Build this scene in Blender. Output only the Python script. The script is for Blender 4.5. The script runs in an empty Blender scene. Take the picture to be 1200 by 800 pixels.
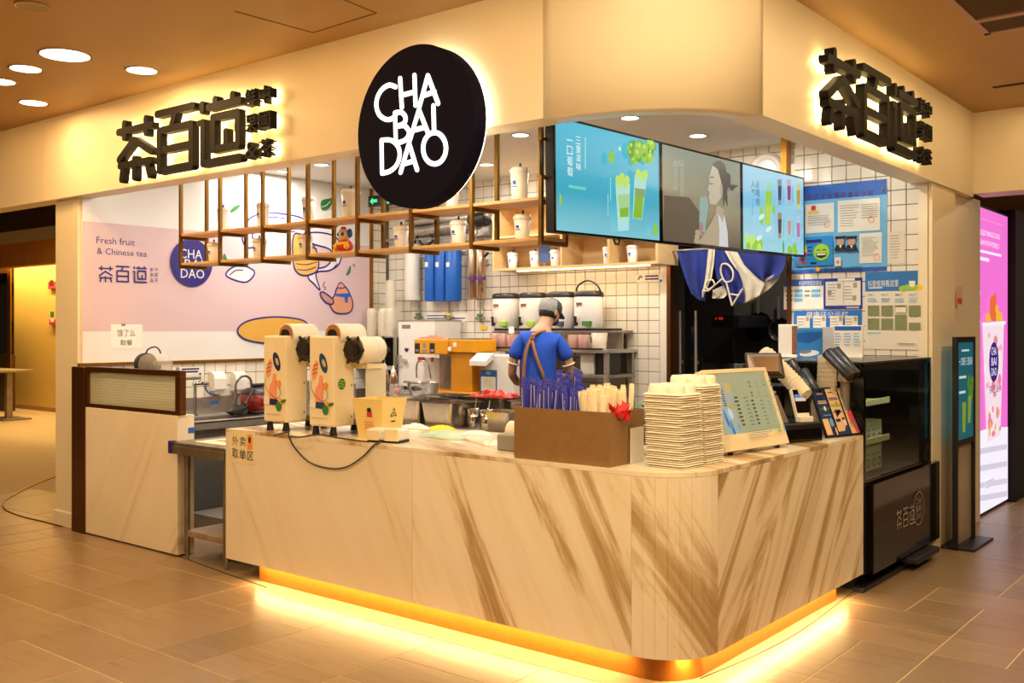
import bpy, bmesh, math, random
from mathutils import Vector, Matrix, Euler

random.seed(7)
S = bpy.context.scene
COL = S.collection

# ------------------------------------------------------------------ camera
EYE = Vector((0.0, 0.0, 1.6))
YAW = math.atan2(0.62699, 0.77903)
cam_data = bpy.data.cameras.new('camera')
cam_data.sensor_width = 36.0
cam_data.lens = 35.01
cam_data.shift_y = -0.0125
cam_data.clip_end = 200
cam = bpy.data.objects.new('camera', cam_data)
cam.location = EYE
cam.rotation_euler = (math.pi / 2, 0, YAW)
COL.objects.link(cam)
S.camera = cam

# ------------------------------------------------------------------ view + world
S.view_settings.view_transform = 'Standard'
S.view_settings.look = 'None'
S.view_settings.gamma = 1
S.view_settings.use_curve_mapping = False
S.view_settings.exposure = 0.0
world = bpy.data.worlds.new('mall_air')
S.world = world
world.use_nodes = True
world.node_tree.nodes['Background'].inputs[0].default_value = (1.0, 0.62, 0.30, 1)
world.node_tree.nodes['Background'].inputs[1].default_value = 0.06

# ------------------------------------------------------------------ lights
AMBER = (1.0, 0.71, 0.39)
CREAM = (1.0, 0.90, 0.78)


def area_light(name, loc, size, power, color, direction=(0, 0, -1), size_y=None, shape=None, spread=None):
    d = bpy.data.lights.new(name, 'AREA')
    d.energy = power
    d.color = color
    d.size = size
    if size_y:
        d.shape = 'RECTANGLE'
        d.size_y = size_y
    else:
        d.shape = shape or 'DISK'
    if spread:
        d.spread = math.radians(spread)
    o = bpy.data.objects.new(name, d)
    o.location = loc
    o.rotation_euler = Vector(direction).to_track_quat('-Z', 'Y').to_euler()
    COL.objects.link(o)
    return o


# mall downlights: (x, y, diameter) of the round recessed lamps in the mall ceiling
MALL_LAMPS = [(-6.072, 3.094, .29), (-6.592, 3.094, .19), (-7.071, 3.143, .19), (-6.037, 3.596, .19), (-7.542, 3.598, .19)]
MALL_LAMPS_UNSEEN = [(-3.9, 1.3, .29), (-1.6, 2.2, .29), (0.3, 3.6, .29), (-6.0, 0.8, .29), (0.2, 6.3, .29), (-3.2, -1.0, .29),
                     (0.0, 0.2, .29), (-8.6, 1.6, .29), (-9.6, 6.2, .29)]
for i, (x, y, d) in enumerate(MALL_LAMPS):
    area_light('mall_lamp', (x, y, 3.285), d * .9, 8 if d < .25 else 18, (1.0, .60, .22))
for x, y, d in MALL_LAMPS_UNSEEN:
    area_light('mall_lamp', (x, y, 3.285), d * .9, 56 if -2 < x < 1 else 40, AMBER)
# kiosk downlights in the lower white ceiling
KIOSK_LAMPS = [(-4.62, 5.84), (-5.69, 6.71), (-7.40, 5.83), (-6.83, 5.80), (-3.66, 5.84), (-3.60, 6.70), (-5.2, 4.75), (-2.75, 6.4),
               (-6.4, 4.8)]
for x, y in KIOSK_LAMPS:
    area_light('kiosk_lamp', (x, y, 3.03), .11, 17, CREAM)
# LED tape under the marble counter front
LED = (1.0, 0.66, 0.27)
area_light('plinth_led', (-3.83, 3.885, .112), 2.75, 23, LED, (0, -.12, -1), .02)
area_light('plinth_led', (-2.155, 4.98, .112), 1.7, 13, LED, (.12, 0, -1), .02)
area_light('plinth_led', (-2.28, 4.00, .112), .30, 6, LED, (0, 0, -1), .02)
# slot LEDs washing the fascia at the ceiling edge, plus an added corner strip
SLOT = (1.0, .56, .19)
area_light('fascia_wash', (-6.0, 3.45, 3.285), 6.0, 15, SLOT, (0, .35, -1), .08)
area_light('fascia_wash', (-1.85, 3.25, 3.285), 1.6, 38, (1.0, .76, .42), (-.25, .3, -1), .2)  # extra strip added to brighten the rounded fascia corner
area_light('fascia_wash', (-1.6, 6.2, 3.285), 4.2, 14, (1.0, .68, .32), (-.25, 0, -1), .08)
area_light('corridor_fill', (-18.5, 8.95, 3.2), 6.0, 200, (1.0, .68, .26), (0, .15, -1), .12)  # unseen strip added behind the valance to brighten the yellow corridor wall
area_light('corridor_fill', (-15.0, 6.9, 3.28), .3, 90, (1.0, .68, .28))  # unseen fill added over the far part of the left corridor
area_light('back_room_fill', (-3.4, 8.3, 2.85), .2, 22, CREAM)  # unseen fill added to lift the dark back room
area_light('corridor_fill', (-11.5, 7.2, 3.25), .3, 40, (1.0, .66, .24))  # unseen fill added over the near part of the left corridor
area_light('corridor_fill', (-0.6, 11.0, 3.2), .3, 40, (1.0, .80, .6))  # unseen light past the beam, no fixture built

# ------------------------------------------------------------------ photo geometry: a pixel of the 1200x800 frame as a ray from EYE
FWD = Vector((-0.62699, 0.77903, 0))
RGT = Vector((0.77903, 0.62699, 0))


def ray(px, py):
    return FWD + RGT * ((px - 600) / 1167.0) + Vector((0, 0, (385 - py) / 1167.0))


def on_x(px, py, x):
    d = ray(px, py)
    return EYE + d * (x / d.x)


def on_y(px, py, y):
    d = ray(px, py)
    return EYE + d * (y / d.y)


def on_z(px, py, z):
    d = ray(px, py)
    return EYE + d * ((z - EYE.z) / d.z)


def at_depth(px, py, dep):
    return EYE + ray(px, py) * dep


def pix(p):
    q = Vector(p) - EYE
    f = q.dot(FWD)
    return (600 + 1167 * q.dot(RGT) / f, 385 - 1167 * q.z / f, f)


# ------------------------------------------------------------------ materials
def lin(h):
    if isinstance(h, str):
        h = h.lstrip('#')
        c = [int(h[i:i + 2], 16) / 255 for i in (0, 2, 4)]
        return tuple((x / 12.92 if x <= .04045 else ((x + .055) / 1.055) ** 2.4) for x in c) + (1,)
    return tuple(h) + (1,)


MATS = {}


def mat(name, color='#888888', rough=.5, metal=0.0, emit=0.0, alpha=1.0, trans=0.0, var=.06, scale=14.0, bump=0.0, stretch=None, spec=None,
        sss=0.0):
    """principled material with a procedural noise that varies colour a little (and relief, if bump)"""
    if name in MATS:
        return MATS[name]
    m = bpy.data.materials.new(name)
    MATS[name] = m
    m.use_nodes = True
    nt = m.node_tree
    b = nt.nodes['Principled BSDF']
    c = lin(color)
    b.inputs['Roughness'].default_value = rough
    b.inputs['Metallic'].default_value = metal
    if spec is not None:
        b.inputs['Specular IOR Level'].default_value = spec
    if trans:
        b.inputs['Transmission Weight'].default_value = trans
        b.inputs['IOR'].default_value = 1.25
    if alpha < 1:
        b.inputs['Alpha'].default_value = alpha
    if sss:
        b.inputs['Subsurface Weight'].default_value = sss
        b.inputs['Subsurface Radius'].default_value = (.02, .01, .006)
    if emit:
        b.inputs['Base Color'].default_value = (c[0] * .1, c[1] * .1, c[2] * .1, 1)
        b.inputs['Emission Color'].default_value = c
        b.inputs['Emission Strength'].default_value = emit
        return m
    tc = nt.nodes.new('ShaderNodeTexCoord')
    n = nt.nodes.new('ShaderNodeTexNoise')
    n.inputs['Scale'].default_value = scale
    n.inputs['Detail'].default_value = 4
    if stretch:
        mp = nt.nodes.new('ShaderNodeMapping')
        mp.inputs['Scale'].default_value = stretch
        nt.links.new(tc.outputs['Object'], mp.inputs[0])
        nt.links.new(mp.outputs[0], n.inputs['Vector'])
    else:
        nt.links.new(tc.outputs['Object'], n.inputs['Vector'])
    r = nt.nodes.new('ShaderNodeValToRGB')
    r.color_ramp.elements[0].position = .25
    r.color_ramp.elements[1].position = .75
    lo, hi = 1 - var, 1 + var
    r.color_ramp.elements[0].color = (c[0] * lo, c[1] * lo, c[2] * lo, 1)
    r.color_ramp.elements[1].color = (min(c[0] * hi, 1), min(c[1] * hi, 1), min(c[2] * hi, 1), 1)
    nt.links.new(n.outputs[0], r.inputs[0])
    nt.links.new(r.outputs[0], b.inputs['Base Color'])
    if bump:
        bp = nt.nodes.new('ShaderNodeBump')
        bp.inputs['Strength'].default_value = bump
        bp.inputs['Distance'].default_value = .01
        nt.links.new(n.outputs[0], bp.inputs['Height'])
        nt.links.new(bp.outputs[0], b.inputs['Normal'])
    return m


def clear_mat(name, color='#f2f6f2', strength=.9, rough=.03):
    """thin clear sheet: light passes straight through, the surface mirrors more at grazing angles"""
    if name in MATS:
        return MATS[name]
    m = bpy.data.materials.new(name)
    MATS[name] = m
    m.use_nodes = True
    nt = m.node_tree
    nt.nodes.remove(nt.nodes['Principled BSDF'])
    tr = nt.nodes.new('ShaderNodeBsdfTransparent')
    c = lin(color)
    tr.inputs[0].default_value = (c[0] * strength, c[1] * strength, c[2] * strength, 1)
    gl = nt.nodes.new('ShaderNodeBsdfGlossy')
    gl.inputs['Roughness'].default_value = rough
    lw = nt.nodes.new('ShaderNodeLayerWeight')
    lw.inputs[0].default_value = .5
    pw = nt.nodes.new('ShaderNodeMath')
    pw.operation = 'POWER'
    pw.inputs[1].default_value = 4.0
    nt.links.new(lw.outputs['Facing'], pw.inputs[0])
    fr = nt.nodes.new('ShaderNodeMath')
    fr.operation = 'MULTIPLY_ADD'
    fr.inputs[1].default_value = .5
    fr.inputs[2].default_value = .035
    nt.links.new(pw.outputs[0], fr.inputs[0])
    mx = nt.nodes.new('ShaderNodeMixShader')
    nt.links.new(fr.outputs[0], mx.inputs[0])
    nt.links.new(tr.outputs[0], mx.inputs[1])
    nt.links.new(gl.outputs[0], mx.inputs[2])
    nt.links.new(mx.outputs[0], nt.nodes['Material Output'].inputs[0])
    return m


def milk_mat(name, color, clear=.45, rough=.3):
    """frosted plastic: part see-through, part diffuse"""
    if name in MATS:
        return MATS[name]
    m = mat(name, color, rough, var=.03)
    nt = m.node_tree
    b = nt.nodes['Principled BSDF']
    tr = nt.nodes.new('ShaderNodeBsdfTransparent')
    mx = nt.nodes.new('ShaderNodeMixShader')
    mx.inputs[0].default_value = clear
    nt.links.new(b.outputs[0], mx.inputs[1])
    nt.links.new(tr.outputs[0], mx.inputs[2])
    nt.links.new(mx.outputs[0], nt.nodes['Material Output'].inputs[0])
    return m


def streak_mat(name, cols, sdir, tdir, fs, ft, rough=.3, pos=(.35, .5, .62, .8), dist=1.2, seed=0.0):
    """stone or wood: noise drawn out along tdir, sampled along sdir, through a colour ramp"""
    m = bpy.data.materials.new(name)
    MATS[name] = m
    m.use_nodes = True
    nt = m.node_tree
    b = nt.nodes['Principled BSDF']
    b.inputs['Roughness'].default_value = rough
    tc = nt.nodes.new('ShaderNodeTexCoord')
    cmb = nt.nodes.new('ShaderNodeCombineXYZ')
    for k, (dv, f) in enumerate(((sdir, fs), (tdir, ft))):
        dp = nt.nodes.new('ShaderNodeVectorMath')
        dp.operation = 'DOT_PRODUCT'
        v = Vector(dv).normalized() * f
        dp.inputs[1].default_value = v
        nt.links.new(tc.outputs['Object'], dp.inputs[0])
        nt.links.new(dp.outputs['Value'], cmb.inputs[k])
    cmb.inputs[2].default_value = seed
    n = nt.nodes.new('ShaderNodeTexNoise')
    n.inputs['Scale'].default_value = 1.0
    n.inputs['Detail'].default_value = 7
    n.inputs['Roughness'].default_value = .62
    n.inputs['Distortion'].default_value = dist
    nt.links.new(cmb.outputs[0], n.inputs['Vector'])
    r = nt.nodes.new('ShaderNodeValToRGB')
    el = r.color_ramp.elements
    while len(el) < len(cols):
        el.new(.5)
    for e, p, c in zip(el, pos, cols):
        e.position = p
        e.color = lin(c)
    nt.links.new(n.outputs[0], r.inputs[0])
    nt.links.new(r.outputs[0], b.inputs['Base Color'])
    return m


# ------------------------------------------------------------------ mesh builder
ROOTM = {}          # object -> matrix of its thing


class MB:
    def __init__(self):
        self.v, self.f, self.mi, self.sm, self.mats = [], [], [], [], []

    def idx(self, m):
        if m not in self.mats:
            self.mats.append(m)
        return self.mats.index(m)

    def add(self, vs, fs, m, smooth=False, M=None):
        o = len(self.v)
        for p in vs:
            p = Vector(p)
            self.v.append(M @ p if M is not None else p)
        k = self.idx(m)
        for f in fs:
            self.f.append([i + o for i in f])
            self.mi.append(k)
            self.sm.append(smooth)
        return self

    def box(self, lo, hi, m, bev=0.0, M=None, seg=2):
        lo, hi = Vector(lo), Vector(hi)
        if bev <= 0:
            vs = [(x, y, z) for x in (lo.x, hi.x) for y in (lo.y, hi.y) for z in (lo.z, hi.z)]
            fs = [(0, 1, 3, 2), (4, 6, 7, 5), (0, 4, 5, 1), (2, 3, 7, 6), (0, 2, 6, 4), (1, 5, 7, 3)]
            return self.add(vs, fs, m, False, M)
        bm = bmesh.new()
        bmesh.ops.create_cube(bm, size=1)
        for v in bm.verts:
            v.co = Vector((lo[i] + (v.co[i] + .5) * (hi[i] - lo[i]) for i in range(3)))
        bmesh.ops.bevel(bm, geom=list(bm.edges), offset=bev, segments=seg, profile=.5, affect='EDGES')
        bm.verts.index_update()
        self.add([v.co.copy() for v in bm.verts], [[v.index for v in f.verts] for f in bm.faces], m, False, M)
        bm.free()
        return self

    def cyl(self, a, b, r, m, n=16, r2=None, caps=True, M=None, smooth=True):
        a, b = Vector(a), Vector(b)
        r2 = r if r2 is None else r2
        d = (b - a).normalized()
        u = d.orthogonal().normalized()
        w = d.cross(u)
        vs = []
        for c, rr in ((a, r), (b, r2)):
            for i in range(n):
                t = 2 * math.pi * i / n
                vs.append(c + (u * math.cos(t) + w * math.sin(t)) * rr)
        self.add(vs, [(i, (i + 1) % n, n + (i + 1) % n, n + i) for i in range(n)], m, smooth, M)
        if caps:
            self.add(vs[:n], [tuple(range(n - 1, -1, -1))], m, False, M)
            self.add(vs[n:], [tuple(range(n))], m, False, M)
        return self

    def tube(self, pts, r, m, n=8, closed=False, M=None):
        pts = [Vector(p) for p in pts]
        k = len(pts)
        vs = []
        up = None
        for i, p in enumerate(pts):
            if closed:
                d = pts[(i + 1) % k] - pts[i - 1]
            else:
                d = pts[min(i + 1, k - 1)] - pts[max(i - 1, 0)]
            d.normalize()
            if up is None:
                up = d.orthogonal().normalized()
            up = (up - d * up.dot(d))
            if up.length < 1e-6:
                up = d.orthogonal()
            up.normalize()
            w = d.cross(up)
            rr = r[i] if isinstance(r, (list, tuple)) else r
            for j in range(n):
                t = 2 * math.pi * j / n
                vs.append(p + (up * math.cos(t) + w * math.sin(t)) * rr)
        fs = []
        for i in range(k if closed else k - 1):
            a, b = i * n, ((i + 1) % k) * n
            for j in range(n):
                fs.append((a + j, a + (j + 1) % n, b + (j + 1) % n, b + j))
        self.add(vs, fs, m, True, M)
        if not closed:
            self.add(vs[:n], [tuple(range(n - 1, -1, -1))], m, False, M)
            self.add(vs[-n:], [tuple(range(n))], m, False, M)
        return self

    def lathe(self, prof, m, n=24, at=(0, 0, 0), M=None, smooth=True, sx=1.0, sy=1.0, caps=True):
        at = Vector(at)
        vs = []
        for r, z in prof:
            for j in range(n):
                t = 2 * math.pi * j / n
                vs.append(at + Vector((r * math.cos(t) * sx, r * math.sin(t) * sy, z)))
        fs = []
        for i in range(len(prof) - 1):
            for j in range(n):
                fs.append((i * n + j, i * n + (j + 1) % n, (i + 1) * n + (j + 1) % n, (i + 1) * n + j))
        self.add(vs, fs, m, smooth, M)
        if not caps:
            return self
        if prof[0][0] > 1e-5:
            self.add(vs[:n], [tuple(range(n - 1, -1, -1))], m, False, M)
        if prof[-1][0] > 1e-5:
            self.add(vs[-n:], [tuple(range(n))], m, False, M)
        return self

    def disc(self, c, r, m, n=32, M=None):
        c = Vector(c)
        return self.add([c + Vector((r * math.cos(2 * math.pi * i / n), r * math.sin(2 * math.pi * i / n), 0)) for i in range(n)], [tuple(range(n))], m, False, M)

    def ball(self, c, r, m, n=14, M=None):
        r = r if isinstance(r, (tuple, list)) else (r, r, r)
        h = max(4, n // 2)
        vs, fs = [], []
        c = Vector(c)
        for i in range(h + 1):
            a = math.pi * i / h
            for j in range(n):
                t = 2 * math.pi * j / n
                vs.append(c + Vector((r[0] * math.sin(a) * math.cos(t), r[1] * math.sin(a) * math.sin(t), -r[2] * math.cos(a))))
        for i in range(h):
            for j in range(n):
                fs.append((i * n + j, i * n + (j + 1) % n, (i + 1) * n + (j + 1) % n, (i + 1) * n + j))
        return self.add(vs, fs, m, True, M)

    def prism(self, poly, depth, m, M=None, smooth=False):
        """closed 2-D outline (x, y) drawn out from z = 0 to z = depth in the frame M"""
        n = len(poly)
        vs = [(x, y, 0) for x, y in poly] + [(x, y, depth) for x, y in poly]
        fs = [tuple(range(n - 1, -1, -1)), tuple(range(n, 2 * n))]
        fs += [(i, (i + 1) % n, n + (i + 1) % n, n + i) for i in range(n)]
        return self.add(vs, fs, m, smooth, M)

    def build(self, name, parent=None, world=False, kind=None, label=None):
        me = bpy.data.meshes.new(name)
        me.from_pydata([tuple(p) for p in self.v], [], self.f)
        for m in self.mats:
            me.materials.append(m)
        me.polygons.foreach_set('material_index', self.mi)
        me.polygons.foreach_set('use_smooth', self.sm)
        o = bpy.data.objects.new(name, me)
        COL.objects.link(o)
        if parent is not None:
            o.parent = parent
            ROOTM[o] = ROOTM.get(parent, Matrix())
            if world:
                me.transform(ROOTM[o].inverted())
        me.validate(clean_customdata=False)
        bm = bmesh.new()
        bm.from_mesh(me)
        bmesh.ops.recalc_face_normals(bm, faces=bm.faces)
        bm.to_mesh(me)
        bm.free()
        me.update()
        if kind:
            o['kind'] = kind
        if label:
            o['label'] = label
        return o


def part(name, mesh_owner, parent, label=None):
    """another object that shares the mesh of mesh_owner"""
    o = bpy.data.objects.new(name, mesh_owner.data)
    COL.objects.link(o)
    o.parent = parent
    ROOTM[o] = ROOTM.get(parent, Matrix())
    if label:
        o['label'] = label
    return o


def tag(o, label, cat, group=None):
    o['label'] = label
    o['category'] = cat
    if group:
        o['group'] = group
    return o


def thing(name, label, cat, loc=(0, 0, 0), rz=0.0, group=None, rot=None):
    o = bpy.data.objects.new(name, None)
    o.empty_display_size = .05
    COL.objects.link(o)
    o.location = loc
    o.rotation_euler = rot if rot else (0, 0, rz)
    ROOTM[o] = Matrix.LocRotScale(Vector(loc), Euler(o.rotation_euler), None)
    return tag(o, label, cat, group)


def struct(name, label):
    o = bpy.data.objects.new(name, None)
    COL.objects.link(o)
    ROOTM[o] = Matrix()
    o['kind'] = 'structure'
    o['label'] = label
    return o


def solo(mb, name, label, cat, loc=(0, 0, 0), rz=0.0, group=None, rot=None):
    """a thing that is one mesh, authored round its own base"""
    o = mb.build(name)
    o.location = loc
    o.rotation_euler = rot if rot else (0, 0, rz)
    ROOTM[o] = Matrix.LocRotScale(Vector(loc), Euler(o.rotation_euler), None)
    return tag(o, label, cat, group)


KIDS = {}


def dup(root, loc, rz=None, label=None, rot=None, group=None):
    def cp(o, parent):
        c = o.copy()
        COL.objects.link(c)
        if parent is not None:
            c.parent = parent
        for ch in [x for x in list(o.children)]:
            cp(ch, c)
        return c
    r = cp(root, None)
    r.location = loc
    if rot is not None:
        r.rotation_euler = rot
    elif rz is not None:
        r.rotation_euler = (0, 0, rz)
    ROOTM[r] = Matrix.LocRotScale(Vector(loc), Euler(r.rotation_euler), None)
    if label:
        r['label'] = label
    if group:
        r['group'] = group
    return r


# ------------------------------------------------------------------ text and flat print
TXT = {}


def text_mesh(body, extrude=0.0):
    key = (body, extrude)
    if key not in TXT:
        c = bpy.data.curves.new('lettering', 'FONT')
        c.body = body
        c.resolution_u = 2
        c.extrude = extrude
        o = bpy.data.objects.new('lettering', c)
        me = bpy.data.meshes.new_from_object(o)
        vs = [v.co.copy() for v in me.vertices]
        fs = [list(p.vertices) for p in me.polygons]
        bpy.data.objects.remove(o)
        bpy.data.curves.remove(c)
        bpy.data.meshes.remove(me)
        x0, x1 = min(v.x for v in vs), max(v.x for v in vs)
        y0, y1 = min(v.y for v in vs), max(v.y for v in vs)
        TXT[key] = (vs, fs, x0, y0, x1 - x0, y1 - y0)
    return TXT[key]


def clip_rect(pts, x0, y0, x1, y1):
    for ax, lim, sg in ((0, x0, 1), (0, x1, -1), (1, y0, 1), (1, y1, -1)):
        out = []
        for a, b in zip(pts, pts[1:] + pts[:1]):
            da, db = (a[ax] - lim) * sg, (b[ax] - lim) * sg
            if da >= 0:
                out.append(a)
            if (da >= 0) != (db >= 0):
                t = da / (da - db)
                out.append((a[0] + (b[0] - a[0]) * t, a[1] + (b[1] - a[1]) * t))
        pts = out
        if not pts:
            break
    return pts


class Sheet:
    """flat print on a plane: origin O (world), unit axes u, v; the print faces u x v. Points are (u, v) metres or, through at(), photo pixels"""

    def __init__(self, O, u, v, lift=.0006):
        self.O, self.u, self.v = Vector(O), Vector(u).normalized(), Vector(v).normalized()
        self.n = self.u.cross(self.v).normalized()
        self.v = self.n.cross(self.u)
        self.mb = MB()
        self.lift = lift
        self.clip = None
        self.k = 0
        self.M = Matrix((self.u, self.v, self.n)).transposed().to_4x4()
        self.M.translation = self.O

    def at(self, px, py):
        d = ray(px, py)
        t = (self.O - EYE).dot(self.n) / d.dot(self.n)
        q = EYE + d * t - self.O
        return (q.dot(self.u), q.dot(self.v))

    def _z(self):
        self.k += 1
        return self.lift + .00025 * self.k

    def poly(self, pts, m):
        z = self._z()
        if self.clip:
            pts = clip_rect(pts, *self.clip)
            if len(pts) < 3:
                return self
        self.mb.add([(x, y, z) for x, y in pts], [tuple(range(len(pts)))], m, False, self.M)
        return self

    def ppoly(self, pts, m):
        return self.poly([self.at(*p) for p in pts], m)

    def rect(self, a, b, m):
        (x0, y0), (x1, y1) = a, b
        return self.poly([(x0, y0), (x1, y0), (x1, y1), (x0, y1)], m)

    def prect(self, a, b, m):
        return self.rect(self.at(*a), self.at(*b), m)

    def oval(self, c, rx, ry, m, rot=0.0, n=24):
        cr, sr = math.cos(rot), math.sin(rot)
        pts = []
        for i in range(n):
            t = 2 * math.pi * i / n
            x, y = rx * math.cos(t), ry * math.sin(t)
            pts.append((c[0] + x * cr - y * sr, c[1] + x * sr + y * cr))
        return self.poly(pts, m)

    def poval(self, c, rx, ry, m, rot=0.0):
        return self.oval(self.at(*c), rx, ry, m, rot)

    def stroke(self, pts, w, m, closed=False):
        z = self._z()
        k = len(pts)
        vs = []
        for i, p in enumerate(pts):
            if closed:
                a, b = pts[i - 1], pts[(i + 1) % k]
            else:
                a, b = pts[max(i - 1, 0)], pts[min(i + 1, k - 1)]
            d = Vector((b[0] - a[0], b[1] - a[1])).normalized()
            nn = Vector((-d.y, d.x)) * w / 2
            vs += [(p[0] + nn.x, p[1] + nn.y, z), (p[0] - nn.x, p[1] - nn.y, z)]
        fs = [(2 * i, 2 * i + 1, (2 * i + 3) % (2 * k), (2 * i + 2) % (2 * k)) for i in range(k if closed else k - 1)]
        self.mb.add(vs, fs, m, False, self.M)
        return self

    def pstroke(self, pts, w, m, closed=False, smooth=True):
        q = [self.at(*p) for p in pts]
        return self.stroke(curve2(q, closed) if smooth else q, w, m, closed)

    def text(self, body, a, b, m):
        """lettering fitted into the rectangle a (lower left) - b (upper right)"""
        vs, fs, x0, y0, w, h = text_mesh(body)
        z = self._z()
        sx, sy = (b[0] - a[0]) / w, (b[1] - a[1]) / h
        self.mb.add([(a[0] + (v.x - x0) * sx, a[1] + (v.y - y0) * sy, z) for v in vs], fs, m, False, self.M)
        return self

    def ptext(self, body, tl, br, m):
        p, q = self.at(*tl), self.at(*br)
        return self.text(body, (p[0], q[1]), (q[0], p[1]), m)

    def vtext(self, body, a, b, m):
        n = len(body)
        h = (b[1] - a[1]) / n
        for i, ch in enumerate(body):
            t = b[1] - i * h
            if ch == '一':
                self.text(ch, (a[0], t - h * .55), (b[0], t - h * .45), m)
            else:
                self.text(ch, (a[0], t - h * .92), (b[0], t - h * .06), m)
        return self

    def pvtext(self, body, tl, br, m):
        p, q = self.at(*tl), self.at(*br)
        return self.vtext(body, (p[0], q[1]), (q[0], p[1]), m)

    def dashes(self, a, b, rows, m, fill=.45, ragged=.4):
        """unreadable small print: thin ruled lines"""
        h = (b[1] - a[1]) / rows
        for i in range(rows):
            t = a[1] + (i + .5) * h
            e = b[0] - random.random() * ragged * (b[0] - a[0])
            self.rect((a[0], t - h * fill / 2), (e, t + h * fill / 2), m)
        return self

    def pdashes(self, tl, br, rows, m, fill=.45, ragged=.4):
        p, q = self.at(*tl), self.at(*br)
        return self.dashes((p[0], q[1]), (q[0], p[1]), rows, m, fill, ragged)

    def build(self, name, parent):
        return self.mb.build(name, parent, world=True)


def curve2(pts, closed=False, k=6):
    """Catmull-Rom through 2-D or 3-D points"""
    P = [Vector(p) for p in pts]
    n = len(P)
    out = []
    for i in range(n if closed else n - 1):
        a = P[i - 1] if (closed or i > 0) else P[0]
        b, c = P[i], P[(i + 1) % n]
        d = P[(i + 2) % n] if (closed or i + 2 < n) else P[n - 1]
        for j in range(k):
            t = j / k
            out.append(.5 * ((2 * b) + (c - a) * t + (2 * a - 5 * b + 4 * c - d) * t * t + (3 * b - a - 3 * c + d) * t ** 3))
    if not closed:
        out.append(P[-1])
    return [tuple(p) for p in out]


def capsule(a, b, w, n=6):
    a, b = Vector(a), Vector(b)
    d = (b - a).normalized()
    t0 = math.atan2(d.y, d.x)
    pts = []
    for c, s in ((b, -1), (a, 1)):
        for i in range(n + 1):
            t = t0 + s * math.pi / 2 + (math.pi * i / n)
            pts.append((c.x + math.cos(t) * w / 2, c.y + math.sin(t) * w / 2))
    return pts


# ================================================================== materials of the setting
M_CEIL = mat('mall_ceiling_paint', '#b08a54', .55, var=.03, scale=3)
M_FASCIA = mat('fascia_lacquer', '#e8dcc0', .42, var=.02, scale=2)
M_WHITE = mat('white_paint', '#e9e6de', .6, var=.02, scale=4)
M_GROUT = mat('dark_grout', '#6d655a', .9, var=.1)
M_TILE = mat('white_tile_glaze', '#e8e2d4', .18, var=.03, scale=5)
M_FGROUT = mat('floor_grout', '#c2ac88', .8, var=.08)
M_DARK = mat('dark_void_paint', '#15120f', .9, var=.1)
M_BRASS = mat('brushed_brass', '#a8762c', .34, .95, var=.12, scale=40, stretch=(1, 1, .1))
M_BRONZE = mat('bronze_metal', '#6b4423', .38, .85, var=.12, scale=30)
M_STEEL = mat('brushed_steel', '#b6b0a6', .34, .75, var=.12, scale=50, stretch=(.05, 1, 1))
M_STEELD = mat('worn_steel', '#98928a', .4, .7, var=.2, scale=12)
M_BLACK = mat('black_plastic', '#17161a', .4, var=.1)
M_BLACKG = mat('black_gloss', '#0c0a0a', .08, var=.1)
M_WPLAST = mat('white_plastic', '#e9e6df', .35, var=.03)
M_CREAMP = mat('cream_metal', '#f0e2c0', .35, var=.03)
M_PAPER = mat('white_paper', '#eeeae0', .8, var=.03)
M_NAVY = mat('navy_print', '#241a66', .5, var=.03)
M_BLUE = mat('blue_print', '#1e5fc0', .5, var=.03)
M_SKY = mat('sky_blue_print', '#6cb4e4', .5, var=.04)
M_GREY = mat('grey_print', '#8a8880', .7, var=.05)
M_INK = mat('black_ink', '#1a1a1c', .7, var=.05)
M_RED = mat('red_print', '#c83a34', .6, var=.06)
M_ORANGE = mat('orange_print', '#f0953a', .6, var=.05)
M_CORAL = mat('coral_print', '#f29a78', .6, var=.04)
M_GREEN = mat('green_print', '#2f7d3a', .6, var=.06)
M_LIME = mat('lime_print', '#9cc43c', .6, var=.06)
M_YELLOW = mat('yellow_print', '#f2c62e', .6, var=.05)
M_GLASS = mat('clear_glass', '#f4fbf8', .02, trans=1.0, var=0)
M_LAMPW = mat('lamp_diffuser_warm', '#fff0d2', emit=9)
M_LAMPN = mat('lamp_diffuser_white', '#fff4e2', emit=9)
WOODX = streak_mat('oak_along', ['#c79a5c', '#d9b077', '#b98648'], (0, .3, 1), (1, 0, 0), 30, 2.2, .45, (.3, .5, .72), .6)
WOODP = streak_mat('pale_ply', ['#e2c390', '#d8b47c', '#e8cc9c'], (0, .3, 1), (1, 0, 0), 14, 1.2, .5, (.3, .5, .72), .5)

HC = .956                   # counter top
YF, XR = 3.85, -2.12        # planes of the counter's two marble faces
FY, FX = 3.95, -2.10        # planes of the fascia's two faces
FB, CZ = 2.645, 3.31        # underside of the fascia, mall ceiling
XL, YB, KZ = -7.65, 7.42, 3.05   # mural wall, back wall, kiosk ceiling
PF = .12                    # raised kiosk floor

# ------------------------------------------------------------------ floor: beige planks and slabs in a mixed bond
floor = MB().box((-40, -12, -.1), (20, 40, -.0016), M_FGROUT).build('floor')
floor['kind'] = 'structure'
floor['label'] = 'warm beige stone look floor of mixed rectangular tiles around the kiosk'
FT = []
for i, (c0, c1, c2) in enumerate((('#836b50', '#8e7658', '#796347'), ('#8a7155', '#937b5e', '#80684d'), ('#7e674c', '#887257', '#755f43'))):
    FT.append(streak_mat('floor_tile_stone_%d' % i, [c0, c1, c2], (0, 1, 0), (1, 0, 0), 16, 2.0, .34, (.3, .5, .72), .8, i * 3.1))
MOD = .338
gx0, gy0 = -5.86 - MOD * 22, 3.42 - MOD * 10
occ = {}
cells = [(i, j) for j in range(0, 40) for i in range(0, 46)]


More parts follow.
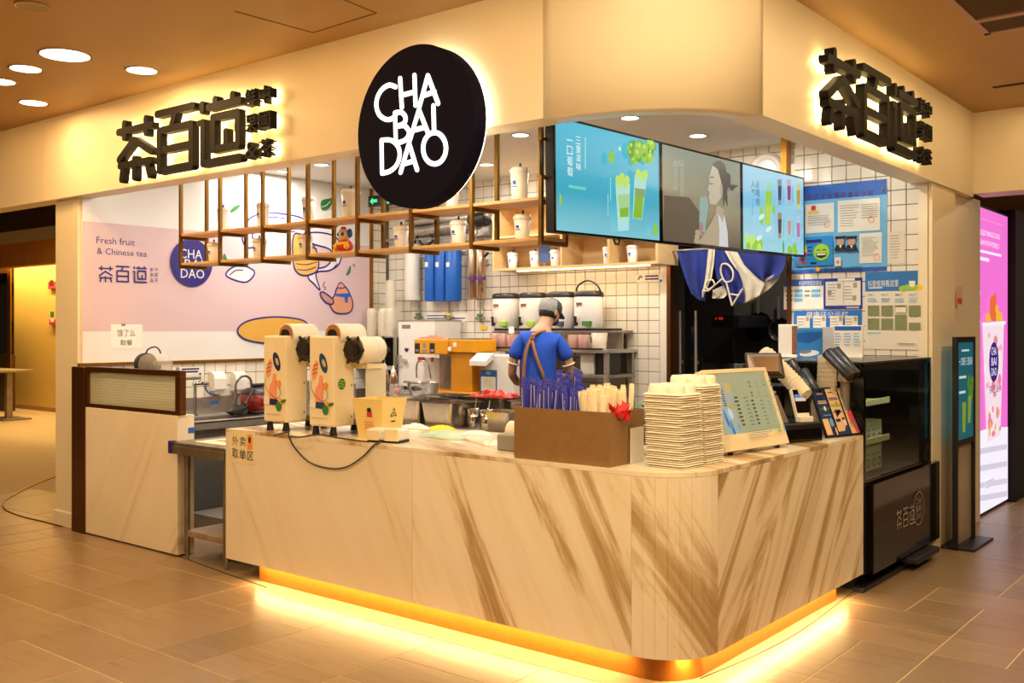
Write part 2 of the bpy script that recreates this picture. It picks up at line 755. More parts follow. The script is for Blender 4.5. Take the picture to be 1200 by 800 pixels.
def seen_floor(x, y):
    p = Vector((x, y, 0))
    if (p - EYE).dot(FWD) < 2.2:
        return False
    a, b, f = pix(p)
    inside = (-7.6 < x < -2.2 and y > 4.2) or (-7.7 < x < -6.2 and y > 4.1)
    return -60 < a < 1290 and b < 850 and f < 9.5 and not inside and x > -9.8


kinds = [(2, 1), (2, 2), (2, 1), (3, 1), (1, 1), (2, 2), (3, 2), (1, 2)]
rnd = random.Random(3)
shared = {}
ntile = 0
rest = MB()
for (i, j) in cells:
    if (i, j) in occ:
        continue
    x, y = gx0 + i * MOD, gy0 + j * MOD
    for w, h in rnd.sample(kinds, len(kinds)) + [(1, 1)]:
        if all((i + a, j + b) not in occ for a in range(w) for b in range(h)):
            break
    for a in range(w):
        for b in range(h):
            occ[(i + a, j + b)] = 1
    corners = [(x, y), (x + w * MOD, y), (x, y + h * MOD), (x + w * MOD, y + h * MOD)]
    if not any(seen_floor(*c) for c in corners):
        continue
    k = (w, h, rnd.randrange(3))
    g = .0032
    if ntile < 300:
        if k not in shared:
            W, H = w * MOD, h * MOD
            t = MB()
            t.add([(g, g, -.004), (W - g, g, -.004), (W - g, H - g, -.004), (g, H - g, -.004),
                   (g * 1.3, g * 1.3, 0), (W - g * 1.3, g * 1.3, 0), (W - g * 1.3, H - g * 1.3, 0), (g * 1.3, H - g * 1.3, 0)],
                  [(4, 5, 6, 7), (0, 1, 5, 4), (1, 2, 6, 5), (2, 3, 7, 6), (3, 0, 4, 7)], FT[k[2]])
            o = t.build('floor_tile', floor)
            shared[k] = o
        else:
            o = part('floor_tile', shared[k], floor)
        o.location = (x, y, 0)
        ntile += 1

# ------------------------------------------------------------------ ceiling of the mall
ceil = MB().box((-40, -12, CZ), (20, 40, CZ + .1), M_CEIL).build('ceiling')
ceil['kind'] = 'structure'
ceil['label'] = 'flat mall ceiling glowing amber above the kiosk'
# access panel: thin joint lines
for a, b in (((275, 13), (367, 38)), ((367, 38), (441, 15)), ((375, -12), (441, 15))):
    p, q = on_z(*a, CZ), on_z(*b, CZ)
    d = (q - p).normalized()
    n = Vector((-d.y, d.x, 0)) * .004
    MB().add([p + n, p - n, q - n, q + n] + [v + Vector((0, 0, -.003)) for v in (p + n, p - n, q - n, q + n)],
             [(0, 1, 2, 3), (4, 5, 6, 7), (0, 1, 5, 4), (1, 2, 6, 5), (2, 3, 7, 6), (3, 0, 4, 7)],
             mat('panel_joint', '#6b5435', .8)).build('panel_joint', ceil, world=True)

# ------------------------------------------------------------------ fascia above the kiosk
fas = struct('wall_front', 'cream lacquered fascia band wrapping the rounded corner above the kiosk')
TH = .17


def fascia_piece(outer, inner, name='fascia_panel', lip=.0):
    mb = MB()
    n = len(outer)
    vs = [(x, y, FB) for x, y in outer] + [(x, y, CZ) for x, y in outer] + [(x, y, FB) for x, y in inner] + [(x, y, CZ) for x, y in inner]
    fs = []
    for i in range(n - 1):
        fs += [(i, i + 1, n + i + 1, n + i), (2 * n + i, 3 * n + i, 3 * n + i + 1, 2 * n + i + 1), (i, 2 * n + i, 2 * n + i + 1, i + 1)]
    fs += [(0, n, 3 * n, 2 * n), (n - 1, 3 * n - 1, 4 * n - 1, 2 * n - 1)]
    mb.add(vs, fs, M_FASCIA, n > 2)
    return mb.build(name, fas)


J = .0015
fascia_piece([(-12.5, FY), (-8.09 - J, FY)], [(-12.5, FY + TH), (-8.09 - J, FY + TH)])
fascia_piece([(-8.09 + J, FY), (-2.98 - J, FY)], [(-8.09 + J, FY + TH), (-2.98 - J, FY + TH)])
co, ci = [], []
for i in range(25):
    t = math.pi / 2 * i / 24
    # a soft quarter ellipse from the left face to the right face
    e = 1.0
    s, c = math.sin(t) ** e, math.cos(t) ** e
    co.append((-2.98 + .88 * s, FY + .62 * (1 - c)))
    ci.append((-2.98 + (.88 - TH) * s, FY + TH + (.62 - TH) * (1 - c)))
fo = fascia_piece(co, ci)
fascia_piece([(FX, 4.57 + J), (FX, 6.33 - J)], [(FX - TH, 4.57 + J), (FX - TH, 6.33 - J)])
fascia_piece([(FX, 6.33 + J), (FX, 8.45)], [(FX - TH, 6.33 + J), (FX - TH, 8.45)])

# ------------------------------------------------------------------ kiosk shell
kc = MB().prism([(XL - .1, FY + TH)] + ci + [(FX - TH, YB + .08), (XL - .1, YB + .08)], .05, M_WHITE, Matrix.Translation((0, 0, KZ))).build('ceiling_kiosk')
kc['kind'] = 'structure'
kc['label'] = 'lower white ceiling inside the tea kiosk'
kf = MB().box((XL, 4.62, 0), (-2.3, YB, PF), mat('kiosk_floor_tile', '#6b665f', .6)).build('floor_kiosk')
kf['kind'] = 'structure'
kf['label'] = 'raised grey floor behind the counter'


TS = .11


def tile_field(parent, O, u, n, cols, rows, skip=None, first=None, limit=300):
    """glazed square tiles, proud of the wall, each an object; beyond the limit joined into one"""
    O, u, n = Vector(O), Vector(u), Vector(n)
    v = Vector((0, 0, 1))
    g = .0022
    M = Matrix((u, v, n)).transposed().to_4x4()
    todo = []
    for j in range(rows):
        for i in range(cols):
            c = O + u * ((i + .5) * TS) + v * ((j + .5) * TS)
            if skip and skip(c):
                continue
            todo.append((0 if first is None or first(c) else 1, i, j))
    todo.sort(key=lambda t: t[0])
    master = None
    lump = MB()
    vs = [(g, g, 0), (TS - g, g, 0), (TS - g, TS - g, 0), (g, TS - g, 0),
          (g * 2, g * 2, .005), (TS - g * 2, g * 2, .005), (TS - g * 2, TS - g * 2, .005), (g * 2, TS - g * 2, .005)]
    fs = [(4, 5, 6, 7), (0, 1, 5, 4), (1, 2, 6, 5), (2, 3, 7, 6), (3, 0, 4, 7)]
    for k, (_, i, j) in enumerate(todo):
        T = M.copy()
        T.translation = O + u * (i * TS) + v * (j * TS)
        if k < limit:
            if master is None:
                master = o = MB().add(vs, fs, M_TILE, False, M).build('wall_tile', parent)
            else:
                o = part('wall_tile', master, parent)
            o.location = T.translation
        else:
            lump.add(vs, fs, M_TILE, False, T)
    if lump.v:
        lump.build('wall_tiles', parent, kind='stuff')


def in_px(c, boxes):
    a, b, f = pix(c)
    return any(x0 < a < x1 and y0 < b < y1 for x0, y0, x1, y1 in boxes)


DX0, DX1 = -4.235, -3.20    # doorway in the back wall
wb = MB().box((XL - .1, YB, 0), (DX0 - .04, YB + .08, KZ), M_GROUT).box((DX0 - .04, YB, 2.75), (DX1 + .02, YB + .08, KZ), M_GROUT).build('wall_back')
wb['kind'] = 'structure'
wb['label'] = 'back wall of square white tiles with dark joints behind the tea urns'
tile_field(wb, (XL, YB, .9), (1, 0, 0), (0, -1, 0), 41, 20,
           skip=lambda c: (c.x > DX0 - .07 and c.z < 2.78),
           first=lambda c: in_px(c, [(436, 286, 785, 392), (690, 286, 790, 465), (440, 250, 520, 286), (558, 176, 640, 232), (820, 160, 930, 210)]))
wr = MB().box((DX1 + .02, YB, 0), (-2.15, YB + .08, KZ), M_GROUT).build('wall_back_right')
wr['kind'] = 'structure'
wr['label'] = 'back wall of square white tiles carrying the blue notice boards'
tile_field(wr, (DX1 + .02, YB, 1.29), (1, 0, 0), (0, -1, 0), 10, 16, skip=lambda c: c.x > -2.21)
wl = MB().box((XL - .1, 4.101, 0), (XL, YB + .08, KZ), M_GROUT).build('wall_left')
wl['kind'] = 'structure'
wl['label'] = 'left side wall, tiled below and beside the pink mural'
tile_field(wl, (XL, 4.06, .98), (0, 1, 0), (1, 0, 0), 31, 3)
tile_field(wl, (XL, 7.155, 1.31), (0, 1, 0), (1, 0, 0), 2, 16)
n_col = int((DX0 - .07 - XL) / TS + .5)
MB().box((XL + n_col * TS + .002, YB - .004, .9), (DX0 - .042, YB, 2.77), M_TILE).build('edge_tile', wb)
# brown door frame
for x0, x1 in ((DX0 - .04, DX0), (DX1 - .005, DX1 + .03)):
    o = MB().box((x0, YB - .02, PF), (x1, YB + .1, 2.75), M_BRONZE, .004).build('trim_1')
    o['kind'] = 'structure'
    o['label'] = 'slim bronze jamb of the dark doorway'
# dark back room seen through the doorway
br = MB()
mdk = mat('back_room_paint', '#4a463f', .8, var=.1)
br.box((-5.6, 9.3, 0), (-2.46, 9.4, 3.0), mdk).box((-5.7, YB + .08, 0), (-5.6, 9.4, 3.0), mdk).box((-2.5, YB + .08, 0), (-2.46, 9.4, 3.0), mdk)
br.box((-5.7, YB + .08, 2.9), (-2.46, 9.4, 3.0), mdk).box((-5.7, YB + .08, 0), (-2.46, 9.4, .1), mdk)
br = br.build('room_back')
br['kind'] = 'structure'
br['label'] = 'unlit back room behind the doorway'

# right-hand outer wall beyond the kiosk
wo = MB().box((-2.15, YB + .001, 0), (-2.12, 8.0, FB + .02), M_FASCIA, .004).box((-2.19, 7.99, 0), (-2.16, 8.9, FB + .02), M_FASCIA, .004).box((-2.215, YB - .012, 0), (-2.15, YB - .0005, KZ), M_FASCIA).build('wall_right')
wo['kind'] = 'structure'
wo['label'] = 'plain beige wall panels between the kiosk and the pink light box'
bk = MB().box((FX, 8.45, 2.67), (3.0, 8.75, CZ), M_FASCIA).build('beam_right')
bk['kind'] = 'structure'
bk['label'] = 'boxed beam crossing the corridor on the right'
# slightly raised seam strips on the beam
for x in (-1.72, -1.1):
    MB().box((x, 8.444, 2.67), (x + .012, 8.452, CZ), mat('seam_strip', '#8d7a55', .5)).build('seam', bk, world=True)
# left pillar carrying the fascia
pl = MB().box((-8.03, 4.01, 0), (XL - .1, 4.4, FB), M_FASCIA, .006).box((XL - .1, 4.001, 0), (XL, 4.1, FB), M_FASCIA).build('pillar_left')
pl['kind'] = 'structure'
pl['label'] = 'beige pillar at the left end of the kiosk'
MB().box((-8.045, 3.995, 0), (-7.76, 4.02, .12), M_FASCIA, .004).build('baseboard', pl, world=True)

# ------------------------------------------------------------------ corridor at the far left
yw = 9.4
M_YEL = mat('yellow_wall_paint', '#e2c06a', .6, var=.02, scale=2)
o = MB().box((-30, yw, 0), (-8.6, yw + .1, 3.3), M_YEL).build('wall_corridor')
o['kind'] = 'structure'
o['label'] = 'yellow end wall of the corridor on the left'
MB().box((-30, yw - .02, 0), (-8.6, yw, .08), mat('skirting_tan', '#a98550', .5)).build('baseboard', o, world=True)
o = MB().box((-8.12, 4.4, 0), (XL - .1, 9.4, 3.3), M_FASCIA).build('wall_corridor_side')
o['kind'] = 'structure'
o['label'] = 'outer side of the kiosk wall along the left corridor'
# dark bulkhead and wood valance
o = MB().box((-26, 5.6, 2.78), (-8.12, 6.4, CZ), mat('bulkhead_brown', '#2e1f14', .7)).build('beam_left')
o['kind'] = 'structure'
o['label'] = 'dark brown bulkhead over the left corridor'
va = MB().box((-30, 8.4, 2.72), (-8.13, 8.6, 3.305), streak_mat('valance_wood', ['#a06a2c', '#b27c38', '#8d5a22'], (1, 0, 0), (0, 0, 1), 30, 1.5, .5, (.3, .5, .7), .4)).build('trim_2')
va['kind'] = 'structure'
va['label'] = 'wood clad valance across the left corridor'
# ================================================================== marble counter
MB0, MB1, MB2 = '#d8c49c', '#e6d6b4', '#b08a58'


def marble(name, sdir, tdir, heavy, seed):
    pos = (.33, .43, .49, .60) if heavy else (.27, .36, .42, .68)
    return streak_mat(name, ['#9c8058' if heavy else '#b49a6c', '#c2a980' if heavy else '#dccdb0', '#e8dcc2', '#efe6d2'], sdir, tdir, 3.4 if heavy else 3.0, .36, .22, pos, .9, seed)


MAR_L1 = marble('marble_left_light', (.87, 0, .5), (-.5, 0, .87), False, 4.2)
MAR_L2 = marble('marble_left_veined', (.90, 0, .44), (-.44, 0, .90), True, 1.7)
MAR_C = marble('marble_corner', (.62, .62, .5), (-.35, -.35, .87), True, 8.3)
MAR_R = marble('marble_right_veined', (0, .80, -.6), (0, .6, .80), True, 6.1)
MAR_T = marble('marble_top', (.4, 1, 0), (1, -.4, 0), True, 2.5)
MAR_W = marble('marble_half_wall', (.87, 0, -.5), (.5, 0, .87), False, 9.4)

XCL = -5.47
ctr = thing('serving_counter', 'L-shaped marble serving counter with glowing brass plinth and rounded corner', 'counter', (0, 0, 0))
SB = .12
G = .0012
CX, CY, CR = -2.405, 4.135, .285
MB().box((XCL, YF, SB), (-3.79 - G, YF + .03, HC - .022), MAR_L1).build('marble_panel', ctr)
MB().box((-3.79 + G, YF, SB), (CX - G, YF + .03, HC - .022), MAR_L2).build('marble_panel', ctr)
NS = 8
for i in range(NS):
    a0 = math.pi / 2 * i / NS + .0016
    a1 = math.pi / 2 * (i + 1) / NS - .0016
    pts = [(CX + math.sin(a) * CR, CY - math.cos(a) * CR) for a in (a0, a1)] + [(CX + math.sin(a) * (CR - .03), CY - math.cos(a) * (CR - .03)) for a in (a1, a0)]
    MB().prism(pts, HC - .022 - SB, MAR_C, Matrix.Translation((0, 0, SB))).build('corner_strip', ctr)
MB().box((XR - .03, CY + G, SB), (XR, 6.02, HC - .022), MAR_R).build('marble_panel', ctr)
MB().box((XCL, YF + .03, SB), (XCL + .03, 4.72, HC - .022), MAR_L1).build('end_panel', ctr)


def arc_path(r, n=14):
    return [(CX + math.sin(math.pi / 2 * i / n) * r, CY - math.cos(math.pi / 2 * i / n) * r) for i in range(n + 1)]


top = [(XCL, YF)] + arc_path(CR) + [(XR, 6.02), (XR - .62, 6.02), (XR - .62, 4.75), (XCL, 4.75)]
MB().prism(top, .021, MAR_T, Matrix.Translation((0, 0, HC - .021))).build('worktop', ctr)
IN = .075
pl_ = [(XCL + .25, YF + IN)] + arc_path(CR - IN) + [(XR - IN, 5.78), (XR - IN - .03, 5.78)] + arc_path(CR - IN - .03)[::-1] + [(XCL + .25, YF + IN + .03)]
MB().prism(pl_, SB, mat('plinth_brass', '#a8681e', .5, .5, var=.08, scale=30)).build('plinth', ctr)
MB().box((XCL + .02, YF + .16, SB), (XR - .2, 4.6, SB + .03), M_DARK).box((XR - .5, 4.3, SB), (XR - .16, 6.0, SB + .03), M_DARK).build('carcass_base', ctr)
MB().box((XCL + .1, YF + .25, 0), (XCL + .16, 4.6, SB), M_DARK).build('carcass_foot', ctr)
# steel preparation bench behind the marble
bench = thing('prep_bench', 'stainless steel preparation bench behind the marble counter', 'workbench', (-4.2, 5.1, PF))
MB().box((-5.4, 4.76, .93), (-2.76, 5.55, .945), M_STEELD, .004).build('bench_top', bench, world=True)
for x in (-5.35, -2.85):
    for y in (4.8, 5.5):
        MB().cyl((x, y, PF), (x, y, .93), .02, M_STEEL, 10).build('leg', bench, world=True)
MB().box((-5.36, 4.79, .35), (-2.8, 5.5, .37), M_STEELD).build('undershelf', bench, world=True)

# thin dark expansion joint in the floor
jp = [on_z(210, 652, 0), on_z(262, 671, 0), on_z(312, 688, 0)]
o = MB().tube([(p.x, p.y, .0005) for p in jp], .004, M_DARK, 5).build('trim_3')
o['kind'] = 'structure'
o['label'] = 'thin dark floor joint at the left end of the counter'
jp = [on_z(820, 795, 0), on_z(880, 770, 0), on_z(940, 738, 0), on_z(1000, 693, 0)]
o = MB().tube([(p[0], p[1], .0008) for p in curve2([tuple(q) for q in jp])], .0022, M_DARK, 5).build('trim_4')
o['kind'] = 'structure'
o['label'] = 'thin dark floor joint curving along the right face of the counter'

# ------------------------------------------------------------------ half wall with the ribbed glass screen
hw = thing('half_wall', 'marble half wall with brown framed ribbed glass at the left end of the kiosk', 'partition', (-6.85, 4.0, 0))
MB().box((-7.46, 3.965, .012), (-6.2, 4.10, .99), MAR_W, .003).build('marble_slab', hw, world=True)
MB().box((-7.66, 3.955, 0), (-7.462, 4.1, 1.30), M_BRONZE, .003).build('end_post', hw, world=True)
fr = MB()
y0, y1 = 3.965, 4.015
fr.box((-7.46, y0, 1.265), (-6.17, y1, 1.305), M_BRONZE, .002).box((-7.46, y0, .992), (-6.17, y1, 1.02), M_BRONZE, .002)
fr.box((-7.46, y0, 1.02), (-7.43, y1, 1.265), M_BRONZE, .002).box((-6.23, y0, 1.02), (-6.17, y1, 1.265), M_BRONZE, .002)
fr.build('glass_frame', hw, world=True)
rib = MB()
M_RIB = milk_mat('ribbed_glass', '#c4c6ac', .30, .25)
z = 1.02
k = 0
n = 24
vs = []
for i in range(n + 1):
    zz = 1.02 + .245 * i / n
    vs += [(-7.43, 3.985 + (.0008 if i % 2 else 0), zz), (-6.23, 3.985 + (.0008 if i % 2 else 0), zz)]
rib.add(vs, [(2 * i, 2 * i + 1, 2 * i + 3, 2 * i + 2) for i in range(n)], M_RIB)
rib.add([(-7.43, 3.996, 1.02), (-6.23, 3.996, 1.02), (-6.23, 3.996, 1.265), (-7.43, 3.996, 1.265)], [(0, 1, 2, 3)], M_RIB)
rib.build('ribbed_pane', hw, world=True)

# ------------------------------------------------------------------ pick-up table between half wall and counter
tb = thing('pickup_table', 'narrow stainless steel pickup table wedged between half wall and counter', 'table', (-5.8, 4.2, 0))
M_WORN = mat('worn_table_steel', '#8d8478', .34, .85, var=.22, scale=9)
MB().box((-6.195, 3.90, .775), (-5.50, 4.75, .815), M_WORN, .006).build('table_top', tb, world=True)
MB().box((-6.19, 3.893, .735), (-5.56, 3.92, .79), M_WORN, .004).build('front_rail', tb, world=True)
for x in (-6.08, -5.63):
    for y in (3.965, 4.68):
        lg = MB().cyl((x, y, .05), (x, y, .775), .021, M_WORN, 14).build('leg', tb, world=True)
        MB().cyl((x, y, 0), (x, y, .06), .011, M_STEELD, 10, .019).build('foot', lg, world=True)
MB().box((-6.10, 3.955, .165), (-5.6, 4.69, .205), mat('scuffed_shelf', '#a3937e', .5, .5, var=.25, scale=8), .004).build('undershelf', tb, world=True)
MB().box((-6.06, 4.62, .23), (-5.65, 4.63, .77), mat('dark_sheet', '#2b2623', .25)).build('back_sheet', tb, world=True)
MB().tube([(-5.74, 3.94, .80), (-5.70, 3.94, .806), (-5.64, 3.94, .80)], .012, M_BLACK, 8).build('cable_clip', tb, world=True)
MB().box((-6.197, 3.888, .735), (-6.15, 3.93, .822), M_NAVY, .004).build('blue_tape', tb, world=True)
sh = Sheet((-6.1, 3.95, .818), (1, 0, 0), (0, 1, 0))
pb = MB().box((-6.02, 3.98, .8155), (-5.56, 4.25, .822), mat('manila_paper', '#e6d5b0', .7))
pb = solo(pb, 'paper_sign', 'cream paper sheet lying flat on the steel pickup table', 'paper')
sh = Sheet((-5.8, 4.1, .822), (1, 0, 0), (0, 1, 0))
sh.dashes((-.15, -.02), (.15, .09), 3, M_INK, .5, .3)
sh.build('print', pb)
tp = MB().box((-6.2425, 4.0, 0), (-6.199, 4.1005, .002), M_NAVY)
bt = MB().box((-6.1985, 4.05, .86), (-6.196, 4.1, .90), M_BLUE, .0005)
tag(bt.build('tape_patch'), 'small blue tape patch stuck on the end of the half wall', 'tape')

# ------------------------------------------------------------------ left-corner sign on the counter
nt_ = thing('pickup_notice', 'cream paper notice with black characters stuck on the counter corner', 'notice', (-5.4, YF - .0005, .9))
s = Sheet((-5.4, YF - .0008, .8), (1, 0, 0), (0, 0, 1))
a, b = s.at(271.5, 541), s.at(299, 502)
MB().box((a[0] - 5.4, YF - .001, a[1] + .8), (b[0] - 5.4, YF - .0002, .952), mat('cream_paper', '#ead9b2', .7)).build('sheet', nt_, world=True)
s.ptext('外', (272.3, 510.5), (279.3, 522), M_INK)
s.ptext('卖', (281, 511), (288.3, 523), M_INK)
s.prect((290, 509), (295.5, 527), M_ORANGE)
s.poval((292.7, 515.5), .012, .02, M_INK)
s.ptext('取', (272.3, 525), (279.3, 537), M_INK)
s.ptext('单', (280.8, 526), (288.3, 539), M_INK)
s.ptext('区', (290, 528.5), (297.3, 539.5), M_INK)
s.build('print', nt_)

# ================================================================== signs on the fascia
M_LETTER = mat('sign_letter_brown', '#0e090b', .6, .0, var=.05, spec=.15)
M_LEDH = mat('sign_back_led', '#ffd98a', emit=16)
M_DISK = mat('sign_disk_navy', '#0d0b22', .7, var=.03, spec=.08)
M_WHITEL = mat('sign_white_led', '#fff6ec', emit=2.6)


def glyph_cha():
    w = .112
    return [[(.06, .80), (.94, .80), w], [(.22, .70), (.22, .92), w], [(.80, .70), (.80, .92), w],
            [(.07, .36), (.47, .63), w], [(.47, .63), (.93, .40), w], [(.09, .26), (.91, .26), w],
            [(.48, .33), (.48, .04), w], [(.18, .26), (.13, .04), w], [(.80, .26), (.88, .04), w]]


def glyph_bai():
    w = .112
    return [[(.06, .94), (.94, .94), w], [(.50, .90), (.42, .72), w], [(.11, .07), (.11, .68), w], [(.89, .07), (.89, .68), w],
            [(.11, .68), (.89, .68), w], [(.11, .07), (.89, .07), w], [(.11, .38), (.89, .38), w]]


def glyph_dao():
    w = .112
    return [[(.12, .84), (.12, .92), w], [(.27, .86), (.95, .86), w], [(.42, .86), (.42, .95), w], [(.80, .86), (.80, .96), w],
            [(.04, .66), (.14, .66), .09], [(.13, .66), (.13, .06), w], [(.13, .06), (.95, .06), w],
            [(.36, .24), (.36, .70), w], [(.90, .24), (.90, .70), w], [(.36, .70), (.90, .70), w], [(.36, .24), (.90, .24), w],
            [(.64, .26), (.64, .46), .11]]


def sign(name, label, O, u, width, h):
    """O: lower left corner on the wall; u: reading direction; letters stand off the wall with LEDs behind"""
    u = Vector(u)
    v = Vector((0, 0, 1))
    n = u.cross(v)
    root = thing(name, label, 'sign', O)
    gap, dep = .035, .055
    bw = width * .265

    def letter(strokes, x0, w, hh, y0, nm='letter'):
        mb, lb = MB(), MB()
        for si, (a, b, t) in enumerate(strokes):
            p = (x0 + a[0] * w, y0 + a[1] * hh)
            q = (x0 + b[0] * w, y0 + b[1] * hh)
            M = Matrix((u, v, n)).transposed().to_4x4()
            Mf = Matrix.Translation(Vector(O) + n * gap) @ M
            mb.prism(capsule(p, q, t * hh, 8), dep - .0005 * si, M_LETTER, Mf)
            Mb = Matrix.Translation(Vector(O) + n * (gap - .016)) @ M
            lb.prism(capsule(p, q, t * hh * .55), .012 - .0004 * si, M_LEDH, Mb)
        o = mb.build(nm, root, world=True)
        lb.build('led', o, world=True)
    for k, gl in enumerate((glyph_cha, glyph_bai, glyph_dao)):
        letter(gl(), k * bw * 1.03, bw, h, 0)
    # six small characters in two columns
    cw = width * .062
    x1 = 3 * bw * 1.03 + width * .012
    for c, txt in enumerate(('鲜果&', '中國茶')):
        for r, ch in enumerate(txt):
            vs, fs, tx0, ty0, tw, th = text_mesh(ch, .25)
            gx = x1 + c * cw * 1.22
            gy = h * (.74 - r * .355) - (.0 if r < 2 else .01)
            hh = h * .24
            M = Matrix.Translation(Vector(O) + n * (gap + dep * .5)) @ Matrix((u, v, n)).transposed().to_4x4()
            mb = MB()
            mb.add([(gx + (p.x - tx0) / tw * cw, gy + (p.y - ty0) / th * hh, p.z / .25 * dep * .5) for p in vs], fs, M_LETTER, False, M)
            o = mb.build('small_letter', root, world=True)
            Mb = Matrix.Translation(Vector(O) + n * (gap - .016)) @ Matrix((u, v, n)).transposed().to_4x4()
            MB().prism([(gx + cw * .15, gy + hh * .15), (gx + cw * .85, gy + hh * .15), (gx + cw * .85, gy + hh * .85), (gx + cw * .15, gy + hh * .85)],
                       .01, M_LEDH, Mb).build('led', o, world=True)
    return root


sign('shop_sign', 'long sign of dark backlit Chinese characters left of the round navy sign', Vector((-6.83, FY, 2.668)), (1, 0, 0), 1.86, .455)
sign('shop_sign', 'dark backlit Chinese characters on the fascia face right of the rounded corner', Vector((FX, 5.17, 2.70)), (0, 1, 0), 1.93, .43)

# round sign
DC = Vector((-3.735, FY, 2.677))
RD = .432
dk = thing('round_sign', 'round navy disc sign with white lit letters hung on the fascia', 'sign', DC)
Ry = Matrix.Rotation(math.pi / 2, 4, 'X')
MB().lathe([(RD, .055), (RD, .148), (RD - .004, .15)], M_DISK, 72, M=Matrix.Translation(DC) @ Ry).build('disc', dk, world=True)
MB().lathe([(RD - .012, .035), (RD - .012, .0545)], mat('sign_back_plate', '#fff0d0', emit=5), 72, M=Matrix.Translation(DC) @ Ry).build('halo_ring', dk, world=True)
for a in (.55, 1.75, 2.9, 4.2, 5.6):
    p = DC + Vector((math.cos(a) * RD, -.09, math.sin(a) * RD))
    MB().cyl(p, p + Vector((math.cos(a), 0, math.sin(a))) * .014, .005, M_BLACK, 8).build('fixing_screw', dk, world=True)
MB().box(DC + Vector((-.1, -.06, -.1)), DC + Vector((.1, 0, .1)), M_DARK).build('bracket', dk, world=True)
fs_ = Sheet(DC + Vector((0, -.1505, 0)), (1, 0, 0), (0, 0, 1))
zz = lambda x, y: fs_.at(410 + x / 3.8125, 40 + y / 3.8125)
strokes = [
    [(206, 236), (178, 228), (148, 245), (126, 280), (120, 320), (132, 358), (160, 380), (190, 378), (212, 352)],
    [(226, 198), (234, 328)], [(290, 184), (295, 318)], [(230, 274), (292, 258)],
    [(312, 326), (350, 186)], [(350, 186), (396, 310)], [(327, 276), (380, 258)],
    [(203, 352), (207, 486)], [(203, 352), (232, 350), (250, 372), (244, 398), (212, 412)], [(212, 412), (246, 410), (266, 440), (250, 472), (210, 488)],
    [(268, 478), (310, 338)], [(310, 338), (350, 440)], [(284, 430), (338, 416)],
    [(375, 320), (378, 440)],
    [(143, 474), (145, 620)], [(143, 474), (185, 474), (215, 500), (224, 540), (210, 585), (180, 612), (145, 622)],
    [(228, 618), (266, 488)], [(266, 488), (302, 606)], [(242, 580), (290, 566)]]
lm = MB()
Mf = Matrix((fs_.u, fs_.v, fs_.n)).transposed().to_4x4()
Mf.translation = fs_.O
names = 'CHABAIDAO'
groups = [[0], [1, 2, 3], [4, 5, 6], [7, 8, 9], [10, 11, 12], [13], [14, 15], [16, 17, 18]]
W = .0255
for g in groups:
    lm = MB()
    for i in g:
        q = [zz(*p) for p in strokes[i]]
        if len(q) > 2:
            q = curve2(q)
        for k, (a, b) in enumerate(zip(q[:-1], q[1:])):
            lm.prism(capsule(a[:2], b[:2], W, 4), .006 - .0002 * (k % 2) - .0004 * (i % 4), M_WHITEL, Mf)
    lm.build('letter', dk, world=True)
lm = MB()
ring = curve2([zz(380 + 51 * math.cos(t), 510 + 70 * math.sin(t)) for t in [i * math.pi / 6 for i in range(12)]], True)
for k, (a, b) in enumerate(zip(ring, ring[1:] + ring[:1])):
    lm.prism(capsule(a[:2], b[:2], W, 4), .006 - .0002 * (k % 3), M_WHITEL, Mf)
lm.build('letter', dk, world=True)

# ------------------------------------------------------------------ mall ceiling lamps, speaker, grille
LBL = ['large round glowing downlight at upper left of the ceiling', 'downlight left of the largest one near the frame edge', 'downlight half cut by the left frame edge',
       'downlight between the largest one and the fascia', 'far downlight low at the left just above the fascia']
for (x, y, d), lb in zip(MALL_LAMPS, LBL):
    t = thing('ceiling_downlight', lb, 'lamp', (x, y, CZ), group='mall ceiling downlights')
    MB().lathe([(d / 2 + .012, -.006), (d / 2 + .012, 0), (d / 2, 0), (d / 2, -.006)], M_WHITE, 40, caps=False).build('trim_ring', t)
    MB().disc((0, 0, -.004), d / 2, M_LAMPW, 40).build('diffuser', t)
for x, y, d in MALL_LAMPS_UNSEEN:
    pass
t = thing('ceiling_speaker', 'round flush ceiling speaker at top left edge of the photo', 'speaker', (-5.28, 2.51, CZ))
MB().lathe([(.085, -.012), (.085, 0), (.076, 0), (.076, -.012), (.085, -.012)], mat('speaker_beige', '#c4b08a', .5), 36, caps=False).build('rim', t)
MB().disc((0, 0, -.009), .076, mat('speaker_mesh', '#a8926a', .8), 36).build('grille', t)
vg = thing('air_grille', 'brown slatted air return grille in the ceiling at top right', 'vent', (-1.3, 5.9, CZ))
MV = mat('grille_brown', '#5c4434', .6)
GF = mat('grille_frame', '#b08a72', .5)
gx0_, gx1_, gy0_, gy1_ = -1.478, -.6, 4.6, 6.19
MB().box((gx0_ + .02, gy0_, CZ - .004), (gx1_, gy1_ - .02, CZ - .001), M_DARK).build('backing', vg, world=True)
f = MB()
f.box((gx0_, gy0_, CZ - .018), (gx0_ + .035, gy1_, CZ - .002), GF).box((gx0_, gy1_ - .035, CZ - .018), (gx1_, gy1_, CZ - .002), GF)
f.box((gx0_ + .035, 5.86, CZ - .018), (gx1_, 5.92, CZ - .002), GF)
f.build('frame', vg, world=True)
y = 4.62
ms = None
while y < gy1_ - .05:
    if not 5.83 < y < 5.93:
        if ms is None:
            ms = MB().box((gx0_ + .035, 0, -.008), (gx1_, .011, .008), MV, 0, Matrix.Translation((1.3, 0, 0))).build('slat', vg)
            o = ms
        else:
            o = part('slat', ms, vg)
        o.location = (0, y - 5.9, -.012)
        o.rotation_euler = (.5, 0, 0)
    y += .028
sl = MB().box((-1.77, 7.61, CZ - .004), (-.8, 7.66, CZ - .001), M_DARK, .0)
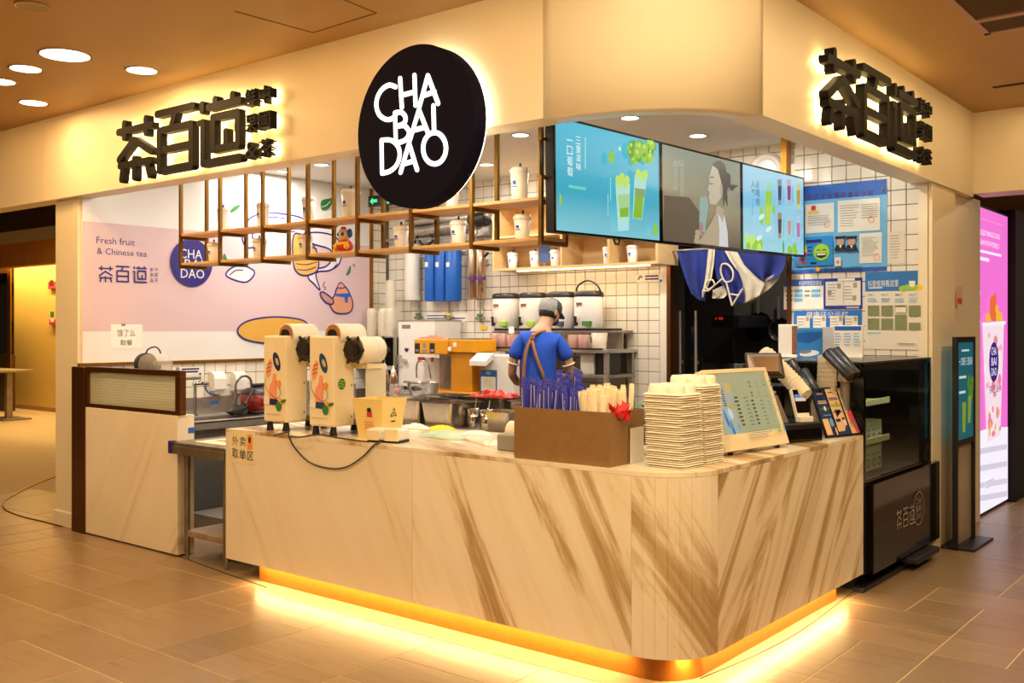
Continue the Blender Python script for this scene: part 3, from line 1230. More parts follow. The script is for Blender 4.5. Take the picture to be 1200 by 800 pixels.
tag(sl.build('slot_diffuser'), 'narrow dark slot diffuser in the ceiling at right', 'vent')

# kiosk downlights
KL = ['white kiosk downlight above the shelf, right of the round sign', 'white kiosk downlight just right of the round sign edge', 'white kiosk downlight over the mural, leftmost in the kiosk ceiling',
      'white kiosk downlight over the mural nearer the round sign', 'white kiosk downlight above the first wall screen', 'white kiosk downlight above the middle wall screen',
      'white kiosk downlight hidden above the hanging shelf', 'white kiosk downlight above the right end of the counter', 'white kiosk downlight hidden behind the left sign']
for (x, y), lb in list(zip(KIOSK_LAMPS, KL))[:6]:
    t = thing('kiosk_downlight', lb, 'lamp', (x, y, KZ), group='kiosk downlights')
    MB().lathe([(.072, -.006), (.072, 0), (.06, 0), (.06, -.006)], M_WHITE, 32, caps=False).build('trim_ring', t)
    MB().disc((0, 0, -.004), .06, M_LAMPN, 32).build('diffuser', t)

# ================================================================== hanging gold shelf
SH = thing('hanging_shelf', 'two-tier oak shelf in a hanging gold frame along the kiosk front', 'shelf', (-4.8, 4.33, KZ))
YS0, YS1 = 4.20, 4.42
zl = on_y(211, 311, YS0).z
zu = on_y(211, 277, YS0).z
XS = [on_y(x, 385, YS0).x for x in (212, 258, 308, 361, 419, 482, 553, 634)]
M_GOLD = mat('gold_frame', '#7e5a20', .4, .8, var=.1, scale=20)
r = .011
for i, x in enumerate(XS):
    MB().box((x - r, YS0 - r, zl - .022), (x + r, YS0 + r, KZ), M_GOLD).build('front_post', SH, world=True)
    MB().box((x - r, YS1 - r, zl - .022), (x + r, YS1 + r, KZ), M_GOLD).build('rear_post', SH, world=True)
    for z in (zl, zu):
        MB().box((x - r, YS0 + r, z - .022), (x + r, YS1 - r, z), M_GOLD).build('cross_bar', SH, world=True)
for z in (zl, zu):
    for a, b in zip(XS[:-1], XS[1:]):
        MB().box((a + r, YS0 - .004, z), (b - r, YS1 + .004, z + .018), WOODX, .002).build('shelf_board', SH, world=True)
    MB().box((XS[-1], YS0 - .004, z), (XS[-1] + r, YS1 + .004, z + .018), WOODX).build('board_end', SH, world=True)

# paper cups on the shelf
M_CUP = mat('frosted_cup', '#f6f3ee', .4, trans=.0, var=.03, sss=.0)
M_LID = mat('cup_lid', '#f4f0e8', .3, var=.02)


def make_cup(label, h=.16, rad=.047, loc=(0, 0, 0), group='cups on the hanging shelf'):
    t = thing('drink_cup', label, 'cup', loc, group=group)
    MB().lathe([(rad * .72, 0), (rad * .76, .004), (rad, h), (rad * .97, h)], M_CUP, 22).build('cup_body', t)
    MB().lathe([(rad * 1.06, h - .004), (rad * 1.08, h + .006), (rad * .98, h + .014), (rad * .9, h + .022), (rad * .3, h + .022), (0, h + .02)], M_LID, 22).build('lid', t)
    MB().cyl((.012, -.01, h + .02), (.012, -.01, h + .045), .006, M_NAVY, 8).build('straw', t)
    s = MB()
    s.box((-.009, -rad * .93 - .002, h * .56), (.009, -rad * .87 + .002, h * .68), M_BLUE)
    s.box((-.016, -rad * .9 - .002, h * .48), (.016, -rad * .86 + .002, h * .50), M_BLUE)
    s.build('print', t)
    return t


ymid = (YS0 + YS1) / 2
CU = [(262, 235, 264), (308, 229, 258), (362, 221, 256), (411, 214, 246), (530, 204, 236), (609, 187, 225)]
CUL = ['small cup on the upper shelf in the first bay from the left', 'cup on the upper shelf behind the second bay post', 'cup on the upper shelf next to the large mural leaf',
       'frosted tall cup on the upper shelf left of the round sign', 'cup on the upper shelf right behind the round sign edge', 'tall white cup on the upper shelf beside the screens']
first = None
for (px, yt, yb), lb in zip(CU, CUL):
    p = on_y(px, 385, ymid)
    hh = .155 if px < 600 else .165
    loc = (p.x, ymid, zu + .018)
    if px == 411:
        make_cup(lb, .165, .06, loc)
    elif first is None:
        first = make_cup(lb, .15, .045, loc)
    elif px == 609:
        make_cup(lb, .165, .052, loc)
    else:
        dup(first, loc, 0, lb)
CLW = [(251, 'cup on the lower shelf in the leftmost bay'), (304, 'cup on the lower shelf in the second bay'), (358, 'cup on the lower shelf in the third bay'),
       (470, 'cup on the lower shelf beside the festive figurine'), (537, 'cup on the lower shelf in front of the steel pipes'), (612, 'cup on the lower shelf at the end by the screens')]
low = None
for px, lb in CLW:
    loc = (on_y(px, 385, ymid).x, ymid, zl + .018)
    if low is None:
        low = make_cup(lb, .12, .048, loc)
    else:
        dup(low, loc, 0, lb)

# festive figurine on the lower shelf (generic lion dance ornament)
fx = on_y(404, 385, ymid).x
fg = thing('festive_figurine', 'red, gold and blue festive figurine on the lower shelf', 'figurine', (fx, ymid, zl + .018))
MB().ball((0, 0, .045), (.062, .05, .045), M_RED, 16).build('robe', fg)
MB().tube([(-.055, -.02, .062), (0, -.052, .055), (.055, -.02, .062)], .011, M_YELLOW, 8).build('sash', fg)
MB().ball((0, -.005, .115), (.045, .04, .042), mat('figurine_cream', '#ecc79a', .4), 16).build('head', fg)
for s in (-1, 1):
    MB().ball((.043 * s + .005, 0, .125), (.016, .02, .03), M_BLUE, 12).build('ear', fg)
    e = MB().ball((.018 * s, -.036, .118), (.013, .01, .014), M_BLUE, 12).build('eye_patch', fg)
    MB().ball((.018 * s, -.044, .119), (.005, .004, .005), M_INK, 8).build('pupil', e)
    MB().ball((.05 * s, -.03, .04), (.02, .018, .02), M_YELLOW, 12).build('paw', fg)
MB().ball((0, -.01, .158), (.02, .018, .012), M_RED, 12).build('crest', fg)
MB().box((-.085, -.03, .0), (-.058, -.005, .055), M_YELLOW, .004).box((-.08, -.032, .03), (-.063, -.029, .05), M_BLUE).build('drum', fg)

# ================================================================== screens
XT = -3.05
scr_rot = (math.radians(1.0), 0, 0)


def make_tv(label, yc, zc):
    t = thing('menu_screen', label, 'screen', (XT, yc, zc), rot=scr_rot, group='menu screens over the counter')
    MB().box((-.055, -.536, -.302), (0, .536, .302), M_BLACK, .004).build('housing', t)
    MB().box((.0, -.536, -.302), (.004, .536, -.290), M_BLACKG).box((.0, -.536, .290), (.004, .536, .302), M_BLACKG) \
        .box((.0, -.536, -.29), (.004, -.522, .29), M_BLACKG).box((.0, .522, -.29), (.004, .536, .29), M_BLACKG).build('bezel', t)
    return t


def grad_emit(name, c0, c1, strength, zlo, zhi, mid=None):
    m = bpy.data.materials.new(name)
    m.use_nodes = True
    nt = m.node_tree
    b = nt.nodes['Principled BSDF']
    b.inputs['Base Color'].default_value = (.01, .01, .01, 1)
    b.inputs['Roughness'].default_value = .12
    tc = nt.nodes.new('ShaderNodeTexCoord')
    sp = nt.nodes.new('ShaderNodeSeparateXYZ')
    mr = nt.nodes.new('ShaderNodeMapRange')
    mr.inputs[1].default_value = zlo
    mr.inputs[2].default_value = zhi
    r = nt.nodes.new('ShaderNodeValToRGB')
    r.color_ramp.elements[0].color = lin(c0)
    r.color_ramp.elements[1].color = lin(c1)
    if mid:
        e = r.color_ramp.elements.new(mid[0])
        e.color = lin(mid[1])
    nt.links.new(tc.outputs['Object'], sp.inputs[0])
    nt.links.new(sp.outputs[2], mr.inputs[0])
    nt.links.new(mr.outputs[0], r.inputs[0])
    nt.links.new(r.outputs[0], b.inputs['Emission Color'])
    b.inputs['Emission Strength'].default_value = strength
    return m


def E_(n, c, s=1.0):
    return mat('lit_' + n, c, emit=s)


tvs = []
for i, (yc, zc, lb) in enumerate(((4.668, 2.408, 'first menu screen, cyan, with two green grape drinks'), (5.750, 2.427, 'middle menu screen showing a woman in a white vest drinking'),
                                  (6.832, 2.446, 'third menu screen, pale blue, with rows of drinks'))):
    t = make_tv(lb, yc, zc)
    m = [grad_emit('screen_cyan', '#7fc6d2', '#58bcd6', 1.0, -.29, .29, (.35, '#2fa6c0')), grad_emit('screen_taupe', '#5c4a3a', '#8f9688', 1.0, -.29, .29, (.4, '#8c8266')),
         grad_emit('screen_pale', '#9fd0dc', '#a6d4e8', 1.0, -.29, .29, (.55, '#7ec0dc'))][i]
    MB().box((.0005, -.522, -.29), (.002, .522, .29), m).build('display', t)
    tvs.append(t)


def tv_sheet(t):
    M = ROOTM[t]
    sh = Sheet(M @ Vector((.0021, 0, 0)), M.to_3x3() @ Vector((0, 1, 0)), M.to_3x3() @ Vector((0, 0, 1)), .0003)
    sh.clip = (-.522, -.29, .522, .29)
    return sh


GR1, GR2, GR3, LW = E_('grape', '#8cc03a'), E_('grape_light', '#b6dc62'), E_('leaf', '#5c9c2c'), E_('white', '#e6f4f2')
CUPC, CUPL = E_('cup', '#a8d8c8'), E_('cup_top', '#c8ecd8')
s = tv_sheet(tvs[0])
Z = lambda x, y: (640 + x / 5.336, 140 + y / 5.336)
s.pvtext('一口葡萄', Z(128, 92), Z(166, 362), LW)
s.pvtext('三重滋味', Z(184, 100), Z(216, 325), LW)
s.pdashes(Z(236, 112), Z(246, 310), 14, CUPL, .5, .1)
s.prect(Z(136, 408), Z(244, 444), E_('tag', '#62c6b8'))
s.pdashes(Z(142, 418), Z(238, 434), 1, LW, .5, .1)
rg = random.Random(4)
for j in range(34):
    x = 505 + rg.random() * 150
    y = 150 + rg.random() * 130 * (1 - abs(x - 580) / 300)
    p = s.at(*Z(x, y))
    s.oval(p, .031, .030, GR1 if j % 3 else GR3, 0, 14)
    s.oval((p[0] - .008, p[1] + .009), .013, .012, GR2, 0, 10)
for x, y in ((386, 240), (55, 500), (662, 690)):
    s.poval(Z(x, y), .028, .036, GR1)
s.poval(Z(438, 186), .01, .012, LW)
for (a, b, c, d) in (((410, 395), (502, 405), (494, 695), (428, 700)), ((530, 345), (608, 360), (575, 630), (518, 615))):
    s.ppoly([Z(*a), Z(*b), Z(*c), Z(*d)], CUPC)
s.ppoly([Z(436, 560), Z(494, 550), Z(490, 610), Z(440, 612)], E_('tea', '#7cb028'))
s.ppoly([Z(424, 470), Z(498, 470), Z(495, 550), Z(434, 560)], E_('tea_mid', '#9cc88a'))
s.ppoly([Z(426, 640), Z(492, 640), Z(490, 694), Z(430, 698)], E_('jelly', '#a4d8dc'))
s.ppoly([Z(534, 450), Z(590, 450), Z(572, 625), Z(520, 612)], E_('tea', '#7cb028'))
s.ppoly([Z(532, 430), Z(596, 440), Z(590, 490), Z(530, 480)], E_('tea_mid2', '#7c9c68'))
for x, y in ((425, 380), (450, 365), (482, 380), (440, 400), (470, 400), (550, 340), (575, 355), (596, 345)):
    s.poval(Z(x, y), .026, .026, GR2)
s.pdashes(Z(358, 460), Z(362, 610), 1, CUPL, .9, 0)
s.pdashes(Z(374, 355), Z(378, 520), 1, CUPL, .9, 0)
s.build('print', tvs[0])
# bracket on the first screen
M = ROOTM[tvs[0]]
MB().tube([(-.05, -.52, .19), (-.05, -.575, .17), (-.05, -.575, -.0), (-.05, -.536, -.02)], .010, M_BLACK, 8).build('handle', tvs[0])
MB().tube([(-.03, .07, -.302), (-.03, .085, -.33), (-.03, .12, -.33), (-.03, .13, -.302)], .006, M_BLACK, 6).build('cable', tvs[0])

s = tv_sheet(tvs[1])
Z = lambda x, y: (770 + x / 5.517, 160 + y / 5.517)
HAIR, SKN, SKN2, VEST = E_('hair', '#46403a'), E_('face', '#b4aa94'), E_('neck', '#a89880'), E_('vest', '#c4c6c6')
s.pvtext('自', Z(106, 145), Z(134, 200), E_('faint', '#a6ac9c'))
s.pvtext('山', Z(142, 140), Z(172, 200), E_('faint', '#a6ac9c'))
s.pdashes(Z(104, 205), Z(132, 350), 14, E_('faint', '#a6ac9c'), .3, .3)
s.pdashes(Z(142, 205), Z(172, 385), 18, E_('faint', '#a6ac9c'), .3, .3)
s.ppoly([Z(38, 380), Z(200, 395), Z(290, 520), Z(280, 690), Z(34, 680)], E_('shade', '#5a4c3c'))
s.ppoly([Z(380, 440), Z(420, 470), Z(425, 600), Z(450, 715), Z(330, 700), Z(250, 690), Z(280, 650), Z(340, 560), Z(370, 500)], SKN2)
s.ppoly([Z(425, 500), Z(448, 620), Z(452, 722), Z(392, 716), Z(395, 600), Z(385, 500), Z(400, 520), Z(415, 560)], VEST)
s.ppoly([Z(350, 190), Z(395, 175), Z(420, 260), Z(420, 340), Z(405, 395), Z(370, 440), Z(335, 438), Z(325, 390), Z(332, 360), Z(318, 345), Z(330, 300), Z(328, 260)], SKN)
s.ppoly([Z(350, 185), Z(372, 160), Z(400, 155), Z(428, 180), Z(440, 230), Z(464, 245), Z(468, 290), Z(460, 330), Z(445, 340), Z(448, 460), Z(430, 410), Z(418, 460), Z(415, 350), Z(405, 290), Z(385, 215)], HAIR)
s.ppoly([Z(460, 310), Z(522, 316), Z(498, 330), Z(472, 355), Z(462, 335)], HAIR)
s.poval(Z(405, 345), .022, .045, SKN2)
s.pstroke([Z(330, 302), Z(345, 308), Z(352, 304)], .006, HAIR)
s.pstroke([Z(332, 268), Z(345, 262), Z(358, 268)], .006, HAIR)
s.ppoly([Z(265, 395), Z(310, 388), Z(322, 440), Z(300, 620), Z(262, 615)], E_('bottle', '#86a29a'))
s.ppoly([Z(262, 560), Z(285, 555), Z(290, 650), Z(262, 640)], E_('bottle_pink', '#9c7a7a'))
for x, y in ((240, 620), (236, 650), (232, 675)):
    s.poval(Z(x + 12, y), .035, .018, SKN2)
s.build('print', tvs[1])

s = tv_sheet(tvs[2])
DK = E_('dark_text', '#2a4658')
s.pvtext('人气', Z(608, 275), Z(632, 390), DK)
s.pvtext('必喝榜', Z(636, 280), Z(662, 452), DK)
s.pdashes(Z(612, 400), Z(620, 510), 8, E_('mid_blue', '#5a94b8'), .6, .1)
s.ppoly([Z(696, 360), Z(742, 362), Z(728, 570), Z(694, 572)], GR1)
s.ppoly([Z(700, 440), Z(736, 440), Z(728, 570), Z(696, 570)], E_('tea2', '#a8c84a'))
for x, y in ((712, 370), (730, 380), (670, 480), (750, 470), (672, 540)):
    s.poval(Z(x, y), .026, .034, GR1)
s.pdashes(Z(704, 295), Z(746, 340), 3, E_('lime_tag', '#8cc86a'), .6, .3)
for (x, y, c1, c2) in ((788, 360, '#33425a', '#7a8894'), (846, 360, '#8a3f78', '#b7a2c0'), (904, 390, '#b09a2e', '#c2c48a'), (782, 575, '#3c3a36', '#a07a5a'), (842, 585, '#c08a80', '#9cc4c8'), (898, 600, '#b06a9a', '#a4c4d0')):
    h = 82
    s.ppoly([Z(x - 13, y - h), Z(x + 13, y - h), Z(x + 9, y + h), Z(x - 9, y + h)], E_('glass' + c2, c2))
    s.ppoly([Z(x - 12, y - h * .5), Z(x + 12, y - h * .5), Z(x + 9, y + h * .6), Z(x - 9, y + h * .6)], E_('drink' + c1, c1))
    s.pdashes(Z(x + 20, y - 40), Z(x + 27, y + 70), 8, E_('mid_blue', '#5a94b8'), .5, .1)
for x, y in ((560, 660), (580, 690), (600, 670), (625, 700), (650, 695), (570, 720), (610, 725), (640, 725), (846, 745), (870, 720), (878, 755), (836, 735)):
    s.poval(Z(x, y), .035, .04, GR1 if x % 20 else GR2)
s.poval(Z(797, 718), .015, .05, GR3)
for x, y in ((655, 520), (640, 655), (700, 600)):
    s.poval(Z(x, y), .05, .018, E_('petal', '#c8e0da'), .3)
s.build('print', tvs[2])
p = on_x(921, 200, -3.09)
MB().box((p.x - .02, p.y - .02, 2.74), (p.x + .02, p.y + .02, KZ), M_BRASS, .002)
tag(MB().box((p.x - .022, p.y - .045, 2.745), (p.x + .022, p.y + .045, KZ), M_BRASS, .003).build('hanging_rod'), 'brass ceiling rod carrying the far end of the screens', 'rod')
# ================================================================== mural on the left wall
M_MURW = mat('mural_white', '#e6e4e2', .22, var=.02, scale=2)
M_MURP = mat('mural_pink', '#d6bcc2', .22, var=.02, scale=2)
M_MNAVY = mat('mural_navy', '#2a1e78', .4, var=.03)
M_MGOLD = mat('mural_gold', '#d9a648', .4, var=.04)
M_MCREAM = mat('mural_cream', '#e6d6a0', .4, var=.04)
M_MLEAF = mat('mural_leaf', '#2c7a3a', .4, var=.05)
M_STEAM = mat('mural_steam', '#dcd8de', .3, var=.02)
XM = XL + .02
mu = thing('wall_mural', 'glossy pink and white mural board with navy lettering on the left wall', 'mural', (XL, 5.6, 1.33))
MB().box((XL, 4.03, 1.325), (XM, 7.12, KZ - .002), M_MURW).build('board', mu, world=True)
MB().box((XL, 4.0, 1.300), (XM + .006, 7.15, 1.326), M_BRASS, .002).build('brass_trim', mu, world=True)
MB().box((XL, 7.12, 1.30), (XM + .012, 7.165, KZ - .002), M_BRASS, .002).build('brass_trim', mu, world=True)
s = Sheet((XM, 5.6, 2.0), (0, 1, 0), (0, 0, 1), .0008)
s.clip = (4.03 - 5.6, 1.326 - 2, 7.12 - 5.6, 3.05 - 2)
a, b = s.at(88, 388), s.at(88, 258)
s.rect((-1.6, a[1]), (1.52, b[1]), M_MURP)
s.build('pink_band', mu)
s = Sheet((XM + .001, 5.6, 2.0), (0, 1, 0), (0, 0, 1), .0008)
s.ptext('Fresh fruit', (113, 277), (158, 288), M_MNAVY)
s.ptext('& Chinese tea', (113.5, 290), (172, 301), M_MNAVY)


def flat_glyph(sh, strokes, tl, br, m):
    p, q = sh.at(*tl), sh.at(*br)
    x0, y0, w, h = p[0], q[1], q[0] - p[0], p[1] - q[1]
    for a, b, t in strokes:
        sh.poly(capsule((x0 + a[0] * w, y0 + a[1] * h), (x0 + b[0] * w, y0 + b[1] * h), t * h * .8, 3), m)


flat_glyph(s, glyph_cha(), (115, 310), (132.5, 331), M_MNAVY)
flat_glyph(s, glyph_bai(), (135, 310.5), (152, 331.5), M_MNAVY)
flat_glyph(s, glyph_dao(), (155, 311), (172, 332), M_MNAVY)
for j, ch in enumerate('鲜果&中國茶'):
    x = 175.5 + (j // 3) * 5.2
    y = 313.5 + (j % 3) * 6.2
    s.ptext(ch, (x, y), (x + 3.6, y + 4.6), M_MNAVY)
c = s.at(224, 308)
s.oval(c, .2, .2, M_MNAVY, 0, 48)
rr = s.at(224, 280)[1] - c[1]
s.oval(c, rr, rr, M_MNAVY, 0, 48)
sc = rr
for word, y0, y1, x0, x1 in (('CHA', .18, .56, -.56, .5), ('BAI', -.24, .14, -.34, .52), ('DAO', -.64, -.26, -.52, .6)):
    s.text(word, (c[0] + x0 * sc, c[1] + y0 * sc), (c[0] + x1 * sc, c[1] + y1 * sc), M_MURW)
s.build('lettering_print', mu)
s = Sheet((XM + .001, 5.6, 2.0), (0, 1, 0), (0, 0, 1), .0008)
Z = lambda x, y: (260 + x / 4.444, 220 + y / 4.444)


def outlined(pts, fill, w=.016, line=None):
    q = curve2([s.at(*Z(*p)) for p in pts], True)
    s.poly([p[:2] for p in q], fill)
    s.stroke([p[:2] for p in q], w, line or M_MNAVY, True)


# steam curling across the board
outlined([(20, 450), (60, 412), (120, 408), (170, 440), (130, 490), (60, 478)], M_STEAM)
outlined([(160, 150), (240, 130), (330, 138), (420, 160), (440, 215), (330, 200), (230, 205), (160, 240), (170, 300), (130, 310), (105, 260), (125, 190)], M_STEAM)
outlined([(420, 245), (500, 232), (590, 255), (625, 320), (610, 395), (560, 430), (490, 445), (510, 530), (480, 500), (450, 470), (460, 430), (540, 410), (570, 370), (560, 320), (470, 290)], M_STEAM)
s.pstroke([Z(40, 455), Z(70, 430), Z(110, 428)], .01, M_MNAVY)
s.pstroke([Z(300, 210), Z(340, 225), Z(380, 228)], .01, M_MNAVY)
s.pstroke([Z(190, 165), Z(260, 152), Z(330, 160)], .01, M_MNAVY)
s.pstroke([Z(520, 435), Z(570, 425), Z(600, 395)], .01, M_MNAVY)
s.pstroke([Z(535, 490), Z(525, 510), Z(540, 520), Z(530, 535)], .008, M_MNAVY)
# woven hat and saucer
outlined([(372, 250), (420, 246), (470, 290), (500, 360), (496, 430), (440, 456), (390, 440), (370, 380)], M_MGOLD)
s.pstroke([Z(385, 395), Z(440, 400), Z(495, 385)], .01, M_MNAVY)
s.pstroke([Z(390, 425), Z(440, 428), Z(490, 412)], .01, M_MNAVY)
s.pstroke([Z(452, 280), Z(470, 310), Z(494, 318)], .012, M_MNAVY)
outlined([(80, 745), (130, 695), (270, 672), (420, 690), (450, 740), (420, 800), (270, 812), (130, 792)], M_MGOLD)
# teapot
outlined([(585, 560), (600, 520), (640, 515), (668, 560), (680, 610), (660, 650), (590, 650), (560, 600)], mat('mural_clay', '#d99a78', .4, var=.04))
outlined([(510, 548), (530, 545), (575, 580), (575, 605), (545, 600), (520, 575)], mat('mural_clay2', '#b98a74', .4))
s.ppoly([Z(590, 552), Z(664, 548), Z(668, 566), Z(655, 570), Z(652, 600), Z(640, 596), Z(636, 570), Z(592, 564)], M_BLUE)
outlined([(602, 520), (606, 500), (620, 494), (634, 506), (636, 520)], mat('mural_clay', '#d99a78', .4, var=.04), .01)
# leaves
for pts in ([(45, 130), (60, 100), (92, 88), (82, 110)], [(512, 90), (520, 65), (560, 55), (575, 52), (570, 85), (548, 112), (520, 115)], [(646, 458), (655, 430), (668, 405), (666, 440)],
            [(680, 395), (688, 402), (692, 412), (682, 405)], [(585, 200), (600, 190), (608, 186), (600, 204)], [(4, 350), (14, 344), (24, 372), (8, 372)]):
    q = curve2([s.at(*Z(*p)) for p in pts], True)
    s.poly([p[:2] for p in q], M_MLEAF)
s.pstroke([Z(515, 100), Z(540, 92), Z(562, 70)], .008, M_MURW)
s.build('print', mu)

# paper on the mural
t = thing('order_notice', 'white paper notice with two lines of handwriting on the mural', 'notice', (XM, 4.5, 1.5))
s = Sheet((XM + .002, 4.5, 1.5), (0, 1, 0), (0, 0, 1), .0008)
a, b = s.at(130, 408), s.at(167, 380)
MB().box((XM + .0006, a[0] + 4.5, a[1] + 1.5), (XM + .0022, b[0] + 4.5, b[1] + 1.5), M_PAPER).build('sheet', t, world=True)
s.ptext('饿了么', (137, 386), (158.5, 394), M_INK)
s.ptext('取餐', (141, 398), (155, 404.5), M_INK)
s.prect((142, 379), (147, 382), M_GREY)
s.build('print', t)

# ------------------------------------------------------------------ sink along the left wall
PX0 = -7.0
sk = thing('sink_bench', 'long stainless steel sink bench with raised splashback along left wall', 'sink', (-7.32, 5.3, 0))
zs = .85
MB().box((-7.62, 4.14, zs - .02), (-7.42, 6.75, zs), M_STEEL, .003).box((-7.1, 4.14, zs - .02), (PX0, 6.75, zs), M_STEEL, .003) \
    .box((-7.42, 4.14, zs - .02), (-7.1, 4.5, zs), M_STEEL, .003).box((-7.42, 5.4, zs - .02), (-7.1, 6.75, zs), M_STEEL, .003).build('bench_top', sk, world=True)
MB().box((PX0 - .015, 4.14, zs - .07), (PX0, 6.75, zs - .004), M_STEEL, .003).build('front_edge', sk, world=True)
MB().box((XL + .006, 4.12, zs - .02), (XL + .03, 6.75, 1.0), M_STEEL, .004).build('splashback', sk, world=True)
b = MB()
b.box((-7.42, 4.5, .6), (-7.1, 5.4, .61), M_STEELD).box((-7.42, 4.5, .61), (-7.41, 5.4, zs - .02), M_STEELD).box((-7.11, 4.5, .61), (-7.1, 5.4, zs - .02), M_STEELD)
b.box((-7.41, 4.5, .61), (-7.11, 4.51, zs - .02), M_STEELD).box((-7.41, 5.39, .61), (-7.11, 5.4, zs - .02), M_STEELD)
b.build('basin', sk, world=True)
MB().box((-7.6, 4.16, .1), (PX0 - .06, 6.7, zs - .2), mat('cupboard_steel', '#5d5a55', .5, .6)).build('cupboard', sk, world=True)
MB().box((XL + .031, 5.2, .93), (XL + .032, 5.28, .955), M_BLUE).build('blue_sticker', sk, world=True)
# tall tap with a blue lever
p = on_x(228.5, 484, -7.5)
t = thing('wall_tap', 'straight chrome standpipe tap with a blue lever on the sink', 'tap', (-7.5, p.y, zs))
M_CHROME = mat('chrome', '#c8c6c2', .12, 1.0, var=.05)
MB().cyl((0, 0, 0), (0, 0, .29), .014, M_CHROME, 14).cyl((0, 0, 0), (0, 0, .012), .028, M_CHROME, 16).build('riser', t)
MB().cyl((0, -.02, .275), (0, .13, .275), .016, M_CHROME, 12).cyl((0, .1, .275), (.0, .1, .235), .013, M_CHROME, 12).ball((0, .06, .285), .022, M_CHROME, 12).build('spout', t)
MB().tube([(0, .10, .235), (.01, .12, .20), (.01, .14, .185), (.01, .19, .182)], .008, M_BLUE, 8).build('lever', t)
# gooseneck
p = on_x(276, 478, -7.5)
t = thing('gooseneck_tap', 'tall curved chrome tap on the sink beside the soap dispensers', 'tap', (-7.5, p.y, zs))
pts = [(0, 0, 0), (0, 0, .18), (.0, .005, .26), (.02, .04, .315), (.03, .085, .325), (.04, .125, .30), (.04, .14, .25)]
MB().tube(curve2(pts), .012, M_CHROME, 10).build('neck', t)
MB().cyl((0, 0, 0), (0, 0, .07), .026, M_CHROME, 14).build('base', t)
MB().cyl((.0, .04, .05), (.02, .12, .075), .008, M_CHROME, 8).build('handle', t)
MB().cyl((.04, .14, .25), (.04, .143, .225), .014, M_CHROME, 10).build('nozzle', t)
# soap dispensers
for px, lb in ((252, 'white wall dispenser nearer the straight tap'), (277, 'white wall dispenser behind the curved tap')):
    p = on_x(px, 446, XL + .006)
    t = thing('soap_dispenser', lb, 'dispenser', (XL + .006, p.y, p.z), group='white dispensers over the sink')
    w = .062
    prof = [(0, -.085), (.075, -.085), (.085, -.07), (.085, .02), (.07, .06), (.04, .08), (0, .085)]
    M = Matrix(((1, 0, 0), (0, 0, 1), (0, 1, 0))).to_4x4()
    M.translation = (0, -w, 0)
    MB().prism(prof, w * 2, M_WPLAST, M).build('cover', t)
    MB().box((.01, -w * .8, -.115), (.07, w * .8, -.086), mat('smoked_plastic', '#b9b2a6', .3), .004).build('tray', t)
# notice above the tap
t = thing('sink_notice', 'small white printed notice on the tiles above the straight tap', 'notice', (XL + .006, 5.0, 1.2))
s = Sheet((XL + .0075, 5.0, 1.2), (0, 1, 0), (0, 0, 1), .0006)
a, b = s.at(203, 441), s.at(239, 429)
MB().box((XL + .0055, a[0] + 5, a[1] + 1.2), (XL + .0075, b[0] + 5, b[1] + 1.2), M_PAPER).build('sheet', t, world=True)
s.pdashes((213, 431), (237, 436.5), 2, M_NAVY, .6, .3)
s.prect((233, 437), (236, 439), M_BLUE)
s.poval((208, 434), .02, .03, M_GREY)
s.build('print', t)
# red and black rice cooker, strainer
p = on_x(302, 481, -7.3)
t = thing('rice_cooker', 'red and black electric cooker on the sink bench', 'cooker', (-7.3, p.y, zs))
M_CRED = mat('cooker_red', '#7c1a1c', .25, var=.05)
MB().lathe([(.13, .03), (.145, .05), (.15, .17), (.14, .175)], M_CRED, 28).build('body', t)
MB().lathe([(.12, 0), (.135, .03), (.13, .03)], M_BLACK, 28).build('base', t)
MB().lathe([(.148, .172), (.145, .19), (.1, .225), (.04, .235), (0, .236)], M_BLACK, 28).build('lid', t)
MB().box((-.03, -.06, .235), (.03, .06, .262), M_BLACK, .008).build('lid_handle', t)
p = on_x(288, 484, -7.12)
t = thing('frying_pan', 'black long-handled pan leaning over the basin beside the cooker', 'pan', (-7.14, p.y - .06, zs + .03), rot=(.3, -.1, 0))
MB().lathe([(.0, .0), (.07, .005), (.1, .05), (.096, .05), (.068, .01), (0, .008)], M_BLACK, 26, caps=False).build('bowl', t)
MB().tube([(.0, .09, .045), (-.02, .16, .08), (-.03, .24, .13)], [.012, .011, .013], M_BLACK, 8).build('handle', t)
p = on_x(268, 484, -7.4)
t = thing('sink_strainer', 'dark green strainer basket sitting in the steel sink', 'strainer', (-7.3, p.y + .05, zs))
MB().lathe([(.05, 0), (.07, .045), (.073, .045), (.055, .0)], mat('strainer_green', '#39463c', .5), 20, caps=False).build('basket', t)
MB().disc((0, 0, .003), .05, mat('strainer_green', '#39463c', .5), 20).build('mesh', t)
# clear domed tray with black handle behind the half wall
p = on_z(180, 432, 1.27)
cy = 4.3
p = on_y(180, 434, cy)
MB().box((p.x - .45, 4.101, 1.21), (p.x + .4, cy + .16, 1.235), M_STEELD, .004).build('rear_ledge', hw, world=True)
t = thing('lidded_jug', 'clear plastic jug lying on its side with a black handle', 'jug', (p.x, cy, 1.236))
Mx = Matrix.Translation((0, 0, .085)) @ Matrix.Rotation(math.pi / 2, 4, 'Y')
M_CLEARP = milk_mat('clear_plastic', '#e6e2da', .72, .12)
MB().lathe([(.08, -.1), (.085, -.06), (.085, .13), (.07, .16), (0, .165)], M_CLEARP, 26, M=Mx).build('jug_body', t)
MB().lathe([(.086, -.14), (.088, -.13), (.088, -.09)], M_BLACK, 26, M=Mx).build('collar', t)
MB().tube(curve2([(-.13, 0, .14), (-.08, 0, .20), (.02, 0, .222), (.08, 0, .20), (.1, 0, .17)]), .006, M_BLACK, 8).build('handle', t)
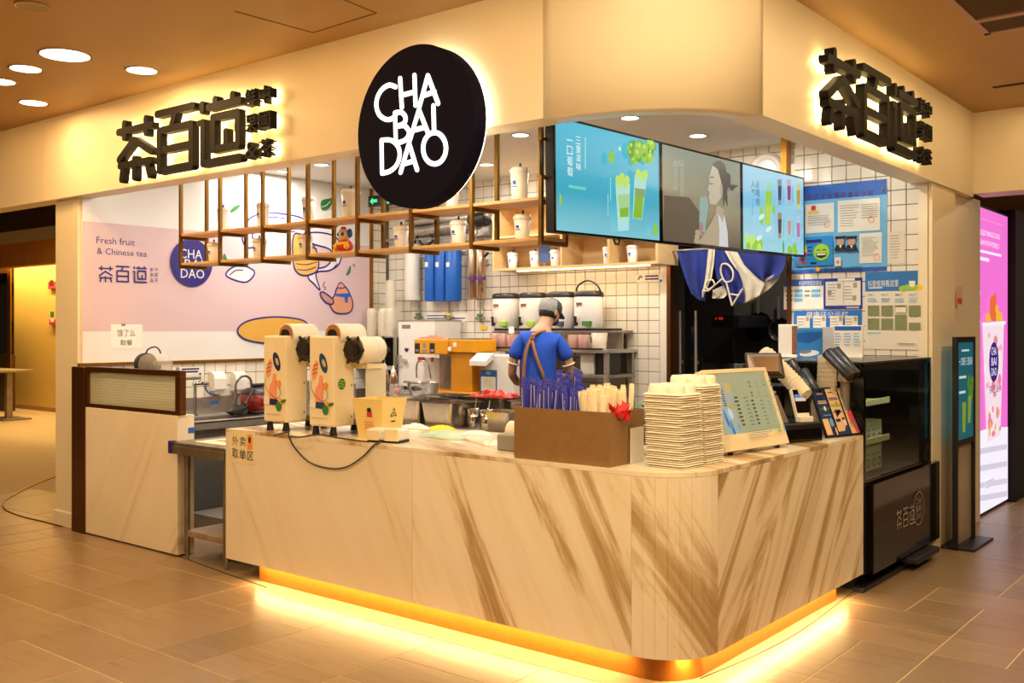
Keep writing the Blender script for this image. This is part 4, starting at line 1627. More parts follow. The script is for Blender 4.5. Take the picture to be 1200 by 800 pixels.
MB().ball((.03, 0, .07), (.05, .04, .045), mat('dark_lid_inside', '#3b3630', .5), 12).build('contents', t)

# exit sign
p = on_y(446, 235, 6.95)
t = thing('exit_sign', 'black hanging exit sign with green lit arrow and running figure', 'sign', (p.x, 6.95, p.z))
MB().box((-.16, -.02, -.055), (.16, .02, .055), M_BLACK, .003).build('case', t)
for dx in (-.1, .1):
    MB().cyl((dx, 0, .055), (dx, 0, KZ - p.z), .004, M_STEEL, 6).build('hanger', t)
s = Sheet((p.x, 6.929, p.z), (1, 0, 0), (0, 0, 1), .0006)
GL = mat('exit_green', '#3dff8c', emit=1.6)
s.poly([(-.13, 0), (-.09, .035), (-.09, .014), (-.03, .014), (-.03, -.014), (-.09, -.014), (-.09, -.035)], GL)
s.oval((.07, .035), .012, .012, GL)
s.stroke([(.065, .02), (.055, -.008), (.03, -.03)], .016, GL)
s.stroke([(.055, -.008), (.085, -.018), (.09, -.04)], .013, GL)
s.stroke([(.03, .0), (.06, .018), (.1, .005)], .011, GL)
s.rect((.115, -.04), (.145, .045), GL)
s.build('print', t)

# ================================================================== wall cabinet of pale ply behind the shelf
c0 = on_y(577, 385, 7.08).x
c1 = on_y(771, 385, 7.08).x
zb = on_y(580, 315, 7.08).z - .02
zt = zb + .62
cb = thing('wall_cabinet', 'open pale plywood wall cabinet with an LED strip underneath', 'cabinet', ((c0 + c1) / 2, YB - .006, zb))
MB().box((c0, 7.08, zb), (c1, YB - .006, zb + .022), WOODP).build('bottom_board', cb, world=True)
MB().box((c0, 7.08, zt), (c1, YB - .006, zt + .022), WOODP).build('top_board', cb, world=True)
MB().box((c0, YB - .02, zb + .022), (c1, YB - .006, zt), WOODP).build('back_board', cb, world=True)
MB().box((c0 + .022, 7.1, zb + .30), (c1 - .022, YB - .02, zb + .318), WOODP).build('shelf_board', cb, world=True)
for x in (c0, c0 + (c1 - c0) * .44, c0 + (c1 - c0) * .72, c1 - .022):
    MB().box((x, 7.08, zb + .022), (x + .022, YB - .02, zt), WOODP).build('divider', cb, world=True)
MB().box((c0 + .25, 7.13, zb - .012), (c1 - .12, 7.16, zb), mat('under_led', '#ffc880', emit=7)).build('led_strip', cb, world=True)
area_light('cabinet_led', ((c0 + c1) / 2 + .05, 7.145, zb - .016), c1 - c0 - .4, 4, (1.0, .72, .42), (0, .3, -1), .03)
ci_ = None
for px, lb in ((601, 'pale cup in the wall cabinet, leftmost'), (627, 'pale cup in the wall cabinet left of the blue tag'), (651, 'pale cup in the wall cabinet right of the blue tag'),
               (713, 'pale cup in the wall cabinet under the screen, left one'), (741, 'pale cup in the wall cabinet under the screen, right one')):
    q = on_y(px, 310, 7.22)
    if ci_ is None:
        ci_ = make_cup(lb, .13, .05, (q.x, 7.22, zb + .022), 'cups in the wall cabinet')
    else:
        dup(ci_, (q.x, 7.22, zb + .022), 0, lb)
q = on_y(638, 295, 7.2)
t = thing('oval_tag', 'dark blue oval shop tag standing in the wall cabinet', 'tag', (q.x, 7.2, zb + .022))
Mr = Matrix.Translation((0, 0, .13)) @ Matrix.Rotation(math.pi / 2, 4, 'X')
MB().lathe([(.065, -.004), (.065, .004)], mat('tag_blue', '#40588a', .5), 26, M=Mr, sy=1.4).build('tag_plate', t)
MB().cyl((0, 0, 0), (0, 0, .04), .006, M_STEEL, 8).cyl((0, 0, 0), (0, 0, .006), .03, M_STEEL, 14).build('stand', t)
# small notice beside the cabinet
t = thing('tile_notice', 'small white notice on the tiles right of the cabinet lamp', 'notice', (-4.6, YB - .006, 2.1))
s = Sheet((-4.6, YB - .0075, 2.1), (1, 0, 0), (0, 0, 1), .0006)
a, b = s.at(746, 331), s.at(777, 321)
MB().box((a[0] - 4.6, YB - .0075, a[1] + 2.1), (b[0] - 4.6, YB - .0055, b[1] + 2.1), M_PAPER).build('sheet', t, world=True)
s.pdashes((756, 322), (775, 328), 2, M_NAVY, .6, .25)
s.prect((773, 327.5), (776, 330), M_BLUE)
s.pstroke([(748, 328), (750, 324), (753, 325)], .02, M_GREY)
s.build('print', t)

# ================================================================== water filters and pipes on the back wall
yq = YB - .10


def wall_cyl(name, label, cat, x0, x1, y0, y1, m, group=None, band=None):
    a, b = on_y(x0, y1, yq), on_y(x1, y0, yq)
    r_ = (b.x - a.x) / 2
    cx = (a.x + b.x) / 2
    h = b.z - a.z
    t = thing(name, label, cat, (cx, yq, a.z), group=group)
    MB().lathe([(r_ * .9, 0), (r_, .012), (r_, h - .012), (r_ * .9, h)], m, 24).build('canister', t)
    MB().box((-r_ * .4, r_ * .8, h * .75), (r_ * .4, .094, h * .8), M_WPLAST).build('wall_clip', t)
    if band:
        MB().lathe([(r_ * 1.03, h * band[0]), (r_ * 1.03, h * band[1])], band[2], 24, caps=False).build('label_band', t)
    return t, r_, h


wall_cyl('filter_canister', 'tall white water filter cylinder on the back wall', 'filter', 477, 490, 286, 352, M_WPLAST)
M_FBLUE = mat('filter_blue', '#1763c4', .45, var=.05)
for k, (x0, x1) in enumerate(((499.5, 511.5), (511.8, 524), (524.3, 538.5))):
    t, r_, h = wall_cyl('blue_filter', ['left of three tall blue water filters on the back wall', 'middle of three tall blue water filters on the back wall', 'right of three tall blue water filters on the back wall'][k],
                        'filter', x0, x1, 292, 353, M_FBLUE, 'blue water filters')
    MB().box((-.02, -r_ - .003, h * .66), (.02, -r_ + .002, h * .75), M_PAPER).build('sticker', t)
M_SCOP = mat('steel_tube_warm', '#c2aa92', .2, .95, var=.12, scale=20)
for k, (x0, x1) in enumerate(((549.5, 557), (559, 568))):
    wall_cyl('steel_filter', ['left of two slim steel filter tubes', 'right of two slim steel filter tubes'][k], 'filter', x0, x1, 288, 350, M_SCOP, 'steel filter tubes', (.36, .41, mat('purple_band', '#5b2d91', .5)))
# pipes and hoses above the filters
def pipe(name, label, pts, r, m, cat='pipe', y=yq):
    P = [tuple(on_y(px, py, y + d)) for px, py, d in [(q + (0,))[:3] for q in pts]]
    o = MB().tube(curve2(P, False, 4), r, m, 10).build(name)
    return tag(o, label, cat)


M_DUCT = mat('foil_duct', '#b9b4ac', .3, .8, var=.2, scale=30, bump=.4)
pipe('foil_duct', 'broad silver duct running under the shelf, upper one', [(478, 262), (500, 258), (540, 255), (575, 252)], .045, M_DUCT)
pipe('foil_duct', 'broad silver duct running under the shelf, lower one', [(472, 272), (500, 270), (535, 264), (560, 262)], .05, M_DUCT)
pipe('steel_pipe', 'thin steel pipe below the silver ducts', [(440, 282), (500, 280), (560, 277)], .013, M_STEEL)
pipe('black_hose', 'loop of black hose left of the pressure gauge', [(486, 285), (492, 272), (503, 272), (507, 282), (497, 288), (490, 280)], .014, M_BLACK)
pipe('black_hose', 'black hose dropping beside the blue filters', [(536, 292), (545, 284), (556, 288), (566, 300), (572, 296)], .013, M_BLACK)
pipe('silver_bracket', 'bent silver bracket near the wall cabinet', [(563, 262), (566, 253), (575, 253), (578, 262), (578, 280)], .012, M_STEEL)
for k, (x, y0, y1, lb) in enumerate(((491, 352, 372, 'thin pipe with valve below the white filter'), (526, 354, 372, 'thin pipe with valve below the blue filters'), (563, 352, 373, 'thin pipe with valve below the steel filters'))):
    a, b = on_y(x, y1, yq + .05), on_y(x, y0, yq + .05)
    t = thing('valve_pipe', lb, 'valve', (a.x, yq + .05, a.z), group='valves below the filters')
    MB().cyl((0, 0, 0), (0, 0, b.z - a.z), .009, M_STEEL, 8).build('riser', t)
    MB().ball((0, 0, .0), .028, M_STEELD, 12).cyl((-.06, 0, 0), (.05, 0, 0), .014, M_STEELD, 10).build('valve', t)
    MB().box((-.02, -.035, .02), (.05, -.02, .045), [M_GREEN, M_YELLOW, M_GREEN][k], .004).build('lever', t)
p = on_y(562, 258, yq)
t = thing('pump_motor', 'dark pump with gauge on the back wall beside the cabinet', 'pump', (p.x, yq, p.z))
MB().cyl((-.1, 0, 0), (.1, 0, .02), .07, M_BLACK, 18).build('motor', t)
MB().box((-.16, .02, -.15), (.1, .094, -.05), M_STEELD, .006).build('mount', t)
MB().cyl((0, -.09, -.12), (0, -.06, -.12), .035, M_STEEL, 18).build('gauge', t)
a, b = on_y(498, 379, YB - .006), on_y(549, 366, YB - .006)
o = MB().box((a.x + .02, YB - .0075, b.z - .09), (b.x, YB - .0055, b.z), M_PAPER)
o = o.build('pipe_notice')
tag(o, 'faint white notice on the tiles below the blue filters', 'notice')
s = Sheet((a.x, YB - .0075, b.z), (1, 0, 0), (0, 0, 1), .0005)
s.dashes((.03, -.07), (b.x - a.x - .03, -.015), 2, M_NAVY, .4, .5)
s.build('print', o)

# ================================================================== notice boards on the right part of the back wall
yp = YB - .0095


def board(name, label, x0, y0, x1, y1, m, cat='poster', th=.004, yy=None, m2=None):
    yy = yy or yp
    A, B = on_y(x0, y1, yy), on_y(x1, y0, yy)
    t = thing(name, label, cat, ((A.x + B.x) / 2, YB, A.z))
    MB().box((A.x, yy, A.z), (B.x, yy + th, B.z), m).build('board', t, world=True)
    return t, Sheet((A.x, yy, A.z), (1, 0, 0), (0, 0, 1), .0005)


t, s = board('safety_board', 'large sky blue food safety notice board with certificates', 925, 219, 1039.5, 321, M_SKY)
s.clip = (0, 0, 5, 5)
W_ = on_y(1039.5, 300, yp).x - on_y(925, 300, yp).x
H_ = on_y(1000, 218, yp).z - on_y(1000, 318, yp).z
Z = lambda x, y: (880 + x / 4, 180 + y / 4)
a = s.at(*Z(637, 190))
h_ = s.at(*Z(637, 150))[1]
s.clip = (0, 0, a[0] - .002, h_ + .1)
s.rect((0, a[1]), (a[0], h_ + .05), M_BLUE)
s.rect((0, 0), (a[0], .03), M_BLUE)
MAROON = mat('maroon_print', '#5a1640', .6)
for i, ch in enumerate('品安全监督信息公示栏'):
    x = 262 + i * 32
    y = 190 - i * 1.9
    s.ptext(ch, Z(x, y), Z(x + 25, y + 25), MAROON)
PAP = mat('certificate_paper', '#e6e2d6', .6, var=.03)
def pq(*pts):
    return [s.at(*Z(*p)) for p in pts]
s.prect(Z(256, 240), Z(390, 366), PAP)
s.prect(Z(408, 222), Z(606, 358), PAP)
s.prect(Z(510, 375), Z(614, 510), PAP)
s.pdashes(Z(420, 240), Z(510, 340), 9, M_GREY, .22, .4)
s.pdashes(Z(520, 235), Z(600, 300), 7, M_GREY, .25, .3)
s.pdashes(Z(520, 390), Z(604, 480), 12, M_GREY, .2, .4)
s.pdashes(Z(270, 290), Z(380, 335), 5, M_GREY, .2, .4)
s.poval(Z(296, 255), .02, .02, M_RED)
s.pdashes(Z(272, 268), Z(322, 280), 1, M_YELLOW, .6, 0)
for x, y in ((360, 332), (565, 308), (592, 485)):
    q = s.at(*Z(x, y))
    s.stroke([(q[0] + .022 * math.cos(k * .5236), q[1] + .022 * math.sin(k * .5236)) for k in range(12)], .005, M_CORAL, True)
s.prect(Z(205, 395), Z(388, 522), mat('card_blue', '#1f8ad4', .5))
s.pdashes(Z(262, 402), Z(335, 420), 1, M_NAVY, .7, 0)
for y, m in ((440, M_LIME), (457, M_YELLOW), (474, M_RED)):
    s.poval(Z(256, y), .02, .018, m)
    s.pdashes(Z(268, y - 5), Z(290, y + 5), 1, M_NAVY, .5, 0)
s.pdashes(Z(225, 488), Z(262, 518), 2, M_RED, .5, 0)
q = s.at(*Z(334, 462))
s.oval(q, .066, .066, mat('smiley_edge', '#6fae2a', .5))
s.oval(q, .061, .061, mat('smiley_green', '#a6d63c', .5))
for sx in (-.023, .023):
    s.stroke([(q[0] + sx - .014, q[1] + .012), (q[0] + sx, q[1] + .021), (q[0] + sx + .014, q[1] + .012)], .007, M_INK)
s.poly([(q[0] - .044, q[1] - .008), (q[0] + .044, q[1] - .008), (q[0] + .035, q[1] - .035), (q[0], q[1] - .048), (q[0] - .035, q[1] - .035)], M_INK)
s.poly([(q[0] - .037, q[1] - .011), (q[0] + .037, q[1] - .011), (q[0] + .032, q[1] - .023), (q[0] - .032, q[1] - .023)], M_PAPER)
s.pdashes(Z(282, 508), Z(312, 518), 1, M_INK, .7, 0)
for x in (424, 476):
    q = s.at(*Z(x, 412))
    s.oval((q[0], q[1]), .028, .034, mat('photo_skin', '#c99a7c', .6))
    s.poly([(q[0] - .05, q[1] - .07), (q[0] + .05, q[1] - .07), (q[0] + .032, q[1] - .026), (q[0] - .032, q[1] - .026)], M_INK)
    s.poly([(q[0] - .036, q[1] + .018), (q[0] + .036, q[1] + .018), (q[0] + .044, q[1] + .04), (q[0] - .044, q[1] + .04)], M_INK)
    s.poly([(q[0] - .011, q[1] - .028), (q[0] + .011, q[1] - .028), (q[0], q[1] - .055)], M_PAPER)
s.pdashes(Z(425, 446), Z(480, 456), 1, M_NAVY, .5, 0)
q = s.at(*Z(412, 508))
s.rect((q[0] - .024, q[1] - .03), (q[0] + .024, q[1] + .035), PAP)
s.oval(q, .012, .015, mat('photo_skin', '#c99a7c', .6))
s.poval(Z(318, 543), .018, .018, M_ORANGE)
s.ptext('上海市普陀区市场监督管理局', Z(332, 534), Z(526, 552), M_INK)
s.build('print', t)
for i, (x, y) in enumerate(((1034.5, 220), )):
    q = on_y(x, y, yp)
    MB().cyl((q.x, yp, q.z - .01), (q.x, yp - .006, q.z - .01), .012, M_CHROME, 12).build('screw_cap', t, world=True)

t, s = board('plain_notice', 'creased translucent paper taped right of the blue safety board', 1039.8, 270, 1060, 309, mat('vellum', '#dcd6c6', .6, var=.05, bump=.5, scale=20), 'notice')
s.pdashes((1043, 275), (1056, 303), 9, M_GREY, .2, .3)
s.build('print', t)
t, s = board('feedback_board', 'white board with blue heading at the left under the safety board', 918.5, 329, 965, 362.5, M_PAPER)
s.prect((918.5, 328), (965, 334.5), M_BLUE)
s.ptext('希望听到您的建议', (936, 329.3), (963, 333.8), M_PAPER)
for i in range(3):
    y = 339 + i * 5.3
    s.pdashes((921, y), (929.5, y + 4), 1, M_GREY, .5, .1)
    s.prect((931, y), (940.5, y + 3.4), M_SKY)
    if i < 2:
        s.pdashes((943, y), (949.5, y + 4), 1, M_GREY, .5, .1)
        s.prect((951, y), (961.5, y + 3.4), M_SKY)
s.build('print', t)
t, s = board('certificate_board', 'dark blue rimmed certificate board in the middle under the safety board', 965.3, 325, 1010.5, 362, mat('royal_blue', '#26309a', .4), yy=yp - .002)
s.prect((967.5, 330), (1008.5, 357.5), PAP)
for x, y in ((984, 334), (1003, 333), (973, 342), (1002, 348)):
    s.prect((x - 3, y - 2), (x + 1.5, y + 4), mat('photo_tan', '#b09a84', .6))
s.pdashes((970, 332), (981, 352), 6, M_GREY, .2, .3)
s.pdashes((989, 334), (999, 352), 5, M_GREY, .2, .3)
s.prect((988.3, 330), (988.8, 357), M_GREY)
s.pdashes((982, 326.2), (1002, 328.8), 1, M_PAPER, .9, 0)
s.pdashes((992, 359), (1007, 361), 2, M_PAPER, .5, 0)
s.build('print', t)
t, s = board('health_board', 'bright blue board with white heading above the display fridge', 930, 363, 1010, 413, mat('mid_blue', '#1d74c8', .45))
s.ptext('健康证公示栏', (945, 365), (994, 372.5), M_PAPER)
for x in (934, 953, 973, 990.5):
    s.prect((x, 370), (x + 15, 384), PAP)
    s.pdashes((x + 1, 372), (x + 10, 382), 3, M_GREY, .25, .3)
    s.prect((x + 10.5, 371), (x + 14, 376), mat('photo_tan', '#b09a84', .6))
s.build('print', t)
t, s = board('guide_poster', 'tall poster with blue heading and four columns of screenshots', 1014, 320, 1083.5, 409, mat('poster_cream', '#e2dccb', .5, var=.02), 'poster', yy=yp - .001)
s.prect((1014, 319), (1083.5, 340), mat('poster_blue', '#2f74bb', .5))
s.ptext('抖音核销看这里', (1017, 328.5), (1053, 335.5), M_PAPER)
s.pdashes((1018, 336.3), (1034, 338), 1, M_PAPER, .6, 0)
for x, y, m in ((1059, 338, M_LIME), (1065, 336.5, M_LIME), (1076, 337, M_YELLOW), (1070, 336.5, M_LIME)):
    s.poval((x, y), .035, .022, m)
s.ppoly([(1065, 329), (1073, 329), (1071.5, 336), (1066.5, 336)], M_PAPER)
OLIVE = mat('olive_print', '#7c8458', .6, var=.1)
for i, x in enumerate((1017, 1033, 1049, 1065.5)):
    s.ptext('step %d' % (i + 1), (x, 343.5), (x + 8, 346.8), M_BLUE)
    s.pdashes((x, 349), (x + 12, 354), 3, M_SKY, .4, .3)
    if i == 2:
        s.prect((x, 357.5), (x + 13.5, 366), OLIVE)
        s.prect((x + .5, 360), (x + 13, 366), PAP)
        s.prect((x, 368.5), (x + 13.5, 386), OLIVE)
    else:
        s.prect((x, 357.8), (x + 13.5, 370), OLIVE)
        s.prect((x, 373 + (i == 3) * 5), (x + 13.5, 386), OLIVE)
s.pdashes((1017, 389), (1032, 391), 1, M_SKY, .6, 0)
s.pdashes((1052, 401.5), (1073, 404), 1, M_GREY, .5, 0)
s.build('print', t)
# round vent on the wall above the third screen
p = on_y(898, 197, YB - .02)
t = thing('wall_fitting', 'round white wall fitting half hidden above the third screen', 'wall fitting', (p.x, YB - .006, p.z - .03))
Mr = Matrix.Rotation(math.pi / 2, 4, 'X')
MB().lathe([(.15, 0), (.15, .03), (.12, .045), (.1, .03), (0, .03)], M_WPLAST, 36, M=Mr).build('rim', t)
MB().disc((0, 0, .0315), .095, mat('pale_sky', '#c9d6e2', .3), 30, M=Mr).build('face', t)

# ================================================================== doorway: curtain and back room
cu = thing('noren_curtain', 'navy cloth half curtain with cream stripes and letters bunched in the doorway', 'curtain', (-3.75, 7.3, 2.2))
yc = 7.30
M_CUN = mat('curtain_navy', '#1e2f80', .85, var=.12, scale=30, bump=.2)
M_CUC = mat('curtain_cream', '#cfc8b4', .9, var=.08, scale=30, bump=.2)


def cloth(outline, m, name, dy=0.0, amp=.025, k=9):
    """hanging cloth panel: pixel outline as left and right edges from top to bottom, pleated in depth"""
    L, R = outline
    nv = len(L)
    nu = 14
    vs = []
    for j in range(nv):
        for i in range(nu + 1):
            f = i / nu
            px = L[j][0] + (R[j][0] - L[j][0]) * f
            py = L[j][1] + (R[j][1] - L[j][1]) * f
            vs.append(tuple(on_y(px, py, yc + dy + amp * math.sin(f * k + j * .4))))
    fs = [(j * (nu + 1) + i, j * (nu + 1) + i + 1, (j + 1) * (nu + 1) + i + 1, (j + 1) * (nu + 1) + i) for j in range(nv - 1) for i in range(nu)]
    MB().add(vs, fs, m, True).build(name, cu, world=True)


Z = lambda x, y: (760 + x / 5, 280 + y / 5)
def ZZ(*pts):
    return [Z(*p) for p in pts]
cloth((ZZ((165, 70), (195, 170), (225, 260), (250, 320), (290, 355)), ZZ((350, 62), (345, 150), (335, 240), (340, 320), (330, 365))), M_CUN, 'left_panel')
cloth((ZZ((350, 60), (342, 140), (332, 230), (318, 300), (312, 340)), ZZ((390, 60), (382, 150), (372, 220), (350, 270), (322, 342))), M_CUC, 'cream_stripe', -.02, .01)
cloth((ZZ((388, 62), (385, 160), (400, 230), (440, 280), (480, 370)), ZZ((470, 68), (520, 170), (545, 240), (555, 290), (555, 375))), M_CUN, 'middle_panel', -.01)
cloth((ZZ((445, 68), (480, 130), (530, 200), (552, 260), (555, 375)), ZZ((520, 75), (560, 150), (640, 230), (680, 260), (650, 330))), M_CUC, 'cream_stripe', -.015, .012)
cloth((ZZ((520, 75), (545, 130), (580, 180), (620, 220), (660, 250)), ZZ((805, 100), (800, 150), (785, 190), (750, 225), (700, 245))), M_CUN, 'right_panel')
cloth((ZZ((555, 290), (556, 320), (556, 340), (557, 360), (557, 378)), ZZ((785, 185), (760, 240), (715, 285), (660, 330), (600, 365))), M_CUC, 'cream_lining', .01, .01)
cloth((ZZ((375, 300), (375, 325), (372, 335), (372, 342), (375, 347)), ZZ((440, 270), (455, 300), (460, 325), (440, 345), (400, 350))), M_CUC, 'cream_lining', 0, .01)
s = Sheet((-3.9, yc - .055, 2.2), (1, 0, 0), (0, 0, 1), .0)
M_CUL = mat('curtain_letter', '#d8d0bc', .9)
def loop3(pts, closed, dy):
    P = [tuple(on_y(*Z(*p), yc + dy)) for p in pts]
    return P
lt = MB()
lt.tube([tuple(p) for p in curve2(loop3([(430, 150), (465, 150), (495, 190), (490, 240), (450, 250), (425, 200)], True, -.05), True)], .008, M_CUL, 6, True)
lt.tube(loop3([(455, 250), (490, 390)], False, -.05), .008, M_CUL, 6).tube(loop3([(552, 290), (490, 390)], False, -.05), .008, M_CUL, 6).tube(loop3([(470, 320), (530, 330)], False, -.05), .007, M_CUL, 6)
lt.tube([tuple(p) for p in curve2(loop3([(345, 245), (375, 240), (385, 270), (350, 295), (335, 275)], True, -.05), True)], .007, M_CUL, 6, True)
lt.tube(loop3([(430, 235), (395, 265), (350, 305), (318, 300), (318, 335)], False, -.05), .007, M_CUL, 6)
lt.build('lettering', cu, world=True)
a, b = on_y(788, 295, yc), on_y(925, 300, yc)
MB().cyl((DX0 + .005, yc + .02, a.z + .01), (DX1 - .01, yc + .02, a.z + .01), .01, M_STEEL, 8).build('rod', cu, world=True)
# pulled-back glass door with two long handles
dg = thing('glass_door', 'dark glass door with two long steel handles in the doorway', 'door', (-4.0, 7.6, PF))
MB().box((-4.20, 7.58, PF), (-3.75, 7.60, 2.7), clear_mat('smoked_glass', '#c8ccd0', .7)).build('pane', dg, world=True)
for px in (797, 815.5):
    a, b = on_y(px, 440, 7.54), on_y(px, 364, 7.54)
    MB().cyl((a.x, 7.54, .9), (a.x, 7.54, b.z), .012, M_STEEL, 12).box((a.x - .008, 7.54, 1.3), (a.x + .008, 7.58, 1.33), M_STEEL).build('handle', dg, world=True)
# machine with red display, pans, boxes in the back room
yr = 8.6
a, b = on_y(833, 384, yr), on_y(867, 369, yr)
t = thing('control_box', 'black control box with small red light in the back room', 'controller', ((a.x + b.x) / 2, yr, a.z))
MB().box((a.x, yr, a.z), (b.x, yr + .69, b.z), M_BLACK, .01).build('case', t, world=True)
q = on_y(845, 373, yr)
MB().box((q.x - .025, yr - .003, q.z - .012), (q.x + .02, yr, q.z + .012), mat('red_led', '#ff3020', emit=2.5)).box((q.x - .06, yr - .003, q.z - .01), (q.x - .045, yr, q.z + .01), mat('red_led', '#ff3020', emit=2.5)).build('red_light', t, world=True)
for k, (px, py, r_) in enumerate(((889, 383, .15), (913, 386, .12))):
    q = on_y(px, py, 9.2)
    t = thing('hanging_pan', ['larger black pan hanging in the dark back room', 'smaller black pan hanging in the dark back room'][k], 'pan', (q.x, 9.24, q.z))
    Mr = Matrix.Rotation(math.pi / 2, 4, 'X')
    MB().lathe([(r_ * .8, -.04), (r_, .03), (r_ * .97, .03), (r_ * .76, -.03)], M_BLACK, 26, M=Mr, caps=False).disc((0, 0, -.03), r_ * .8, M_BLACK, 26, M=Mr).build('pan_body', t)
    MB().box((-.012, -.06, r_ - .02), (.012, -.045, r_ + .2), M_STEELD, .003).build('handle', t)
shf = thing('back_room_bench', 'low bench with white containers in the dark back room', 'bench', (-3.9, 9.0, PF))
MB().box((-5.2, 8.6, 1.02), (-2.5, 9.29, 1.06), M_STEELD, .004).build('bench_top', shf, world=True)
for x in (-5.1, -2.6):
    MB().box((x, 8.65, .1), (x + .05, 9.2, 1.02), M_STEELD).build('leg', shf, world=True)
for k, (px, lb) in enumerate(((833, 'pale container on the back room bench, left'), (855, 'pale container on the back room bench, middle'), (875, 'pale container on the back room bench, right'))):
    q = on_y(px, 420, 8.9)
    mb = MB().box((-.07, -.06, 0), (.07, .06, .2), mat('dull_white', '#9c968a', .6), .01)
    solo(mb, 'storage_tub', lb, 'container', (q.x, 8.9, 1.061), group='tubs in the back room')
q = on_y(893, 412, 8.9)
solo(MB().box((-.15, -.1, 0), (.12, .1, .2), mat('cardboard_dark', '#6a4a2c', .8), .004), 'carton', 'brown cardboard box at the right of the back room', 'box', (q.x, 8.9, 1.061))
# ================================================================== sealing machines at the left end of the counter
def sealing_machine(label, loc, rz, col, with_melon):
    t = thing('cup_sealer', label, 'machine', loc, rz, group='cup sealing machines')
    w, d, h0, h1 = .205, .18, .055, .60
    MB().box((-w / 2, 0, h0), (w / 2, d, h1), M_CREAMP, .012).build('front_cover', t)
    for x in (-w * .36, w * .36):
        for y in (.03, .36):
            MB().cyl((x, y, 0), (x, y, h0), .024, M_BLACK, 12, .016).build('foot', t)
    # open rear body
    M_CLR = milk_mat('frosted_side_panel', '#ece4cc', .35)
    MB().box((-w / 2 + .01, d, h0), (w / 2 + .10, .40, .09), M_STEELD, .004).build('base_plate', t)
    for x in (-w / 2 + .012, w / 2 + .09):
        MB().box((x, d, .09), (x + .006, .36, .42), M_CLR, .002).build('side_panel', t)
    MB().box((-w / 2 + .02, d, .40), (w / 2 + .11, .32, .43), M_CREAMP, .004).build('top_plate', t)
    MB().tube(curve2([(w / 2 + .01, .19, .43), (w / 2 + .02, .19, .50), (w / 2 + .06, .19, .51), (w / 2 + .1, .19, .43)]), .014, M_WPLAST, 8).build('side_arm', t)
    MB().cyl((0, .25, .09), (0, .25, .3), .035, M_STEEL, 14).cyl((0, .25, .3), (0, .25, .4), .02, M_STEEL, 12).build('press_column', t)
    # film rolls on top
    FILM = mat('film_roll', '#f0e6cc', .6, var=.06, scale=30, bump=.2)
    CARD = mat('roll_card', '#a5764a', .8, var=.1)
    for k, (x, y0_, y1_, z, r) in enumerate(((.05, .05, .27, h1 + .005, .07), (w / 2 + .075, .10, .30, h1 - .085, .082))):
        M = Matrix.Translation((x, 0, z)) @ Matrix.Rotation(-math.pi / 2, 4, 'X')
        o = MB().lathe([(r, y0_), (r, y1_), (r * .5, y1_), (r * .5, y0_), (r, y0_)], FILM, 30, M=M, caps=False).build('film_roll', t)
        MB().lathe([(r * .9, y0_ - .0015), (r * .5, y0_ - .0015)], CARD, 30, M=M, caps=False).build('card_end', o)
        MB().lathe([(r * .5, y0_ - .014), (r * .5, y0_ + .02)], M_BLACK, 24, M=M).build('hub', o)
        if k:
            for ye in (y0_ - .012, y1_ + .012):
                fl = MB().lathe([(r * .6, ye), (r * .92, ye), (r * .92, ye + .004), (r * .6, ye + .004), (r * .6, ye)], M_BLACK, 24, M=M, caps=False)
                for q in range(6):
                    a_ = q * math.pi / 3
                    fl.ball((r * math.cos(a_), r * math.sin(a_), ye), (.014, .014, .008), M_BLACK, 8, M)
                fl.build('spool_flange', o)
            MB().box((x - .012, .16, .43), (x + .012, .2, z), M_WPLAST, .004).build('roll_arm', o)
    # screws on the side
    for z in (.11, .3, .47):
        MB().cyl((w / 2 - .001, d - .025, z), (w / 2 + .002, d - .025, z), .007, M_STEELD, 8).build('screw', t)
    # printed picture on the front
    R = ROOTM[t].to_3x3()
    s = Sheet(ROOTM[t] @ Vector((0, -.0004, 0)), R @ Vector((1, 0, 0)), (0, 0, 1), .0006)
    X = lambda u, v: (-w / 2 + u * w, h0 + v * (h1 - h0))
    P = mat('print_navy_a' if not with_melon else 'print_teal', '#1e2560' if not with_melon else '#1d4a63', .5)
    s.oval(X(.60, .70), .030, .062, P, .35)
    s.oval(X(.62, .70), .013, .026, mat('print_sand', '#c9b48a', .5), .45)
    s.oval(X(.26, .62), .022, .062, M_CORAL, -.25)
    for k in range(3):
        a, b = X(.14 + k * .02, .57 + k * .045), X(.33 + k * .025, .60 + k * .045)
        s.stroke([a, b], .004, M_INK)
    body = curve2([X(.28, .26), X(.28, .40), X(.40, .47), X(.46, .56), X(.58, .55), X(.56, .48), X(.60, .42), X(.58, .30), X(.62, .22), X(.34, .2)], True)
    s.poly([p[:2] for p in body], M_CORAL)
    loop = curve2([X(.12, .5), X(.1, .42), X(.3, .33), X(.6, .28), X(.78, .33), X(.7, .42), X(.55, .48)])
    s.stroke([p[:2] for p in loop], .003, M_INK)
    s.oval(X(.70, .45), .019, .022, M_ORANGE)
    s.poly([X(.02, .21), X(.78, .19), X(.80, .24), X(.6, .27), X(.2, .27), X(.04, .25)], P)
    s.poly([X(.03, .21), X(.28, .20), X(.3, .27), X(.18, .30), X(.05, .27)], M_PAPER)
    s.oval(X(.78, .24), .024, .022, M_ORANGE)
    s.oval(X(.70, .185), .026, .030, M_GREEN)
    s.oval(X(.92, .25), .026, .010, M_GREEN, .3)
    s.text('- FEEL MORE JOY -', X(.12, .075), X(.84, .098), M_GREY)
    s.build('print', t)
